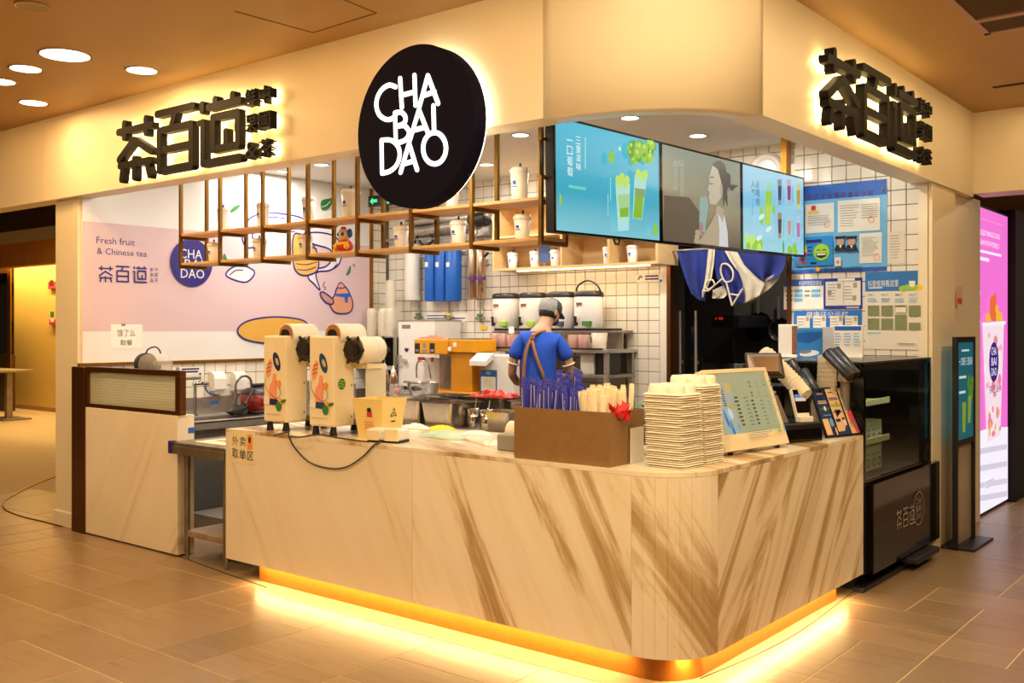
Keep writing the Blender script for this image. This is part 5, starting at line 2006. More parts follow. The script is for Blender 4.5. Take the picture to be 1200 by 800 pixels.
    if with_melon:
        s = Sheet(ROOTM[t] @ Vector((w / 2 + .0004, 0, 0)), R @ Vector((0, 1, 0)), (0, 0, 1), .0006)
        c = (.07, .31)
        s.oval(c, .032, .034, M_GREEN)
        for k in (-1, 0, 1):
            s.stroke([(c[0] - .026, c[1] + k * .016), (c[0] - .01, c[1] + k * .016 + .006), (c[0] + .01, c[1] + k * .016 - .004), (c[0] + .026, c[1] + k * .016)], .006, M_LIME)
        s.build('sticker', t)
    return t


p = on_z(341, 509, HC)
q = on_z(397, 516, HC)
sealing_machine('cream cup sealing machine at the far left of the counter', (-5.10, 3.95, HC + .0005), .07, 0, False)
sealing_machine('cream cup sealing machine with green melon sticker beside the waste bin', (-4.655, 3.95, HC + .0005), .07, 0, True)
# cable hanging over the marble
pts = [on_z(322, 496 + 14, HC + .006), on_z(338, 506, HC + .01), on_y(338, 510, YF - .006), on_y(345, 524, YF - .012), on_y(362, 541, YF - .012), on_y(385, 548.5, YF - .012), on_y(406, 547, YF - .012),
       on_y(425, 535, YF - .012), on_y(438, 521.5, YF - .008), on_z(443, 519, HC + .006), on_z(452, 513, HC + .006)]
o = MB().tube(curve2([tuple(p) for p in pts], False, 6), .0048, M_BLACK, 7).build('power_cable')
tag(o, 'thin black cable hanging in a loop over the marble front', 'cable')
pts = [on_z(338, 511, HC + .006), on_z(352, 512, HC + .008), on_z(372, 509, HC + .006), on_z(392, 512, HC + .006), on_z(418, 516, HC + .006), on_z(432, 517.5, HC + .006)]
o = MB().tube(curve2([tuple(p) for p in pts], False, 5), .0045, M_BLACK, 7).build('power_cable')
tag(o, 'black cable lying on the counter under the sealing machines', 'cable')

# yellow waste bin + scan boxes
p = on_z(430, 515, HC)
t = thing('counter_bin', 'pale yellow plastic bin with recycling mark on the counter', 'bin', (p.x - .02, p.y + .12, HC + .0005), .12)
M_PBIN = mat('bin_yellow', '#f0d68a', .4, var=.03)
a, b, h = .085, .115, .235
vs = []
for s_, z in ((a, 0), (b, h), (b - .006, h), (a - .006, .006)):
    vs += [(-s_, -s_, z), (s_, -s_, z), (s_, s_, z), (-s_, s_, z)]
fs = [(3, 2, 1, 0), (12, 13, 14, 15)]
for k in range(3):
    for i in range(4):
        fs.append((k * 4 + i, k * 4 + (i + 1) % 4, k * 4 + 4 + (i + 1) % 4, k * 4 + 4 + i))
MB().add(vs, fs, M_PBIN).build('bin_body', t)
R = ROOTM[t].to_3x3()
tilt = math.atan2(b - a, h)
s = Sheet(ROOTM[t] @ Vector((a + .0008, 0, 0)), R @ Vector((0, 1, 0)), R @ Vector((math.sin(tilt), 0, math.cos(tilt))), .0006)
s.poly([(.036 * math.cos(math.pi / 2 + k * 2.0944), .15 + .036 * math.sin(math.pi / 2 + k * 2.0944)) for k in range(3)], M_INK)
s.poly([(.024 * math.cos(math.pi / 2 + k * 2.0944), .15 + .024 * math.sin(math.pi / 2 + k * 2.0944)) for k in range(3)], M_PBIN)
s.oval((0, .15), .007, .007, M_INK)
for k in range(3):
    a0 = -math.pi / 2 + k * 2.0944
    s.rect((.018 * math.cos(a0) - .003, .15 + .018 * math.sin(a0) - .004), (.018 * math.cos(a0) + .003, .15 + .018 * math.sin(a0) + .004), M_PBIN)
s.dashes((-.02, .095), (.02, .11), 1, M_INK, .5, 0)
s.build('print', t)
s = Sheet(ROOTM[t] @ Vector((0, -a - .0008, 0)), R @ Vector((1, 0, 0)), R @ Vector((0, -math.sin(tilt), math.cos(tilt))), .0006)
s.rect((-.01, .13), (.03, .16), M_RED)
s.oval((.01, .172), .016, .014, M_INK)
s.dashes((-.035, .055), (.04, .11), 3, M_CORAL, .5, .3)
s.build('print', t)
p = on_z(437, 518, HC)
t = thing('payment_scanner', 'low white scanner box with a black base beside the yellow bin', 'scanner', (p.x + .05, p.y + .02, HC + .0005), .25)
MB().box((-.10, -.01, .012), (.12, .11, .075), M_WPLAST, .012).build('case', t)
MB().box((-.095, -.004, 0), (.122, .104, .014), M_BLACK, .004).build('base', t)
MB().box((.03, -.02, .012), (.118, -.008, .078), mat('label_cream', '#efdcb8', .5), .002).build('code_plate', t)
MB().box((-.09, -.02, .012), (-.01, -.008, .07), mat('label_cream', '#efdcb8', .5), .002).build('code_plate', t)

# ------------------------------------------------------------------ cloths, tissues on the marble
def rag(label, loc, r, m, seed, h=.03):
    rg_ = random.Random(seed)
    n, k = 9, 14
    vs = []
    for i in range(n):
        f = i / (n - 1)
        for j in range(k):
            a_ = 2 * math.pi * j / k
            rr_ = r * f * (1 + .22 * math.sin(3 * a_ + seed) + .1 * rg_.random())
            z = h * (1 - f ** 2) * (.6 + .5 * rg_.random()) + .003
            vs.append((rr_ * math.cos(a_) * 1.35, rr_ * math.sin(a_), z if i < n - 1 else .002))
    fs = [(i * k + j, i * k + (j + 1) % k, (i + 1) * k + (j + 1) % k, (i + 1) * k + j) for i in range(n - 1) for j in range(k)]
    return solo(MB().add(vs, fs, m, True), 'cleaning_cloth' if m is not M_TISSUE else 'paper_tissue', label, 'cloth' if m is not M_TISSUE else 'tissue', loc)


M_TISSUE = mat('tissue_white', '#e9e2d2', .9, var=.04, bump=.3)
p = on_z(514, 513, HC)
rag('crumpled pale green cleaning cloth on the marble counter', (p.x, p.y + .06, HC), .115, mat('cloth_green', '#b6cdb8', .9, var=.1, bump=.4), 3, .04)
p = on_z(504, 505, HC)
rag('small bright yellow cloth beside the green cleaning cloth', (p.x, p.y + .10, HC), .07, mat('cloth_yellow', '#e8cc30', .9, var=.08, bump=.3), 5, .028)
p = on_z(484, 502, HC)
rag('crumpled white tissue left of the yellow cloth', (p.x, p.y + .03, HC), .075, M_TISSUE, 8, .03)
p = on_z(560, 509, HC)
rag('long crumpled receipt paper left of the brown straw box', (p.x, p.y, HC), .08, M_TISSUE, 9, .022)
p = on_z(580, 521, HC)
rag('white paper scrap against the small grey printer', (p.x, p.y + .02, HC), .07, M_TISSUE, 12, .018)
p = on_z(592, 530, HC)
t = thing('label_printer', 'small grey label printer feeding paper beside the brown straw box', 'printer', (p.x - .02, p.y + .10, HC + .0005), 0)
MB().box((-.08, -.05, 0), (.07, .12, .085), mat('printer_grey', '#8c8880', .5), .008).build('case', t)
MB().lathe([(.055, -.05), (.055, .05)], M_TISSUE, 22, M=Matrix.Translation((-.01, .05, .095)) @ Matrix.Rotation(math.pi / 2, 4, 'Y')).build('paper_roll', t)
MB().tube(curve2([(-.08, .03, .09), (-.13, .0, .06), (-.17, -.03, .008)]), .003, M_PAPER, 4).build('paper_strip', t)

# ================================================================== brown straw box with straws, stirrers
bxm = mat('box_bronze', '#96744a', .42, .3, var=.08, scale=24)
P0, P1 = Vector((-3.10, 3.865, HC)), Vector((-2.545, 3.885, HC))
t = thing('straw_box', 'open bronze metal box holding wrapped straws on the counter', 'box', (-2.82, 4.02, HC + .0005))
x0, x1, y0, y1, h = -3.105, -2.54, 3.875, 4.18, .255
for nm, lo, hi in (('front_side', (x0, y0, HC + .001), (x1, y0 + .004, HC + h)), ('back_side', (x0, y1 - .004, HC + .001), (x1, y1, HC + h)),
                   ('left_side', (x0, y0 + .004, HC + .001), (x0 + .004, y1 - .004, HC + h)), ('right_side', (x1 - .004, y0 + .004, HC + .001), (x1, y1 - .004, HC + h)),
                   ('bottom', (x0 + .004, y0 + .004, HC + .001), (x1 - .004, y1 - .004, HC + .006))):
    MB().box(lo, hi, bxm).build(nm, t, world=True)
MB().box((x0 + .365, y0 + .005, HC + .006), (x0 + .368, y1 - .005, HC + h - .03), bxm).build('divider', t, world=True)
M_STRAW = mat('straw_wrapper_blue', '#3a40b4', .55, var=.12, scale=60)
M_STRAWT = mat('straw_print_white', '#c8c6dc', .6)
rg = random.Random(11)
st0 = None
cells_ = [(i, j) for j in range(5) for i in range(12)]
for i, j in cells_:
    x = x0 + .022 + i * .0278 + rg.uniform(-.004, .004)
    y = y0 + .03 + j * .052 + rg.uniform(-.008, .008)
    L = .375 + rg.uniform(-.03, .02) - .0045 * max(0, i - 6) * 2 + (.045 if 4 <= i <= 8 and j > 1 and rg.random() > .45 else 0)
    rot = (rg.uniform(-.05, .05), rg.uniform(-.03, .13) if i < 10 else rg.uniform(-.02, .04), rg.uniform(-.4, .4))
    loc = (x, y, HC + .008)
    if st0 is None:
        st0 = thing('wrapped_straw', 'blue paper wrapped straw standing in the bronze box', 'straw', loc, rot=rot, group='wrapped straws in the bronze box')
        mb = MB()
        mb.box((-.013, -.007, 0), (.013, .007, .318), M_STRAW, .004, seg=1)
        mb.build('wrapper', st0)
        mb = MB().add([(-.0115, -.003, .316), (.0115, -.003, .316), (.0115, .003, .316), (-.0115, .003, .316), (-.0135, -.001, .332), (.0135, -.001, .332), (.0135, .001, .332), (-.0135, .001, .332)],
                      [(0, 1, 5, 4), (1, 2, 6, 5), (2, 3, 7, 6), (3, 0, 4, 7), (4, 5, 6, 7)], M_STRAW)
        mb.build('crimped_end', st0)
        MB().box((-.003, -.0076, .16), (.001, -.0068, .30), M_STRAWT).build('print', st0)
        o = st0
    else:
        o = dup(st0, loc, rot=rot)
    o.scale = (1, 1, L / .33)
M_STIR = mat('stirrer_wrap', '#f2e6c8', .7, var=.06, scale=40)
w0 = None
for i in range(10):
    for j in range(5):
        x = x0 + .385 + i * .0150 + rg.uniform(-.003, .003)
        y = y0 + .03 + j * .052 + rg.uniform(-.01, .01)
        rot = (rg.uniform(-.06, .04), rg.uniform(-.05, .05) - (.12 if i == 0 and j < 2 else 0), rg.uniform(-.5, .5))
        loc = (x, y, HC + .008)
        if w0 is None:
            w0 = thing('wrapped_spoon', 'cream paper wrapped spoon standing in the bronze box', 'spoon', loc, rot=rot, group='wrapped spoons in the bronze box')
            MB().box((-.012, -.005, 0), (.012, .005, .285), M_STIR, .002, seg=1).build('wrapper', w0)
            MB().box((-.011, -.0012, .285), (.011, .0012, .297), M_STIR).build('crimped_end', w0)
            o = w0
        else:
            o = dup(w0, loc, rot=rot)
        o.scale = (1, 1, rg.uniform(1.12, 1.26))
# red crumpled ribbon at the right end of the box
mb = MB()
M_RIB2 = mat('red_wrap', '#d8262c', .5, var=.12, bump=.2)
rg = random.Random(5)
for k in range(16):
    a = k * .4
    c = Vector((x1 + .012 + .03 * math.cos(a), y0 + .09 + .045 * math.sin(a * 1.7), HC + h - .005 + rg.uniform(-.02, .04)))
    d = Vector((rg.uniform(-.6, .8), rg.uniform(-.8, .2), rg.uniform(-.3, 1))).normalized() * .035
    e = d.cross(Vector((rg.uniform(-1, 1), rg.uniform(-1, 1), rg.uniform(-1, 1)))).normalized() * .018
    mb.add([c - d, c + e, c + d, c - e], [(0, 1, 2), (0, 2, 3)], M_RIB2)
mb.ball((x1 + .01, y0 + .09, HC + h + .0), (.035, .045, .035), M_RIB2, 8)
o = mb.build('red_bow')
o.data.transform(Matrix.Translation((-x1, -y0 - .09, -HC - h)))
o.location = (x1, y0 + .09, HC + h)
tag(o, 'crumpled bright red paper bow at the right end of the straw box', 'bow')
t = thing('price_tag', 'small white card clipped to the right side of the straw box', 'card', (x1 + .006, y0 + .2, HC + .001))
MB().box((0, -.03, 0), (.003, .09, .17), M_PAPER).build('card', t)

# ================================================================== two leaning stacks of white cup carriers
M_TRAY = mat('carrier_plastic', '#f6eedc', .35, var=.03, sss=0)


def rsq(a, b, r, z, n=4):
    pts = []
    for cx, cy, s0 in ((a - r, b - r, 0), (-a + r, b - r, 1), (-a + r, -b + r, 2), (a - r, -b + r, 3)):
        for i in range(n + 1):
            t_ = math.pi / 2 * (s0 + i / n)
            pts.append((cx + r * math.cos(t_), cy + r * math.sin(t_), z))
    return pts


def make_tray(label, loc, rz):
    t = thing('cup_carrier', label, 'cup carrier', loc, rz, group='stacked white cup carriers')
    mb = MB()
    rings = [rsq(.105, .097, .03, 0), rsq(.110, .102, .033, .0015), rsq(.110, .102, .033, .0040), rsq(.104, .096, .03, .006), rsq(.098, .090, .03, .0102), rsq(.06, .055, .02, .0102)]
    n = len(rings[0])
    vs = [p_ for r_ in rings for p_ in r_]
    fs = [(k * n + i, k * n + (i + 1) % n, (k + 1) * n + (i + 1) % n, (k + 1) * n + i) for k in range(len(rings) - 1) for i in range(n)]
    fs.append(tuple(range((len(rings) - 1) * n, len(rings) * n)))
    mb.add(vs, fs, M_TRAY)
    mb.build('rim', t)
    return t


def add_domes(t):
    for x in (-.05, .05):
        for y in (-.045, .045):
            MB().lathe([(.046, .0102), (.043, .04), (.036, .052), (0, .053)], M_TRAY, 14, at=(x, y, 0)).build('cup_pocket', t)


c1, c2 = Vector((-2.335, 4.12, HC + .001)), Vector((-2.345, 4.345, HC + .001))
tr = None
PITCH = .0104
for si, (c, n_, rz) in enumerate(((c1, 33, -.06), (c2, 36, -.05))):
    for k in range(n_):
        loc = (c.x - .0006 * k + .002 * math.sin(k * 1.7 + si), c.y + .0003 * k + .002 * math.cos(k * 2.3), c.z + k * PITCH)
        topmost = k == n_ - 1
        lab = ('white cup carrier in the front stack on the counter corner', 'white cup carrier in the rear stack beside the menu display')[si]
        if topmost:
            o = make_tray(('topmost white cup carrier of the front stack', 'topmost white cup carrier of the rear stack by the menu display')[si], loc, rz)
            add_domes(o)
        elif tr is None:
            o = tr = make_tray(lab, loc, rz)
        else:
            o = dup(tr, loc, rz + .02 * math.sin(k * 3.1), lab)
        o['group'] = ('front stack of cup carriers', 'rear stack of cup carriers')[si]

# ================================================================== menu display leaning back
BL, BR = at_depth(850, 534, 5.01), at_depth(924, 519, 5.43)
u = (BR - BL)
wd = Vector((u.x, u.y, 0)).length
u = Vector((u.x, u.y, 0)).normalized()
nrm = Vector((u.y, -u.x, 0))
lean = math.radians(20)
v = Vector((0, 0, 1)) * math.cos(lean) - nrm * math.sin(lean)
nn = u.cross(v)
hd = .435
org = Vector((BL.x, BL.y, HC + .02))
t = thing('menu_display', 'cream framed lit menu display leaning back beside the cup carriers', 'display', (org.x, org.y, HC))
M = Matrix((u, v, nn)).transposed().to_4x4()
M.translation = org
MB().box((0, 0, -.05), (wd, hd, -.004), M_CREAMP, .006, M).build('housing', t, world=True)
f = MB()
f.box((0, 0, -.004), (wd, .085, .008), M_CREAMP, .003, M).box((0, hd - .022, -.004), (wd, hd, .008), M_CREAMP, .003, M)
f.box((0, .085, -.004), (.028, hd - .022, .008), M_CREAMP, .003, M).box((wd - .024, .085, -.004), (wd, hd - .022, .008), M_CREAMP, .003, M)
f.build('frame', t, world=True)
MB().box((.028, .085, -.004), (wd - .024, hd - .022, -.001), mat('menu_screen_glow', '#b4b488', emit=.72), 0, M).build('screen', t, world=True)
q = M @ Vector((wd / 2, hd * .6, -.05))
MB().box((q.x - .03, q.y - .03, HC + .001), (q.x + .03, q.y + .03, q.z), M_CREAMP, .004).build('stand', t, world=True)
for uu in (.08, wd - .08):
    q = M @ Vector((uu, 0, -.025))
    MB().cyl((q.x, q.y, HC + .001), (q.x, q.y, q.z + .01), .015, M_BLACK, 10).build('foot', t, world=True)
s = Sheet(M @ Vector((0, 0, -.0009)), u, v, .0005)
MI, MG, ML = E_('menu_ink', '#55584a', .5), E_('menu_grey', '#8a8f74', .7), E_('menu_line', '#9aa07c', .8)
Z = lambda x, y: (820 + x / 6.667, 425 + y / 6.667)
s.ppoly([Z(108, 148), Z(232, 160), Z(320, 560), Z(330, 600), Z(230, 628)], E_('menu_side', '#a4a79a', .9))
s.poval(Z(212, 192), .02, .03, E_('menu_yellow', '#d8aa3c', .9))
s.pdashes(Z(122, 165), Z(142, 335), 9, MI, .5, .2)
s.pdashes(Z(158, 165), Z(186, 345), 10, MI, .5, .2)
for x, y, rx, ry, c in ((200, 430, .012, .045, '#2a8cc4'), (252, 515, .013, .045, '#2a8cc4'), (235, 400, .02, .03, '#c0ccd0'), (246, 345, .03, .014, '#b0a24c'), (300, 505, .008, .02, '#6c9cc8'), (212, 470, .006, .03, '#3c58a0'), (266, 555, .006, .025, '#3c58a0')):
    s.poval(Z(x, y), rx, ry, E_('menu' + c, c, .9), .15)
s.ppoly([Z(215, 590), Z(340, 572), Z(362, 580), Z(345, 600), Z(225, 612)], E_('menu_tray', '#a8964c', .9))
s.pdashes(Z(265, 602), Z(310, 622), 1, E_('menu_orange', '#b46a34', .9), .8, 0)


def blk(x0, y0, x1, y1, n):
    s.pdashes(Z(x0, y0), Z(x0 + (x1 - x0) * .35, y1), n, MI, .5, .45)
    s.pdashes(Z(x0 + (x1 - x0) * .66, y0), Z(x1, y1), n, MG, .4, .3)


blk(244, 150, 335, 245, 3)
blk(362, 142, 448, 200, 2)
blk(470, 130, 548, 190, 2)
blk(380, 225, 460, 272, 2)
blk(488, 210, 560, 278, 2)
blk(272, 262, 385, 505, 8)
blk(394, 288, 500, 495, 7)
blk(508, 300, 590, 375, 3)
blk(530, 385, 615, 485, 4)
for a_, b_ in (((254, 258), (352, 245)), ((365, 208), (450, 200)), ((378, 280), (470, 272)), ((476, 200), (550, 190)), ((498, 290), (578, 282)), ((520, 382), (600, 374)), ((330, 528), (625, 488))):
    s.pstroke([Z(*a_), Z(*b_)], .0022, ML, False, False)
s.pdashes(Z(345, 540), Z(560, 580), 4, MG, .25, .3)
s.pdashes(Z(572, 512), Z(606, 548), 2, E_('menu_green', '#86b040', .9), .8, 0)
s.pdashes(Z(614, 496), Z(640, 540), 1, E_('menu_blue', '#7c9cb0', .9), 1, 0)
s.build('print', t)

# ------------------------------------------------------------------ cash register screen, drawer, terminal
p = at_depth(897, 447, 5.75)
t = thing('register_screen', 'cashier touch screen seen from behind with brown metallic back', 'monitor', (p.x - .05, p.y, HC + .0005))
u2 = Vector((.80, .60, 0)); n2 = Vector((.60, -.80, 0))
v2 = (Vector((0, 0, 1)) * .80 + n2 * -.60).normalized()
M = Matrix((u2, v2, u2.cross(v2))).transposed().to_4x4()
c = at_depth(896, 428, 5.75)
M.translation = c
MB().box((-.105, -.085, -.012), (.105, .085, .008), M_BLACK, .004, M).build('screen', t, world=True)
MB().add([M @ Vector(q) for q in ((-.095, -.075, .008), (.095, -.075, .008), (.095, .075, .008), (-.095, .075, .008), (-.06, -.075, .05), (.06, -.075, .05), (.07, .03, .045), (-.07, .03, .045))],
         [(0, 1, 5, 4), (1, 2, 6, 5), (2, 3, 7, 6), (3, 0, 4, 7), (4, 5, 6, 7)], mat('back_bronze', '#8a7058', .3, .7)).build('back_shell', t, world=True)
q0 = M @ Vector((0, -.08, .01))
MB().tube([q0, q0 + Vector((0, 0, -.08)), (p.x - .05, p.y, HC + .02)], .022, M_STEELD, 10).box((p.x - .15, p.y - .09, HC + .001), (p.x + .05, p.y + .09, HC + .02), M_BLACK, .004).build('stand', t, world=True)
p = at_depth(930, 520, 5.62)
t = thing('cash_drawer', 'black cash drawer box behind the menu display', 'drawer', (p.x - .06, p.y + .1, HC + .0005), -math.radians(16))
MB().box((-.16, -.17, 0), (.10, .16, .105), M_BLACK, .006).build('case', t)
MB().box((.1, -.155, .012), (.104, .145, .075), M_BLACKG, .001).build('drawer_front', t)
t2 = thing('receipt_printer', 'grey slanted receipt printer standing on the black cash drawer', 'printer', tuple(ROOTM[t] @ Vector((-.06, -.09, .1065))), -math.radians(16))
mbp = MB()
mbp.add([(-.07, -.06, 0), (.07, -.06, 0), (.07, .06, 0), (-.07, .06, 0), (-.07, -.06, .16), (-.01, -.06, .15), (-.01, .06, .15), (-.07, .06, .16)],
        [(3, 2, 1, 0), (0, 1, 5, 4), (1, 2, 6, 5), (2, 3, 7, 6), (3, 0, 4, 7), (4, 5, 6, 7)], mat('printer_taupe', '#6a625a', .4))
mbp.build('case', t2)
MB().box((-.065, -.055, .16), (-.015, .055, .175), mat('pale_blue_cap', '#8fa6b8', .4), .004).build('cap', t2)
p = at_depth(937, 489, 5.62)
loc = ROOTM[t] @ Vector((.03, .06, .1065))
t2 = thing('card_terminal', 'white card payment terminal with dark screen on the cash drawer', 'terminal', tuple(loc), math.radians(-30), rot=None)
T = Matrix.Rotation(math.radians(-20), 4, 'Y')
MB().box((.0, -.045, .0), (.03, .045, .19), M_WPLAST, .008, T).build('case', t2)
MB().box((.03, -.04, .045), (.0315, .04, .185), M_BLACKG, 0, T).build('screen', t2)
MB().box((.0316, -.036, .135), (.0325, .036, .155), E_('term_blue', '#3c7cc0', .9), 0, T).box((.0316, -.036, .115), (.0325, .036, .135), E_('term_cream', '#d8c4ac', .9), 0, T).build('lit_display', t2)
MB().box((.0, -.045, -.0), (.05, .045, .035), M_WPLAST, .006).build('foot', t2)

# ------------------------------------------------------------------ three-panel price stand at the counter end
BL = at_depth(969, 512, 5.83)
BR = at_depth(1012, 502, 6.06)
u = Vector((BR.x - BL.x, BR.y - BL.y, 0)); wd = u.length; u.normalize()
nrm = Vector((u.y, -u.x, 0))
lean = math.radians(22)
v = Vector((0, 0, 1)) * math.cos(lean) - nrm * math.sin(lean)
org = Vector((BL.x, BL.y, HC + .006))
M = Matrix((u, v, u.cross(v))).transposed().to_4x4()
M.translation = org
hd = .305
t = thing('price_stand', 'black framed tabletop stand with three printed panels at the counter end', 'sign', (org.x, org.y, HC))
MB().box((0, 0, -.012), (wd, hd, -.003), M_BLACK, .002, M).build('back_plate', t, world=True)
q = M @ Vector((wd / 2, hd * .55, -.012))
MB().box((q.x - .025, q.y - .025, HC + .001), (q.x + .025, q.y + .025, q.z), M_BLACK, .002).build('rear_leg', t, world=True)
f = MB()
for x in (0, wd / 3 - .004, wd * 2 / 3 - .004, wd - .008):
    f.box((x, 0, -.003), (x + .008, hd, .004), M_BLACK, 0, M)
f.box((0, 0, -.003), (wd, .008, .004), M_BLACK, 0, M).box((0, hd - .008, -.003), (wd, hd, .004), M_BLACK, 0, M)
f.build('frame', t, world=True)
M_PEACH = mat('panel_peach', '#ecc9a0', .5, var=.02)
M_PNAVY = mat('panel_navy', '#1f3a7a', .5, var=.03)
for k in range(3):
    a_ = k * wd / 3
    pnl = MB().box((a_ + .007, .008, -.003), (a_ + wd / 3 - .005, hd - .008, -.001), [M_PNAVY, M_PEACH, M_PEACH][k], 0, M).build('printed_panel', t, world=True)
    s = Sheet(M @ Vector((a_ + .007, .008, -.001)), u, v, .0005)
    pw, ph = wd / 3 - .012, hd - .016
    X = lambda x, y: (x * pw, y * ph)
    if k == 0:
        s.dashes(X(.3, .88), X(.8, .92), 1, M_PEACH, .8, 0)
        s.dashes(X(.2, .68), X(.95, .76), 2, M_PEACH, .6, .1)
        s.dashes(X(.15, .55), X(.98, .60), 1, M_GREEN, .9, 0)
        s.oval(X(.6, .58), .01, .016, M_PAPER)
        s.dashes(X(.3, .42), X(.95, .45), 1, M_SKY, .6, 0)
        s.rect(X(.05, .02), X(.55, .36), M_PEACH)
        s.oval(X(.78, .27), .018, .03, M_SKY)
        s.rect(X(.72, .03), X(.84, .2), mat('panel_dark', '#14275a', .5))
        s.oval(X(.95, .08), .01, .025, M_PEACH)
    elif k == 1:
        s.dashes(X(.2, .9), X(.7, .93), 1, M_PNAVY, .7, 0)
        s.dashes(X(.1, .74), X(.95, .81), 2, M_PNAVY, .6, .1)
        s.dashes(X(.1, .6), X(.95, .66), 1, M_LIME, .9, 0)
        s.text('7', X(.55, .6), X(.72, .70), M_PNAVY)
        for q_ in range(4):
            s.dashes(X(.1 + q_ * .22, .47), X(.25 + q_ * .22, .5), 1, M_PNAVY, .8, 0)
        s.dashes(X(.1, .28), X(.5, .34), 1, M_PNAVY, 1, 0)
        s.rect(X(.0, .0), X(1, .07), M_PNAVY)
        s.poly([X(.55, .0), X(1, .0), X(1, .2), X(.8, .18), X(.6, .08)], M_PNAVY)
        s.oval(X(.78, .25), .012, .02, M_PAPER)
        s.oval(X(.72, .33), .006, .008, M_INK)
        s.oval(X(.84, .34), .006, .008, M_INK)
    else:
        s.dashes(X(.25, .91), X(.75, .94), 1, M_PNAVY, .7, 0)
        s.dashes(X(.05, .76), X(.95, .88), 3, mat('panel_teal', '#5f9aa8', .5), .6, .1)
        for q_ in ((.5, .5, .024, .05), (.4, .38, .022, .05), (.65, .28, .026, .05), (.62, .14, .026, .045), (.8, .08, .02, .03), (.82, .62, .01, .016), (.45, .66, .008, .018)):
            s.oval(X(q_[0], q_[1]), q_[2], q_[3], mat('panel_red', '#d84a58', .5))
        s.text('大', X(.12, .12), X(.42, .3), mat('panel_teal', '#5f9aa8', .5))
        s.text('圆', X(.55, .1), X(.85, .3), mat('panel_teal', '#5f9aa8', .5))
        s.dashes(X(.08, .5), X(.25, .7), 4, mat('panel_teal', '#5f9aa8', .5), .6, .3)
        s.dashes(X(.75, .45), X(.95, .7), 4, mat('panel_teal', '#5f9aa8', .5), .6, .3)
    s.build('print', pnl)

# ------------------------------------------------------------------ cup stacks and dispensers beside the fridge
rackx = thing('cup_dispenser', 'black rack with slanted cup tubes at the counter end', 'dispenser', (-2.55, 5.85, HC + .0005))
rk = MB()
for x, y in ((-.12, -.1), (.13, -.1), (-.12, .1), (.13, .1)):
    rk.box((x - .008, y - .008, 0), (x + .008, y + .008, .30), M_BLACK)
rk.build('rack_frame', rackx)
MB().box((-.13, -.11, 0), (.14, .11, .012), M_BLACK, .003).build('base', rackx)
MB().box((-.13, -.11, .29), (.14, .11, .30), M_BLACK, .003).build('top_bar', rackx)


def slant(name, label, pa, pb, da, db, r, m, cat, parts=True, group=None):
    A, B = at_depth(*pa, da), at_depth(*pb, db)
    d = (A - B)
    rot = d.to_track_quat('Z', 'Y').to_euler()
    return A, B, d, rot


A, B = at_depth(903, 421, 6.0), at_depth(944, 462, 5.78)
d = (A - B)
rot = tuple(d.to_track_quat('Z', 'Y').to_euler())
n_ = 13
M_PCUP = mat('paper_cup_white', '#ece2cc', .5, var=.03)
pc = None
for k in range(n_):
    q = B + d * (k / (n_ - 1)) * .95 - d * .02
    lab = 'white paper cup nested in the slanted row beside the register' if k < n_ - 1 else 'last white paper cup at the top of the slanted row'
    if pc is None:
        pc = solo(MB().lathe([(.041, .0), (.049, .085), (.053, .09), (.049, .094), (.046, .088), (.039, .006)], M_PCUP, 22, caps=False).disc((0, 0, .003), .04, M_PCUP, 22), 'paper_cup', lab, 'cup', tuple(q), group='slanted row of paper cups', rot=rot)
        o = pc
    else:
        o = dup(pc, tuple(q), rot=rot, label=lab)
o.data = MB().lathe([(.052, .0), (.052, .004), (.044, .06), (.043, .09)], M_PCUP, 22).build('temp').data
bpy.data.objects.remove(bpy.data.objects['temp'])
for k, (pa, pb, da, db, lb) in enumerate((((970, 413), (998, 442), 6.0, 5.85, 'front black cup tube tilted up beside the clear cups'), ((978, 411), (1004, 440), 6.15, 6.0, 'rear black cup tube tilted behind the first one'),
                                          ((941, 436), (956, 460), 6.08, 5.95, 'short black cup tube above the card terminal'), ((925, 424), (935, 440), 6.15, 6.1, 'black tube behind the slanted paper cups'))):
    A, B = at_depth(*pa, da), at_depth(*pb, db)
    d = A - B
    t = thing('cup_tube', lb, 'tube', tuple(B), rot=tuple(d.to_track_quat('Z', 'Y').to_euler()), group='black cup tubes')
    L = d.length
    MB().lathe([(.034, 0), (.036, L), (.031, L), (.029, .01)], M_BLACK, 20, caps=False).disc((0, 0, .005), .03, M_BLACK, 20).build('tube', t)
    MB().lathe([(.037, L * .96), (.038, L), (.037, L)], M_BLACK, 20, caps=False).build('lip', t)
p = on_y(969, 462, 5.955)
t = thing('clear_cup_sleeve', 'tall nested stack of clear plastic cups beside the black tubes', 'cups', (p.x, p.y, HC + .0005))
M_CLC = milk_mat('milky_clear_plastic', '#efe6d2', .45)
MB().cyl((0, 0, 0), (0, 0, .24), .045, M_STEELD, 18).build('stand', t)
for k in range(9):
    z = .24 + k * .027
    MB().lathe([(.062 - .001 * k, z), (.064 - .001 * k, z + .004), (.06 - .001 * k, z + .026)], M_CLC, 22, caps=(k == 8)).build('cup', t)
p = on_y(990, 437, 5.985) + Vector((-.03, -.02, 0))
t = thing('clear_cup_sleeve', 'small leaning clear cups right of the tall clear stack', 'cups', (p.x + .02, p.y + .05, HC + .0005), rot=(0, 0, 0))
MB().cyl((0, 0, 0), (0, 0, .32), .03, M_STEELD, 14).build('stand', t)
MB().lathe([(.04, .32), (.045, .325), (.036, .44), (.034, .44)], M_CLC, 22).build('cup', t)
q = on_y(957, 480, 5.9)
t = thing('hanging_bag', 'crumpled clear plastic bag behind the card terminal', 'bag', (q.x, q.y, HC + .0005))
rgb = random.Random(3)
vs, fs = [], []
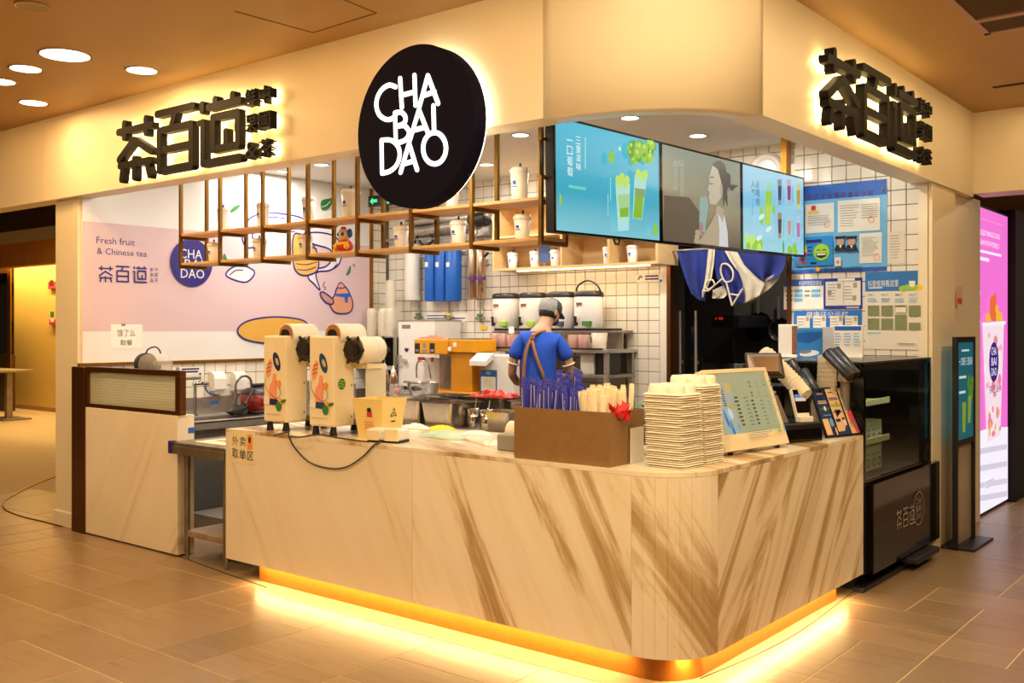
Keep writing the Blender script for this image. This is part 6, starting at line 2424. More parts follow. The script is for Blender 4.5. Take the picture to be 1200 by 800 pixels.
for i in range(7):
    for j in range(12):
        a_ = j * math.pi / 6
        r_ = .035 * (1 + .35 * rgb.random()) * (1 - .05 * i)
        vs.append((r_ * math.cos(a_), r_ * math.sin(a_), i * .036))
for i in range(6):
    for j in range(12):
        fs.append((i * 12 + j, i * 12 + (j + 1) % 12, i * 12 + 12 + (j + 1) % 12, i * 12 + 12 + j))
MB().add(vs, fs, M_CLC, True).build('bag_film', t)

# ================================================================== display fridge at the right end of the counter
FXX, FY0, FY1, FZ0, FZ1 = -2.12, 6.035, 7.385, .64, 1.385
fg_ = thing('display_fridge', 'black glass-fronted display fridge closing the right end of the counter', 'fridge', (-2.45, 6.7, 0))
MB().box((-2.82, FY0, .10), (FXX - .015, FY1, FZ0), M_BLACK, .006).build('lower_cabinet', fg_, world=True)
MB().box((FXX - .014, 6.12, .10), (FXX + .03, FY1 + .11, FZ0 + .012), M_BLACKG, .004).build('gloss_panel', fg_, world=True)
MB().box((-2.75, FY0 + .05, 0), (FXX - .08, FY1 - .05, .1), M_DARK).build('kick', fg_, world=True)
fr = MB()
e = .03
for y in (FY0, FY1 - e):
    fr.box((FXX - e, y, FZ0), (FXX, y + e, FZ1), M_BLACKG).box((-2.82, y, FZ0), (-2.82 + e, y + e, FZ1), M_BLACKG)
fr.box((FXX - e, FY0 + e, FZ1 - .022), (FXX, FY1 - e, FZ1), M_BLACKG).box((FXX - e, FY0 + e, FZ0), (FXX, FY1 - e, FZ0 + .03), M_BLACKG)
fr.build('frame', fg_, world=True)
MB().box((-2.82, FY0 - .006, FZ0), (FXX, FY0, FZ1), M_BLACKG).build('side_panel', fg_, world=True)
MB().box((-2.82, FY1 - .005, FZ0), (FXX - .03, FY1, FZ1), M_BLACKG).build('side_panel', fg_, world=True)
MB().box((-2.84, FY0 - .006, FZ1), (FXX + .004, FY1, FZ1 + .012), mat('fridge_top', '#4a4744', .25, .5), .002).build('top', fg_, world=True)
MB().box((FXX - .012, FY0 + e, FZ0 + .03), (FXX - .007, FY1 - e, FZ1 - .022), clear_mat('fridge_glass', '#e4efe6', .92)).build('front_glass', fg_, world=True)
MB().box((-2.80, FY0 + .01, FZ0 + .001), (-2.79, FY1 - .01, FZ1 - .01), mat('fridge_inside', '#8f8268', .5)).build('rear_lining', fg_, world=True)
for z in (.86, 1.11):
    o = MB().box((-2.78, FY0 + .04, z), (FXX - .12, FY0 + .82, z + .012), mat('fridge_shelf', '#c9b58c', .3), .002).build('glass_shelf', fg_, world=True)
    MB().box((FXX - .125, FY0 + .04, z - .008), (FXX - .115, FY0 + .82, z + .03), mat('shelf_lip', '#d8c79c', .4)).build('price_rail', o, world=True)
area_light('fridge_fill', (-2.2, 6.7, FZ1 - .03), 1.1, 8, CREAM, (-.25, 0, -1), .02)  # unseen fill added to lift the dark fridge interior
# lettering on the gloss panel
s = Sheet((FXX + .0305, 6.9, .4), (0, 1, 0), (0, 0, 1), .0008)
M_SILV = mat('silver_print', '#a89c92', .4, .3)
Z = lambda x, y: (1010 + x / 6.67, 560 + y / 6.67)
flat_glyph(s, glyph_cha(), Z(268, 245), Z(310, 392), M_SILV)
flat_glyph(s, glyph_bai(), Z(316, 235), Z(358, 372), M_SILV)
flat_glyph(s, glyph_dao(), Z(362, 215), Z(405, 352), M_SILV)
cc = s.at(*Z(436, 235))
s.stroke([(cc[0] + .115 * math.cos(k * math.pi / 14), cc[1] + .11 * math.sin(k * math.pi / 14)) for k in range(28)], .008, M_SILV, True)
for wd_, dy in (('CHA', .03), ('BAI', -.02), ('DAO', -.07)):
    s.text(wd_, (cc[0] - .06, cc[1] + dy), (cc[0] + .06, cc[1] + dy + .042), M_SILV)
s.build('print', fg_)
# dark foot bar and pedal
MB().box((-2.2, 6.75, .05), (-2.02, 7.25, .09), M_BLACK, .01).build('foot_pedal', fg_, world=True)
MB().box((-2.18, 6.02, .0), (-2.12, 7.4, .03), M_BLACK).build('floor_rail', fg_, world=True)
# goods in the fridge
M_CARTON = mat('milk_carton', '#d9d2c6', .5, var=.03)
ct = None
for k in range(6):
    y = FY0 + .16 + k * .105
    lab = ['carton nearest the counter on the fridge floor', 'second carton from the counter on the fridge floor', 'third carton from the counter on the fridge floor', 'fourth carton from the counter on the fridge floor',
           'fifth carton from the counter on the fridge floor', 'carton farthest along the fridge floor'][k]
    loc = (-2.36, y, FZ0 + .031)
    if ct is None:
        ct = thing('drink_carton', lab, 'carton', loc, group='white cartons in the fridge')
        MB().box((-.1, -.05, 0), (.1, .05, .16), M_CARTON, .003).build('box', ct)
        sm = MB()
        sm.lathe([(.03, 0), (.03, .001), (.02, .001), (.02, 0)], M_NAVY, 16, M=Matrix.Translation((.1005, 0, .05)) @ Matrix.Rotation(math.pi / 2, 4, 'Y'), caps=False)
        sm.box((.1, -.03, .1), (.1008, .03, .108), M_GREY)
        sm.build('print', ct)
    else:
        dup(ct, loc, 0, lab)
    if k > 1:
        dup(ct, (loc[0], loc[1], loc[2] + .162), 0, lab.replace('on the fridge floor', 'in the upper layer'))
rg = random.Random(9)
fr0 = None
for k in range(5):
    loc = (-2.33 - .09 * (k % 2), FY0 + .12 + .07 * k, 1.123)
    lab = 'pink fruit on the top fridge shelf, number %s from the counter' % ['one', 'two', 'three', 'four', 'five'][k]
    if fr0 is None:
        fr0 = thing('pink_fruit', lab, 'fruit', loc, group='fruit on the top fridge shelf')
        MB().ball((0, 0, .05), (.045, .045, .05), mat('fruit_pink', '#cf5a48', .4, var=.15), 14).build('flesh', fr0)
        MB().cyl((0, 0, .095), (.005, 0, .115), .004, M_GREEN, 6).build('stem', fr0)
    else:
        dup(fr0, loc, 0, lab)
d0 = None
for k in range(12):
    loc = (-2.30 - .08 * (k % 2), FY0 + .10 + .055 * k, .873)
    if d0 is None:
        d0 = solo(MB().lathe([(.03, 0), (.034, .03), (.03, .06), (0, .07)], mat('dark_jelly', '#3a2018', .3), 14), 'jelly_pot', 'dark jelly pot in the row on the lower fridge shelf', 'pot', loc, group='dark pots on the lower fridge shelf')
    else:
        dup(d0, loc, 0)
# things on top of the fridge
zt_ = FZ1 + .0125
p = on_z(1028, 412, zt_)
t = thing('plastic_roll', 'rolled clear plastic bag lying on top of the fridge', 'roll', (p.x - .06, p.y, zt_))
MB().lathe([(.02, -.19), (.045, -.16), (.04, -.05), (.05, .06), (.058, .14), (.03, .17)], mat('plastic_roll', '#dcd6c8', .4, trans=.3, var=.05, bump=.4), 18, M=Matrix.Translation((0, 0, .05)) @ Matrix.Rotation(math.pi / 2, 4, 'X') @ Matrix.Rotation(.5, 4, 'Y')).build('roll', t)
for nm, lb, x0, x1, y0, y1, m, yy in (('leaflet_stand', 'white leaflet holder with photo strip on the fridge top', 912, 935, 380, 416, M_PAPER, 6.75), ('blue_bag', 'blue printed bag standing on the fridge top', 934, 963, 385, 415, mat('bag_blue', '#2a86d6', .4, var=.08), 6.7),
                                      ('printed_sheet', 'white timetable sheet standing on the fridge top beside the blue bag', 976, 1011, 381, 413, M_PAPER, 6.95), ('clear_holder', 'clear acrylic holder between the blue bag and the white sheet', 963, 976, 383, 414, M_CLC, 6.8)):
    A_, B_ = on_y(x0, y1, yy), on_y(x1, y0, yy)
    t = thing(nm, lb, {'leaflet_stand': 'leaflet holder', 'blue_bag': 'bag', 'printed_sheet': 'notice', 'clear_holder': 'holder'}[nm], ((A_.x + B_.x) / 2, yy, zt_))
    z0_ = zt_ + .0005
    MB().box((A_.x, yy, z0_), (B_.x, yy + .02, B_.z), m, .004).build('sheet', t, world=True)
    MB().box((A_.x, yy - .02, z0_), (B_.x, yy + .05, z0_ + .005), m).build('foot', t, world=True)
    s = Sheet((A_.x, yy, z0_), (1, 0, 0), (0, 0, 1), .0006)
    W2, H2 = B_.x - A_.x, B_.z - z0_
    if nm == 'leaflet_stand':
        s.rect((W2 * .7, .02), (W2 * .98, H2 * .95), mat('photo_strip', '#8c5a48', .5, var=.4, scale=60))
    elif nm == 'blue_bag':
        s.poly([(0, H2 * .55), (W2 * .5, H2 * .5), (W2, H2 * .7), (W2, H2 * .9), (0, H2 * .85)], mat('bag_deep', '#1560b4', .4))
        s.oval((W2 * .5, H2 * .15), W2 * .4, H2 * .1, M_PAPER, .1)
        s.oval((W2 * .35, H2 * .2), W2 * .25, H2 * .06, M_GREY, .1)
    elif nm == 'printed_sheet':
        s.rect((W2 * .06, H2 * .84), (W2 * .95, H2 * .97), M_BLUE)
        for q_ in range(3):
            s.dashes((W2 * (.06 + q_ * .32), H2 * .35), (W2 * (.3 + q_ * .32), H2 * .78), 5, M_SKY, .3, .3)
    s.build('print', t)

# ================================================================== freestanding digital poster and pink light boxes
ps = thing('poster_stand', 'black freestanding digital poster on flat base beside the light box', 'sign stand', (-2.0, 7.87, 0))
MB().box((-2.20, 7.62, 0), (-1.89, 8.17, .018), M_BLACK, .004).build('base', ps, world=True)
lean = math.radians(0)
XP = -2.03
f = MB()
for y in (7.585, 8.05):
    f.box((XP, y, .018), (XP + .035, y + .03, 1.54), M_BLACK)
f.box((XP, 7.615, 1.50), (XP + .035, 8.05, 1.54), M_BLACK).box((XP, 7.615, .75), (XP + .035, 8.05, .79), M_BLACK)
f.build('frame', ps, world=True)
MB().box((XP + .004, 7.615, .03), (XP + .012, 8.05, .75), mat('stand_panel', '#b4a894', .3, .3)).build('lower_panel', ps, world=True)
MB().box((XP + .004, 7.615, .79), (XP + .026, 8.05, 1.50), mat('stand_screen', '#17707c', emit=.55)).build('screen', ps, world=True)
s = Sheet((XP + .0265, 7.83, 1.1), (0, 1, 0), (0, 0, 1), .0008)
s.text('一口葡萄·三重滋味', (-.17, .23), (.19, .29), E_('stand_white', '#c8e0e0', .8))
s.dashes((-.1, .33), (.1, .35), 1, E_('stand_white', '#c8e0e0', .8), .7, 0)
s.dashes((-.17, .13), (.02, .16), 1, E_('stand_white', '#c8e0e0', .8), .6, 0)
s.dashes((-.17, .02), (.0, .05), 1, E_('stand_white', '#c8e0e0', .8), .6, 0)
SG, SG2 = E_('stand_grape', '#5c9430', .6), E_('stand_lime', '#98b030', .6)
for k in range(12):
    s.oval((.13 + .05 * math.cos(k * 2.4), .06 + .06 * math.sin(k * 1.7)), .035, .035, SG)
s.poly([(-.1, -.04), (-.0, -.04), (-.02, -.26), (-.09, -.26)], SG2)
s.poly([(.06, .0), (.15, -.0), (.12, -.2), (.05, -.2)], SG2)
s.build('print', ps)

def light_box(label, y0, y1, z1, seedless=False):
    t = thing('light_box', label, 'light box', (-2.2, (y0 + y1) / 2, 0))
    MB().box((-2.32, y0, 0), (-2.205, y1, z1), M_BLACK).build('housing', t, world=True)
    MB().box((-2.205, y0 + .02, .03), (-2.2, y1 - .02, z1 - .02), mat('lightbox_pink', '#f070d2', emit=1.0)).build('lit_face', t, world=True)
    return t


lb = light_box('tall pink light box poster of a mango drink beside the beige wall', 8.9, 10.05, 2.65)
s = Sheet((-2.199, 9.5, 1.3), (0, 1, 0), (0, 0, 1), .0008)
s.clip = (8.92 - 9.5, .03 - 1.3, 10.03 - 9.5, 2.63 - 1.3)
LBW = mat('lightbox_white', '#f4eefa', emit=1.0)
LBS = mat('lightbox_shade', '#d8d0e4', emit=.95)
s.ppoly([(1142, 507), (1160, 501), (1182, 500), (1182, 620), (1142, 620)], LBW)
for y in (520, 540, 560, 575):
    s.ppoly([(1144, y + 6), (1180, y), (1180, y + 6), (1144, y + 13)], LBS)
s.ptext('CHA BAI DAO', (1149, 255.3), (1174.8, 264.5), LBW)
s.ptext('CHILLED MANGO SAGO', (1145, 267), (1171.6, 281), LBW)
s.ptext('CREAM WITH POMELO', (1145, 279), (1170.3, 291.8), LBW)
s.pdashes((1145, 291), (1173, 301.4), 1, LBW, .75, 0)
s.pdashes((1145, 299), (1158.7, 307.6), 1, LBW, .7, 0)
s.prect((1145.3, 317), (1145.8, 331), LBW)
s.pvtext('杨枝甘露', (1144.5, 336), (1148.5, 386), LBW)
CPW = mat('lightbox_cup', '#f6e2ea', emit=.95)
CPP = mat('lightbox_coral', '#f08aa0', emit=.9)
CPO = mat('lightbox_orange', '#f0703c', emit=.9)
CPY = mat('lightbox_yellow', '#f4b83c', emit=.95)
s.ppoly([(1150.5, 378), (1176, 376), (1171.5, 510), (1156, 518)], CPW)
rg = random.Random(2)
for k in range(26):
    s.poval((1154 + rg.random() * 18, 390 + rg.random() * 118), .03 + rg.random() * .05, .02 + rg.random() * .035, [CPP, CPW, CPP, mat('lightbox_rose', '#f4b4c4', emit=.95)][k % 4])
for k in range(10):
    s.poval((1157 + rg.random() * 12, 478 + rg.random() * 30), .03, .03, CPP if k % 2 else CPY)
for x, y, rx, ry, m in ((1163, 366, .16, .08, CPO), (1161, 358, .09, .09, CPO), (1164, 352, .05, .07, CPO), (1169, 372, .12, .06, CPY), (1156, 373, .08, .05, CPY), (1166, 362, .05, .04, CPY)):
    s.poval((x, y), rx, ry, m)
s.ppoly([(1149.5, 378.5), (1176.5, 376), (1176, 380), (1150.5, 382.5)], LBW)
c = s.at(1162.5, 424)
s.oval(c, .165, .175, mat('lightbox_navy', '#3a2080', emit=.8), 0, 36)
for w_, y in (('CHA', .06), ('BAI', -.03), ('DAO', -.12)):
    s.text(w_, (c[0] - .09, c[1] + y), (c[0] + .09, c[1] + y + .07), LBW)
s.ptext('茶百道', (1157, 452), (1168, 459), mat('lightbox_purple', '#4a3a78', emit=.7))
s.pdashes((1153, 562), (1163, 569), 2, LBS, .5, .2)
s.build('print', lb)
lb2 = light_box('second pink light box cut by the right frame edge', 10.55, 11.6, 2.68)
s = Sheet((-2.199, 11, 1.3), (0, 1, 0), (0, 0, 1), .0008)
s.clip = (10.57 - 11, .03 - 1.3, 11.58 - 11, 2.6 - 1.3)
s.rect((-1, -1.3), (1, -.25), LBW)
s.build('print', lb2)
o = MB().box((-2.32, 10.06, 0), (-2.14, 10.54, 2.7), M_DARK, .004).build('pillar_right')
o['kind'] = 'structure'
o['label'] = 'dark pillar between the two pink light boxes'
# fire point sign on the beige wall
t = thing('hydrant_sign', 'small red and white fire sign on the beige wall panel', 'sign', (-2.119, 7.75, 1.7))
A_, B_ = on_x(1121, 357, -2.119), on_x(1127, 336, -2.119)
MB().box((-2.1195, A_.y, A_.z), (-2.116, B_.y, B_.z), mat('sign_pinkish', '#d8b0a0', .5)).build('plate', t, world=True)
A2 = on_x(1121, 349, -2.116)
MB().box((-2.1155, A_.y + .005, A_.z + .01), (-2.1145, B_.y - .005, A2.z), M_RED).build('red_field', t, world=True)
# fire boxes on the yellow corridor wall
for k, (x0, x1, y0, y1, lb_) in enumerate(((56, 65, 329.5, 338.5, 'red fire alarm box on the yellow corridor wall'), (57.5, 65, 374, 380.5, 'small red call point below the alarm box'))):
    A_, B_ = on_y(x0, y1, yw - .06), on_y(x1, y0, yw - .06)
    t = thing('fire_alarm', lb_, 'alarm', ((A_.x + B_.x) / 2, yw, A_.z))
    MB().box((A_.x, yw - .06, A_.z), (B_.x, yw - .001, B_.z), M_RED, .006).build('box', t, world=True)
    w_ = B_.x - A_.x
    MB().box((A_.x + w_ * .25, yw - .064, A_.z + w_ * .2), (B_.x - w_ * .25, yw - .06, A_.z + w_ * .55), M_WPLAST if k else mat('alarm_dark', '#5a1414', .5)).build('plate', t, world=True)
A_, B_ = on_y(58.5, 371, yw - .02), on_y(62, 365, yw - .02)
tag(MB().box((A_.x, yw - .012, A_.z), (B_.x, yw - .001, B_.z), M_GREEN).build('green_sign'), 'tiny green sign between the two red alarm boxes', 'sign')
# dark shop front and high table at the far left
A_, B_ = on_y(-40, 420, 8.9), on_y(18, 310, 8.9)
t = thing('shop_display', 'dark glass shop cabinet at the far left frame edge', 'cabinet', (B_.x - 1, 8.9, 0))
MB().box((A_.x, 8.9, on_y(0, 415, 8.9).z), (B_.x - .3, 9.02, B_.z), M_BLACKG, .01).build('glass_case', t, world=True)
MB().box((A_.x, 8.9, 0), (B_.x - .28, 9.03, on_y(0, 415, 8.9).z), mat('cabinet_bronze', '#5a4020', .4, .5), .01).build('base', t, world=True)
MB().box((B_.x - .3, 8.88, 0), (B_.x - .16, 8.9, B_.z), M_BRASS, .004).build('edge_trim', t, world=True)
p = on_z(10, 491, 0)
hz = 1.6 - (433 - 385) / 1167 * ((Vector((p.x, p.y, 0)) - EYE).dot(FWD))
t = thing('high_table', 'narrow high table standing before the dark shop cabinet', 'table', (p.x, p.y, 0))
a = on_z(36, 433, hz).x
MB().box((-.9, -.3, hz - .04), (max(.3, a - p.x), .3, hz), mat('table_grey', '#8c7c64', .4), .006).build('table_top', t)
MB().box((-.05, -.05, .03), (.05, .05, hz - .04), M_STEELD, .004).build('leg', t)
MB().box((-.35, -.25, 0), (.35, .25, .03), M_STEELD, .006).build('base', t)
# curved brass threshold strip and tan floor patch at the corridor mouth
pts = [on_z(x, y, .002) for x, y in ((72, 556), (45, 566), (20, 578), (5, 588), (6, 597), (25, 605), (50, 611), (73, 617))]
q = [tuple(v_) for v_ in pts]
o = MB().tube(curve2(q), .008, M_BRASS, 6).build('trim_5')
o['kind'] = 'structure'
o['label'] = 'brass edging strip curving round the pillar foot'
# ================================================================== bench and machines along the back wall
ZB = 1.0
bb = thing('rear_bench', 'long stainless bench along the back wall under the machines', 'workbench', (-5.8, 6.9, PF))
MB().box((-6.97, 6.55, ZB - .03), (-6.0, YB - .01, ZB), M_STEELD, .004).build('bench_top', bb, world=True)
sb_ = thing('front_bench', 'narrow steel bench under the yellow machine and the white dispenser', 'workbench', (-5.4, 6.7, PF))
MB().box((-5.998, 6.55, ZB - .03), (-4.9, 6.93, ZB), M_STEELD, .004).build('bench_top', sb_, world=True)
for x in (-6.9, -6.04, -4.96):
    yb_ = YB - .08 if x < -5.5 else 6.85
    MB().box((x, 6.6, PF), (x + .04, 6.64, ZB - .03), M_STEEL).box((x, yb_, PF), (x + .04, yb_ + .04, ZB - .03), M_STEEL).build('leg', bb if x < -6 else sb_, world=True)
MB().box((-6.9, 6.62, .4), (-6.0, YB - .03, .43), M_STEELD).build('undershelf', bb, world=True)


def span(x0, x1, y0, y1, Y):
    a, b = on_y(x0, y1, Y), on_y(x1, y0, Y)
    return a.x, b.x, a.z, b.z


# white water boiler
x0, x1, z0, z1 = span(466.5, 490, 376, 458, 7.0)
t = thing('water_boiler', 'tall white water boiler with a round knob on the rear bench', 'boiler', ((x0 + x1) / 2, 7.15, ZB))
MB().box((x0, 7.0, ZB + .03), (x1 + .22, 7.38, z1), M_WPLAST, .008).build('body', t, world=True)
MB().box((x0 - .006, 6.994, z1), (x1 + .226, 7.386, z1 + .012), M_STEEL, .003).build('top_plate', t, world=True)
for x in (x0 + .04, x1 + .16):
    for y in (7.04, 7.33):
        MB().cyl((x, y, ZB), (x, y, ZB + .03), .018, M_BLACK, 10).build('foot', t, world=True)
q = on_y(476, 423, 7.0)
MB().cyl((q.x, 7.0, q.z), (q.x, 6.96, q.z), .024, M_CHROME, 16).build('knob', t, world=True)
MB().cyl((q.x - .07, 7.0, q.z + .05), (q.x - .07, 6.96, q.z + .05), .012, M_STEEL, 10).cyl((q.x - .07, 6.96, q.z + .055), (q.x - .07, 6.96, q.z - .03), .011, M_STEEL, 10).build('tap', t, world=True)
s = Sheet((q.x, 6.9995, q.z), (1, 0, 0), (0, 0, 1), .0006)
s.prect((471, 380.5), (481, 385), mat('boiler_label', '#7c776c', .6))
q2 = s.at(476.5, 410)
s.poly([(q2[0] - .03, q2[1] + .012), (q2[0] + .03, q2[1] + .012), (q2[0] + .03, q2[1]), (q2[0], q2[1] - .025), (q2[0] - .03, q2[1])], M_NAVY)
s.rect((q2[0] - .03, q2[1] + .012), (q2[0] + .03, q2[1] + .02), M_RED)
s.prect((473, 446), (480.5, 448.5), mat('boiler_label', '#7c776c', .6))
s.build('print', t)

# yellow blender / ice machine
M_YMACH = mat('machine_yellow', '#e09a12', .35, var=.04)
Y = 6.58
x0, x1, z0, z1 = span(485, 553, 398, 462, Y)
xa = on_y(524, 400, Y).x
t = thing('ice_shaver', 'bright yellow ice machine with two black panels on the rear bench', 'machine', ((x0 + x1) / 2, 6.7, ZB))
zh = on_y(500, 415, Y).z
MB().box((x0, Y, zh), (xa, 6.91, z1), M_YMACH, .01).build('head', t, world=True)
MB().box((xa, Y + .02, zh + .02), (x1 - .0, 6.92, z1), M_YMACH, .01).build('motor_cover', t, world=True)
MB().box((xa, Y + .05, ZB + .04), (x1 - .04, 6.91, zh + .02), mat('machine_yellow_dark', '#c8860c', .4, var=.05), .006).build('column', t, world=True)
MB().box((x0 + .02, Y, ZB), (x1, 6.91, ZB + .04), M_YMACH, .008).build('base', t, world=True)
MB().box((xa - .02, Y + .03, z1), (x1 - .03, 6.9, z1 + .012), M_STEELD, .003).build('top_plate', t, world=True)
MB().box((x0 + .05, 6.87, ZB + .04), (xa, 6.9, zh), M_STEELD).build('back_plate', t, world=True)
q = on_y(508, 432, Y + .15)
MB().lathe([(.1, -.13), (.1, .06), (.085, .1), (.085, -.12)], M_CLEARP, 22, at=(q.x, q.y, q.z), caps=False).build('clear_drum', t, world=True)
MB().tube(curve2([(q.x - .09, Y + .02, q.z - .08), (q.x - .06, Y, q.z + .06), (q.x + .06, Y, q.z + .06), (q.x + .09, Y + .02, q.z - .08)]), .008, M_STEEL, 8).build('guard', t, world=True)
MB().box((q.x - .1, Y + .04, q.z + .07), (q.x - .02, Y + .06, q.z + .11), M_RED, .006).box((q.x + .06, Y + .04, q.z + .07), (q.x + .09, Y + .06, q.z + .11), M_RED, .006).build('red_lever', t, world=True)
s = Sheet((x0, Y - .0003, z1), (1, 0, 0), (0, 0, 1), .0006)
s.prect((486, 402), (492, 413.5), M_INK)
s.prect((503.5, 402), (509.5, 413.5), M_INK)
s.poval((497.5, 405), .02, .024, M_GREY)
s.prect((494.5, 409.5), (501, 413), M_GREY)
s.pdashes((487, 409), (491, 412), 2, M_PAPER, .3, 0)
s.pdashes((504.5, 409), (508.5, 412), 2, M_PAPER, .3, 0)
s.prect((525, 406), (529, 411), M_PAPER)
s.build('print', t)
s = Sheet((xa, Y + .0195, z1), (1, 0, 0), (0, 0, 1), .0006)
s.prect((531, 401), (535, 406), M_PAPER)
s.build('print', t)
p = on_y(502, 397, 6.75)
rag('pink cloth draped on top of the yellow ice machine', (p.x + .03, 6.78, z1 + .001), .10, mat('cloth_pink', '#f0765e', .9, var=.08, bump=.3), 21, .03)

# white cup sealing box with tilted lid and blue-headed card
Y = 6.64
x0, x1, z0, z1 = span(557, 601, 414, 466, Y)
zz1 = on_y(590, 416, Y).z
t = thing('powder_dispenser', 'white dispenser machine with sloping tray and blue headed card', 'dispenser', ((x0 + x1) / 2, 6.75, ZB))
MB().box((x0 + .06, Y + .02, ZB + .001), (x1, 6.92, zz1), M_WPLAST, .01).build('body', t, world=True)
MB().add([(x0, Y - .08, z1 - .07), (x0 + .19, Y - .08, z1 - .07), (x0 + .19, Y + .02, z1 - .0), (x0, Y + .02, z1 - .0), (x0, Y - .08, z1 - .11), (x0 + .19, Y - .08, z1 - .11), (x0 + .19, Y + .02, z1 - .06), (x0, Y + .02, z1 - .06)],
         [(0, 1, 2, 3), (7, 6, 5, 4), (0, 4, 5, 1), (1, 5, 6, 2), (2, 6, 7, 3), (3, 7, 4, 0)], M_WPLAST).build('sloping_tray', t, world=True)
s = Sheet((x0, Y + .0195, z1), (1, 0, 0), (0, 0, 1), .0006)
s.prect((562.5, 433), (582.5, 460), mat('card_blue2', '#2f5a94', .5))
s.prect((564, 441), (581, 458.5), mat('card_paper', '#d8d2c0', .6))
s.pdashes((566, 443), (579, 457), 7, M_GREY, .2, .3)
s.poval((572.5, 437), .03, .018, M_SKY)
s.prect((565, 429), (568.5, 433), M_ORANGE)
s.build('print', t)

# bowls and bottles on the rear bench
p = on_y(503, 463, 6.35)
dsk = thing('small_trolley', 'low steel trolley carrying the mixing bowl', 'trolley', (p.x, 6.3, PF))
MB().box((p.x - .3, 6.08, ZB - .02), (p.x + .35, 6.5, ZB), M_STEELD, .004).build('top', dsk, world=True)
for dx in (-.28, .32):
    for y in (6.1, 6.47):
        MB().cyl((p.x + dx, y, PF), (p.x + dx, y, ZB - .02), .014, M_STEEL, 8).build('leg', dsk, world=True)
t = thing('mixing_bowl', 'wide stainless mixing bowl behind the food pans', 'bowl', (p.x, 6.28, ZB + .0005))
MB().lathe([(.08, 0), (.11, .01), (.135, .08), (.145, .13), (.152, .132), (.142, .125), (.13, .08), (.1, .015), (0, .012)], M_CHROME, 30, caps=False).build('bowl', t)
p = on_y(479, 464, 6.35)
t = thing('sample_box', 'clear box with pink content left of the mixing bowl', 'box', (p.x, 6.2, ZB))
MB().box((-.055, -.04, 0), (.055, .04, .11), M_CLEARP, .006).build('box', t)
MB().ball((.01, 0, .05), (.03, .025, .03), mat('pink_gel', '#e86a70', .4), 10).build('contents', t)
p = on_y(452, 464, 6.65)
for k, (px, lb, h) in enumerate(((450.5, 'taller steel cream whipper on the rear bench', .30), (461, 'shorter steel cream whipper on the rear bench', .25))):
    q = on_y(px, 464, 6.66)
    t = thing('cream_whipper', lb, 'bottle', (q.x, 6.66, ZB), group='steel cream whippers')
    MB().lathe([(.036, 0), (.04, .01), (.04, h * .55), (.03, h * .68), (.02, h * .72)], M_SCOP, 18).build('bottle', t)
    MB().lathe([(.024, h * .72), (.02, h * .84), (.008, h * .88), (.006, h)], M_WPLAST, 14).build('nozzle', t)
# dark shelf rack behind the whippers with plastic cup sleeves on top
Y = 6.95
x0, x1, z0, z1 = span(362, 463, 394, 460, Y)
t = thing('cup_rack', 'dark steel shelf rack carrying clear cup stacks in the back left corner', 'rack', ((x0 + x1) / 2, 7.1, ZB))
MB().box((x0, Y, z1 - .015), (x1, 7.38, z1), M_STEELD, .002).build('shelf', t, world=True)
MB().box((x0, Y, z1 - .33), (x1, 7.38, z1 - .31), M_STEELD, .002).build('shelf', t, world=True)
for x in (x0, x1 - .025):
    for y in (Y, 7.355):
        MB().box((x, y, ZB), (x + .025, y + .025, z1 - .015), M_STEELD).build('post', t, world=True)
MB().box((x0 + .02, 7.36, ZB), (x1 - .02, 7.375, z1 - .02), mat('dark_back_sheet', '#2a2622', .5)).build('back_sheet', t, world=True)
p0 = on_y(440, 431, Y)
MB().box((on_y(445, 430, Y).x, Y - .004, z1 - .335), (x1, Y, z1 - .295), mat('label_strip', '#a8a296', .4)).build('label_strip', t, world=True)
slv = None
for k, (px, row, lb) in enumerate(((368, 0, 'stack of clear cups at the far left of the dark rack'), (382, 0, 'second stack of clear cups on the dark rack'), (396, 0, 'third stack of clear cups on the dark rack'), (409, 0, 'fourth stack of clear cups on the dark rack'),
                                   (422, 0, 'fifth stack of clear cups on the dark rack'), (436, 0, 'sixth stack of clear cups on the dark rack'), (449, 0, 'seventh stack of clear cups on the dark rack'), (457.5, 0, 'stack of clear cups at the right end of the dark rack'))):
    q = on_y(px, 394, Y + .09)
    loc = (q.x, Y + .09, z1)
    if slv is None:
        slv = thing('clear_cups', lb, 'cups', loc, group='stacks of clear cups on the dark rack')
        MB().lathe([(.05, 0), (.052, .01), (.052, .24), (.046, .275), (.03, .285), (0, .286)], M_CLC, 20, caps=False).build('cup_sleeve', slv)
        for j in range(5):
            MB().lathe([(.0535, .02 + j * .045), (.0545, .024 + j * .045), (.0535, .028 + j * .045)], M_CLC, 20, caps=False).build('cup_rim', slv)
    else:
        dup(slv, loc, .2 * k, lb)
q = on_y(456, 350, Y + .2)
dup(slv, (q.x, Y + .22, z1 + .29 - .0), 0, 'lone taller stack of clear cups rising behind the others')
o = MB().box((q.x - .07, Y + .17, z1 + .0005), (q.x + .07, Y + .30, z1 + .289), M_CLC, .004).build('cup_carton')
tag(o, 'translucent carton under the lone raised cup stack', 'carton')
q = on_y(378, 374, 6.9)
t = thing('desk_fitting', 'small black desk fitting standing above the clear cups by the teapot', 'fitting', (q.x, 7.2, z1))
MB().cyl((0, 0, 0), (0, 0, .30), .012, M_BLACK, 8).box((-.07, -.05, .28), (.09, .05, .32), M_BLACK, .006).box((-.01, -.01, .32), (.02, .02, .44), M_BLACK, .004).build('stand', t)

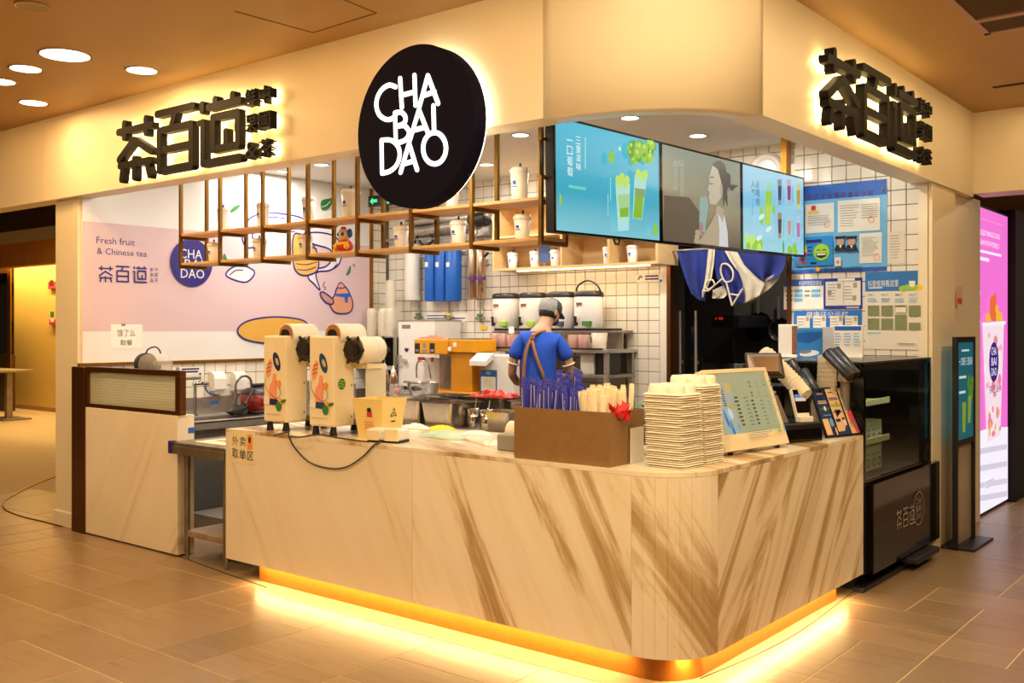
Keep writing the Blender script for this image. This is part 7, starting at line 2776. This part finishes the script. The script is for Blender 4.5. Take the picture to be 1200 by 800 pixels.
# steel rack with the tea urns
Y = 6.95
x0, x1, zs1, _ = span(557, 713, 400, 408, Y)
zr = on_y(660, 387, Y + .12).z
zw = on_y(660, 409, Y).z
t = thing('urn_rack', 'stainless steel two-level rack carrying the white tea urns', 'rack', ((x0 + x1) / 2, 7.15, PF))
MB().box((x0, Y, zw - .03), (x1 - .0, YB - .01, zw), M_STEEL, .004).build('worktop', t, world=True)
MB().box((x0, Y - .004, zw + .0), (x1 - .06, Y + .012, zw + .012), M_BLACK).build('black_edge', t, world=True)
MB().box((x0 + .1, Y + .13, zr - .02), (x1 - .04, YB - .02, zr), M_STEELD, .003).build('riser_shelf', t, world=True)
MB().box((x0 + .11, Y + .30, zw), (x1 - .05, Y + .31, zr - .02), M_STEEL).build('riser_back', t, world=True)
MB().box((x0 + .12, Y + .125, zr), (x1 - .05, Y + .29, zr + .018), M_BLACK, .004).build('drip_tray', t, world=True)
zl_ = on_y(690, 439, Y).z
MB().box((x0 + .3, Y + .03, zl_ - .03), (x1 - .02, YB - .02, zl_), M_STEELD, .003).build('lower_shelf', t, world=True)
for x in (x0 + .02, x1 - .06):
    for y in (Y + .02, YB - .06):
        MB().box((x, y, PF), (x + .035, y + .035, zw - .03), M_STEEL).build('leg', t, world=True)
a, b = on_y(712, 455, YB - .02), on_y(733.5, 392, YB - .02)
tag(MB().box((a.x, YB - .018, 1.0), (b.x, YB - .007, b.z), mat('steel_sheet', '#8f877a', .35, .8, var=.08), .002).build('splash_panel'), 'upright steel splash panel on the tiles right of the rack', 'panel')
M_URN = mat('urn_white', '#ece9e2', .25, var=.02)
un = None
UL = ['white tea urn at the left end of the row, lime label', 'second white tea urn, partly behind the worker', 'third white tea urn, blue label right of the worker', 'white tea urn at the right end with raised handle, green label']
for k, (px, lb) in enumerate(((593, UL[0]), (625, UL[1]), (658, UL[2]), (690, UL[3]))):
    q = on_y(px, 385, Y + .24)
    loc = (q.x, Y + .24, zr + .0185)
    if k == 3 or un is None:
        t = thing('tea_urn', lb, 'urn', loc, group='white tea urns on the rack')
        R_ = .128
        MB().lathe([(R_ * .94, 0), (R_, .01), (R_, .275), (R_ * .98, .28)], M_URN, 32).build('body', t)
        MB().lathe([(R_ * 1.03, .275), (R_ * 1.04, .29), (R_ * .98, .315), (R_ * .8, .325), (0, .328)], M_BLACK, 32).build('lid', t)
        MB().cyl((-.04, -R_ - .02, .04), (-.04, -R_ + .01, .04), .014, M_BLACK, 10).cyl((-.04, -R_ - .02, .02), (-.04, -R_ - .02, .095), .011, M_BLACK, 10).box((-.05, -R_ - .04, .092), (-.03, -R_ - .01, .105), M_BLACK, .003).build('tap', t)
        hpts = curve2([(-R_ * 1.02, 0, .29), (-R_ * .8, -.02, .37), (0, -.02, .415), (R_ * .8, -.02, .37), (R_ * 1.02, 0, .29)]) if k == 3 else curve2([(-R_ * 1.04, 0, .285), (-R_ * .8, R_ * .8, .29), (0, R_ * 1.1, .29), (R_ * .8, R_ * .8, .29), (R_ * 1.04, 0, .285)])
        MB().tube(hpts, .008, M_BLACK, 8).build('handle', t)
        s = MB()
        s.box((-.045, -R_ - .002, .20), (.015, -R_ + .01, .222), mat('urn_badge', '#8a5630', .5))
        s.box((-.05, -R_ - .001, .19), (.02, -R_ + .01, .194), M_GREY)
        s.build('badge', t)
        o = t
        if un is None:
            un = t
    else:
        o = dup(un, loc, 0, lb)
    if k != 1:
        lab = MB().box((.012, -R_ * .97 - .003, .02), (.095, -R_ * .72, .062), [mat('label_lime', '#9ac63e', .5), M_GREEN, mat('label_blue', '#7a86c8', .5), mat('label_green', '#3d7a3c', .5)][k], .002).build('flavour_label', o)
# clear jugs on the worktop
jg = None
for k, (px, lb) in enumerate(((580, 'rosy clear jug at the left of the urn rack worktop'), (590, 'second rosy clear jug on the urn rack worktop'), (600, 'third rosy clear jug left of the worker'), (672, 'rosy clear jug just right of the worker'), (684, 'rosy clear jug in front of the fourth urn'))):
    q = on_y(px, 405, Y + .07)
    loc = (q.x, Y + .07, zw + .0005)
    if jg is None:
        jg = solo(MB().lathe([(.042, 0), (.045, .005), (.05, .125), (.047, .125), (.042, .008)], milk_mat('rosy_plastic', '#c99a8e', .45), 20, caps=False).disc((0, 0, .003), .042, milk_mat('rosy_plastic', '#c99a8e', .45), 20), 'clear_jug', lb, 'jug', loc, group='clear jugs below the urns')
    else:
        dup(jg, loc, 0, lb)
q = on_y(702, 407, Y + .08)
t = thing('measuring_jug', 'larger clear measuring jug with handle at the right of the rack', 'jug', (q.x, Y + .085, zw + .0005))
MB().lathe([(.055, 0), (.058, .005), (.07, .14), (.066, .14), (.054, .008)], M_CLC, 22, caps=False).disc((0, 0, .003), .055, M_CLC, 22).build('jug_body', t)
MB().tube(curve2([(-.066, 0, .12), (-.105, 0, .1), (-.1, 0, .05), (-.06, 0, .03)]), .007, M_CLC, 8).build('handle', t)
# bins below
a, b = on_y(680, 437.5, Y + .06), on_y(696, 414, Y + .06)
solo(MB().box((0, 0, 0), (b.x - a.x, .22, .17), mat('bin_white', '#cfcabd', .4, var=.03), .008), 'white_tub', 'white tub on the lower shelf of the urn rack', 'tub', (a.x, Y + .06, zl_ + .0005))
a, b = on_y(697, 437.5, Y + .08), on_y(711, 414, Y + .08)
solo(MB().box((0, 0, 0), (b.x - a.x, .22, .18), M_BLACK, .006), 'black_box', 'black box beside the white tub under the urns', 'box', (a.x, Y + .08, zl_ + .0005))
a, b = on_y(669, 428, Y + .03), on_y(681, 436, Y + .03)
tag(MB().cyl(tuple(a), tuple(b), .009, M_STEEL, 8).build('steel_bar'), 'slanting steel bar under the rack right of the worker', 'bar')
q = on_y(568, 384, YB - .02)
tag(MB().box((q.x - .06, YB - .012, q.z - .02), (q.x + .02, YB - .006, q.z + .02), M_YELLOW).build('yellow_sticker'), 'small yellow sticker on the tiles left of the urns', 'sticker')
q = on_y(600, 384, Y - .02)
tag(MB().box((q.x - .04, Y - .02, q.z - .05), (q.x + .02, Y - .016, q.z + .01), M_PAPER).build('price_slip'), 'small white slip hanging under the left urn', 'slip')

# ================================================================== food pans and tools on the prep bench
ZP = .945


def gn_pan(label, cx, cy, w, d, h, content=None, group='steel food pans on the prep bench', rz=0.0):
    t = thing('food_pan', label, 'pan', (cx, cy, ZP + .0005), rz, group=group)
    mb = MB()
    r1, r2 = rsq(w / 2 - .02, d / 2 - .02, .03, 0), rsq(w / 2 - .004, d / 2 - .004, .03, h)
    r3 = rsq(w / 2 + .012, d / 2 + .012, .035, h + .003)
    r4 = rsq(w / 2 - .008, d / 2 - .008, .028, h + .001)
    r5 = rsq(w / 2 - .024, d / 2 - .024, .026, .006)
    rings = [r1, r2, r3, r4, r5]
    n = len(r1)
    vs = [p_ for r_ in rings for p_ in r_]
    fs = [tuple(range(n - 1, -1, -1)), tuple(range(4 * n, 5 * n))]
    fs += [(k * n + i, k * n + (i + 1) % n, (k + 1) * n + (i + 1) % n, (k + 1) * n + i) for k in range(4) for i in range(n)]
    mb.add(vs, fs, mat('pan_steel', '#b4aca2', .22, .95, var=.08, scale=20)).build('pan', t)
    if content:
        content(t, w, d, h)
    return t


def px_loc(px, py, z):
    q = on_z(px, py, z)
    return q.x, q.y


def red_stuff(t, w, d, h):
    rg_ = random.Random(4)
    for k in range(26):
        x, y = rg_.uniform(-w * .4, w * .4), rg_.uniform(-d * .38, d * .38)
        M = Matrix.Translation((x, y, h * .8 + .045 * (1 - abs(x) / w * 2) + rg_.uniform(0, .02))) @ Euler((rg_.uniform(0, 3), rg_.uniform(0, 3), rg_.uniform(0, 3))).to_matrix().to_4x4()
        MB().box((-.035, -.022, -.018), (.035, .022, .018), mat('watermelon_red', '#e0473c', .45, var=.12), .01, M, 1).build('fruit_chunk', t)


def liquid(col, nm):
    def f(t, w, d, h):
        MB().prism([(x, y) for x, y, z in rsq(w / 2 - .014, d / 2 - .014, .028, 0)], .003, mat(nm, col, .15, var=.08), Matrix.Translation((0, 0, h * .8))).build('contents', t)
    return f


gn_pan('large steel food pan nearest the yellow bin', -4.81, 4.99, .24, .34, .165, liquid('#8a6a4a', 'tea_jelly'))
gn_pan('large steel food pan in the middle of the prep bench', -4.52, 4.965, .28, .33, .16, liquid('#7a5a3c', 'brown_pearls'))
gn_pan('steel pan heaped with red fruit chunks', -4.44, 5.335, .36, .28, .18, red_stuff)
gn_pan('steel pan behind the first pan, left of the red fruit', -4.86, 5.34, .34, .27, .175, liquid('#94806a', 'pale_jelly'))
gn_pan('small steel pan at the right of the red fruit', -4.09, 5.30, .24, .26, .17, liquid('#5a4638', 'dark_jelly_pan'))
gn_pan('shallow steel pan between red fruit and kitchen scales', -4.08, 5.00, .24, .24, .12, liquid('#6a5648', 'dark_jelly_pan2'))
for k, (px, py, h, lb) in enumerate(((551, 499, .13, 'left steel shaker cup with a spoon in it'), (566.5, 502, .13, 'right steel shaker cup with a spoon in it'))):
    x, y = px_loc(px, py, HC)
    t = thing('shaker_cup', lb, 'cup', (x, y + .03, HC + .0005), group='steel shaker cups on the counter')
    t.location.z = HC + .0005 if y + .03 < 4.72 else ZP + .0005
    MB().lathe([(.036, 0), (.038, .004), (.042, h), (.039, h), (.035, .008)], M_CHROME, 22, caps=False).disc((0, 0, .004), .036, M_CHROME, 22).build('cup', t)
    MB().cyl((0, 0, .01), (.02, .01, h + .06), .0035, M_STEEL, 8).ball((0, 0, .015), (.014, .01, .012), M_STEEL, 8).build('spoon', t)
x, y = px_loc(590, 497, ZP)
t = thing('kitchen_scale', 'flat grey kitchen scale left of the straw box', 'scale', (-3.62, 5.02, ZP + .0005))
MB().box((-.15, -.13, .015), (.15, .13, .06), mat('scale_grey', '#a8a498', .4), .01).build('body', t)
MB().box((-.14, -.08, .064), (.14, .12, .075), M_STEELD, .004).build('pan_plate', t)
MB().box((-.12, -.1325, .025), (-.04, -.13, .05), M_BLACKG).build('display', t)
for sx in (-.12, .12):
    for sy in (-.1, .1):
        MB().cyl((sx, sy, 0), (sx, sy, .015), .014, M_BLACK, 8).build('foot', t)
x, y = px_loc(436, 497, ZP)
for k, (xx, yy, lb) in enumerate(((-5.02, 4.95, 'small white spice shaker behind the yellow bin'), (-4.9, 5.0, 'small clear jar beside the spice shaker'))):
    t = thing('small_jar', lb, 'jar', (xx, yy, ZP + .0005))
    MB().lathe([(.035, 0), (.038, .006), (.038, .09), (.034, .1)], M_CLC if k else M_WPLAST, 18).build('jar', t)
    MB().lathe([(.037, .1), (.037, .12), (0, .122)], M_STEELD, 18).build('lid', t)
# mint leaves and red lids at the right of the spoons
x, y = px_loc(742, 492, HC)
rg = random.Random(6)
t = thing('herb_pot', 'dark pot of green herbs behind the straw box', 'plant pot', (-2.73, 4.86, ZP + .0005 if False else HC + .0005))
t.location = (-2.95, 4.9, ZP + .0005)
MB().lathe([(.05, 0), (.065, .16), (.06, .16), (.045, .01)], M_BLACK, 18, caps=False).disc((0, 0, .01), .05, M_BLACK, 18).build('pot', t)
for k in range(22):
    a = rg.random() * 6.283
    r_ = rg.random() * .07
    c = Vector((r_ * math.cos(a), r_ * math.sin(a), .16 + rg.random() * .09))
    e = Vector((math.cos(a), math.sin(a), .5)).normalized()
    w_ = e.cross(Vector((0, 0, 1))).normalized()
    MB().add([c, c + e * .02 + w_ * .012, c + e * .045, c + e * .02 - w_ * .012], [(0, 1, 2, 3)], M_GREEN).build('leaf', t)
# ================================================================== the worker
PC = at_depth(631, 385, 7.95)
PB = Vector((PC.x, PC.y, PF))
# person frame: x = camera right, y = away from the camera, z = up
PROT = YAW
man = thing('person', 'worker seen from behind in royal blue shirt, grey cap and tan apron straps', 'person', tuple(PB), PROT)
M_SKIN = mat('skin_warm', '#c99a76', .55, var=.05, scale=20, sss=.08)
M_SHIRT = mat('shirt_blue', '#1c53c8', .8, var=.10, scale=9, bump=.25)
M_TROUS = mat('trousers_dark', '#26262c', .85, var=.1)
M_STRAP = mat('strap_tan', '#a8703c', .6, var=.06)
M_HAIR = mat('hair_black', '#14110f', .5, var=.1, scale=60)
M_CAP = mat('cap_grey', '#4a4a48', .85, var=.1, scale=30)


def skin_mesh(name, verts, edges, radii, m, parent, root=0, levels=2):
    me = bpy.data.meshes.new(name)
    me.from_pydata(verts, edges, [])
    bm = bmesh.new()
    bm.from_mesh(me)
    ly = bm.verts.layers.skin.verify()
    bm.verts.ensure_lookup_table()
    for v, r_ in zip(bm.verts, radii):
        v[ly].radius = r_ if isinstance(r_, tuple) else (r_, r_)
        v[ly].use_root = False
    bm.verts[root][ly].use_root = True
    bm.to_mesh(me)
    bm.free()
    me.materials.append(m)
    o = bpy.data.objects.new(name, me)
    COL.objects.link(o)
    o.parent = parent
    sk_ = o.modifiers.new('skin', 'SKIN')
    sk_.use_smooth_shade = True
    sb = o.modifiers.new('subdivide', 'SUBSURF')
    sb.levels = levels
    sb.render_levels = levels
    return o


V = lambda *a: tuple(a)
zg = -PF        # heights below are above the mall floor; the empty stands on the raised floor
H0 = lambda x, y, z: (x, y, z - PF)
verts = [H0(0, 0, 1.02), H0(0, .0, 1.14), H0(0, .02, 1.30), H0(.01, .03, 1.44), H0(.02, .05, 1.545), H0(.045, .085, 1.615), H0(.072, .12, 1.67),
         H0(.09, .145, 1.735), H0(.095, .145, 1.80),
         # arms
         H0(-.135, .035, 1.515), H0(-.195, .04, 1.38), H0(-.215, .06, 1.235), H0(-.17, .22, 1.16), H0(-.13, .32, 1.15),
         H0(.165, .035, 1.50), H0(.235, .035, 1.37), H0(.26, .055, 1.22), H0(.24, .20, 1.13), H0(.20, .31, 1.12),
         # legs
         H0(-.09, 0, .92), H0(-.10, .01, .58), H0(-.10, -.02, .20), H0(-.10, .10, .155),
         H0(.09, 0, .92), H0(.10, .01, .58), H0(.10, -.02, .20), H0(.11, .10, .155)]
edges = [(0, 1), (1, 2), (2, 3), (3, 4), (4, 5), (5, 6), (6, 7), (7, 8), (4, 9), (9, 10), (10, 11), (11, 12), (12, 13), (4, 14), (14, 15), (15, 16), (16, 17), (17, 18),
         (0, 19), (19, 20), (20, 21), (21, 22), (0, 23), (23, 24), (24, 25), (25, 26)]
rad = [(.13, .095), (.12, .085), (.122, .085), (.125, .085), (.075, .055), .05, .062, (.078, .088), (.068, .078),
       .052, .044, .037, .033, .025, .052, .044, .037, .033, .025, .085, .058, .042, .035, .085, .058, .042, .035]
skin_mesh('body', verts, edges, rad, M_SKIN, man, 0)


def hand(wrist, fwd, side, parent):
    w = Vector(wrist)
    f = Vector(fwd).normalized()
    s_ = Vector(side).normalized()
    dn = f.cross(s_)
    pv = [tuple(w), tuple(w + f * .05), tuple(w + f * .085)]
    pe = [(0, 1), (1, 2)]
    pr_ = [.022, (.034, .016), (.036, .014)]
    for k, (off, ln) in enumerate(((-.030, .065), (-.010, .078), (.011, .073), (.031, .056))):
        b = w + f * .085 + s_ * off
        i0 = len(pv)
        pv += [tuple(b), tuple(b + f * ln * .5 - dn * .008), tuple(b + f * ln * .85 - dn * .026), tuple(b + f * ln - dn * .045)]
        pe += [(2, i0), (i0, i0 + 1), (i0 + 1, i0 + 2), (i0 + 2, i0 + 3)]
        pr_ += [.0095, .0088, .0082, .007]
    i0 = len(pv)
    pv += [tuple(w + f * .035 - s_ * .035), tuple(w + f * .065 - s_ * .055 - dn * .01), tuple(w + f * .09 - s_ * .055 - dn * .022)]
    pe += [(1, i0), (i0, i0 + 1), (i0 + 1, i0 + 2)]
    pr_ += [.013, .0105, .009]
    return skin_mesh('hand', pv, pe, pr_, M_SKIN, parent, 1, 1)


hand(H0(-.13, .32, 1.15), (.25, .95, -.1), (-.95, .25, 0), man)
hand(H0(.20, .31, 1.12), (-.25, .95, -.1), (.95, .25, 0), man)
# shirt: torso and short sleeves, a touch fuller than the body
sv = [H0(0, 0, 1.00), H0(0, .0, 1.13), H0(0, .015, 1.30), H0(.008, .025, 1.43), H0(.018, .042, 1.525), H0(.028, .055, 1.56),
      H0(-.115, .035, 1.52), H0(-.170, .036, 1.44), H0(-.195, .04, 1.345), H0(.145, .035, 1.505), H0(.205, .034, 1.425), H0(.235, .04, 1.335)]
se = [(0, 1), (1, 2), (2, 3), (3, 4), (4, 5), (4, 6), (6, 7), (7, 8), (4, 9), (9, 10), (10, 11)]
sr = [(.160, .115), (.150, .108), (.152, .108), (.155, .108), (.11, .078), (.066, .056), (.066, .066), .066, .070, (.066, .066), .066, .070]
skin_mesh('shirt', sv, se, sr, M_SHIRT, man, 0, 3)
for a_, b_ in ((sv[7], sv[8]), (sv[10], sv[11])):
    A_, B_ = Vector(a_), Vector(b_)
    d_ = (B_ - A_).normalized()
    q_ = d_.to_track_quat('Z', 'Y').to_matrix().to_4x4()
    q_.translation = B_ + d_ * .03
    MB().lathe([(.040, -.010), (.056, -.010), (.0555, .0), (.040, .0), (.040, -.010)], M_PAPER, 26, M=q_, caps=False).build('sleeve_trim', man)
MB().tube([H0(.028 + .056 * math.cos(t_), .056 + .05 * math.sin(t_), 1.575 + .012 * math.sin(t_)) for t_ in [k * math.pi / 10 for k in range(20)]], .010, M_SHIRT, 8, True).build('collar', man)
skin_mesh('trousers', [H0(0, 0, 1.02), H0(-.09, 0, .90), H0(-.10, .01, .58), H0(-.10, -.015, .24), H0(.09, 0, .90), H0(.10, .01, .58), H0(.10, -.015, .24)],
          [(0, 1), (1, 2), (2, 3), (0, 4), (4, 5), (5, 6)], [(.15, .115), .10, .075, .062, .10, .075, .062], M_TROUS, man, 0)
for sx in (-.10, .105):
    MB().ball(H0(sx, .06, .165), (.05, .125, .045), M_BLACK, 14).build('shoe', man)
# apron straps crossing the back, and the apron in front
def strap(pts, name='apron_strap'):
    q = [Vector(p) for p in curve2(pts, False, 6)]
    mb = MB()
    vs = []
    for i, p_ in enumerate(q):
        d_ = (q[min(i + 1, len(q) - 1)] - q[max(i - 1, 0)]).normalized()
        w_ = d_.cross(Vector((0, -1, 0))).normalized() * .012
        vs += [p_ + w_ + Vector((0, -.003, 0)), p_ - w_ + Vector((0, -.003, 0)), p_ - w_ + Vector((0, .012, 0)), p_ + w_ + Vector((0, .012, 0))]
    n_ = len(q)
    fs = []
    for i in range(n_ - 1):
        for j in range(4):
            fs.append((i * 4 + j, i * 4 + (j + 1) % 4, i * 4 + 4 + (j + 1) % 4, i * 4 + 4 + j))
    fs += [(3, 2, 1, 0), tuple(range(n_ * 4 - 4, n_ * 4))]
    mb.add(vs, fs, M_STRAP, True)
    return mb.build(name, man)


strap([H0(-.035, .00, 1.578), H0(-.042, -.05, 1.55), H0(-.05, -.085, 1.50), H0(-.02, -.105, 1.38), H0(.04, -.108, 1.22), H0(.11, -.10, 1.05)])
strap([H0(.06, -.005, 1.585), H0(.01, -.04, 1.575), H0(-.04, -.07, 1.545), H0(-.085, -.092, 1.47), H0(-.11, -.098, 1.36), H0(-.12, -.095, 1.22), H0(-.12, -.085, 1.08)])
MB().box(H0(-.065, -.092, 1.515), H0(-.03, -.062, 1.56), M_STRAP, .008).build('strap_knot', man)
MB().box(H0(-.15, .135, .62), H0(.15, .155, 1.42), M_STRAP, .006).build('apron_front', man)
# head: ears, nose, mouth, eyes, hair, mask strap, glasses; the face looks down and away to the right
hd_ = Matrix.Translation(H0(.092, .145, 1.735)) @ Matrix.Rotation(-.75, 4, 'Z') @ Matrix.Rotation(-.30, 4, 'X')
# in head space: y forward (face), x right, z up
he = MB()
he.ball((0, .01, .0), (.074, .092, .105), M_SKIN, 22, hd_)
he.build('head_shape', man)
MB().ball((0, .0, -.035), (.06, .075, .075), M_SKIN, 18, hd_).build('jaw', man)
MB().ball((0, .105, -.01), (.012, .018, .024), M_SKIN, 10, hd_).build('nose', man)
for sx in (-1, 1):
    MB().ball((sx * .077, -.005, -.005), (.01, .02, .031), M_SKIN, 12, hd_).build('ear', man)
    MB().ball((sx * .03, .09, .015), (.012, .008, .008), M_WPLAST, 10, hd_).build('eye', man)
    MB().tube([hd_ @ Vector((sx * .076, -.005, .015)), hd_ @ Vector((sx * .07, .07, .012)), hd_ @ Vector((sx * .05, .105, .012))], .003, M_BLACK, 6).build('glasses_arm', man)
MB().tube([hd_ @ Vector((.03 + .024 * math.cos(a_), .108, .01 + .018 * math.sin(a_))) for a_ in [k * .6283 for k in range(10)]], .0025, M_BLACK, 6, True) \
    .tube([hd_ @ Vector((-.03 + .024 * math.cos(a_), .108, .01 + .018 * math.sin(a_))) for a_ in [k * .6283 for k in range(10)]], .0025, M_BLACK, 6, True).build('glasses', man)
MB().ball((0, .06, -.05), (.055, .05, .045), mat('face_mask', '#3a3c44', .8), 16, hd_).build('face_mask', man)
MB().box((-.02, .098, -.052), (.02, .101, -.046), mat('lips', '#9a5a50', .6), 0, hd_).build('mouth', man)
# hair below the cap
hb = MB()
n = 20
vs = []
rings_ = [(.0775, .0975, .02), (.079, .099, -.01), (.077, .096, -.035), (.068, .086, -.055)]
for rx, ry, z in rings_:
    for j in range(n):
        a_ = math.pi * (.98 + 1.04 * j / (n - 1))
        vs.append((rx * math.cos(a_), .008 + ry * math.sin(a_), z))
hb.add(vs, [(k * n + j, k * n + j + 1, (k + 1) * n + j + 1, (k + 1) * n + j) for k in range(3) for j in range(n - 1)], M_HAIR, True, hd_)
hb.build('hair', man)
# cap with hair net over its back
MB().lathe([(.084, .018), (.088, .03), (.086, .06), (.074, .09), (.045, .112), (.01, .12), (0, .12)], M_CAP, 26, at=(0, .008, 0), M=hd_, sy=1.18, caps=False).build('cap_crown', man)
cb_ = MB()
vs = []
for j in range(13):
    a_ = math.pi * (j / 12)
    for r_, z in ((1.0, .026), (1.0, .021)):
        vs.append((.082 * math.cos(a_), .012 + .098 * math.sin(a_), z))
    for z in (.012, .007):
        vs.append((.082 * math.cos(a_), .012 + (.098 + .075 * math.sin(a_)) * math.sin(a_) + .0, z - .012 * math.sin(a_)))
fs = []
for j in range(12):
    o_ = j * 4
    fs += [(o_, o_ + 4, o_ + 6, o_ + 2), (o_ + 1, o_ + 3, o_ + 7, o_ + 5), (o_ + 2, o_ + 6, o_ + 7, o_ + 3)]
cb_.add(vs, fs, M_CAP, True, hd_)
cb_.build('cap_brim', man)
M_NET = mat('hair_net', '#b8b8b4', .8, alpha=.62, var=.25, scale=60)
nb = MB()
vs = []
for k, (rr_, z) in enumerate(((.083, -.008), (.090, .01), (.091, .04), (.086, .075), (.066, .1))):
    for j in range(19):
        a_ = math.pi * (.93 + 1.0 * j / 18)
        vs.append((rr_ * math.cos(a_), .006 + rr_ * 1.19 * math.sin(a_), z + .003 * math.sin(j * 2.1)))
nb.add(vs, [(k * 19 + j, k * 19 + j + 1, (k + 1) * 19 + j + 1, (k + 1) * 19 + j) for k in range(4) for j in range(18)], M_NET, True, hd_)
nb.build('hair_net', man)
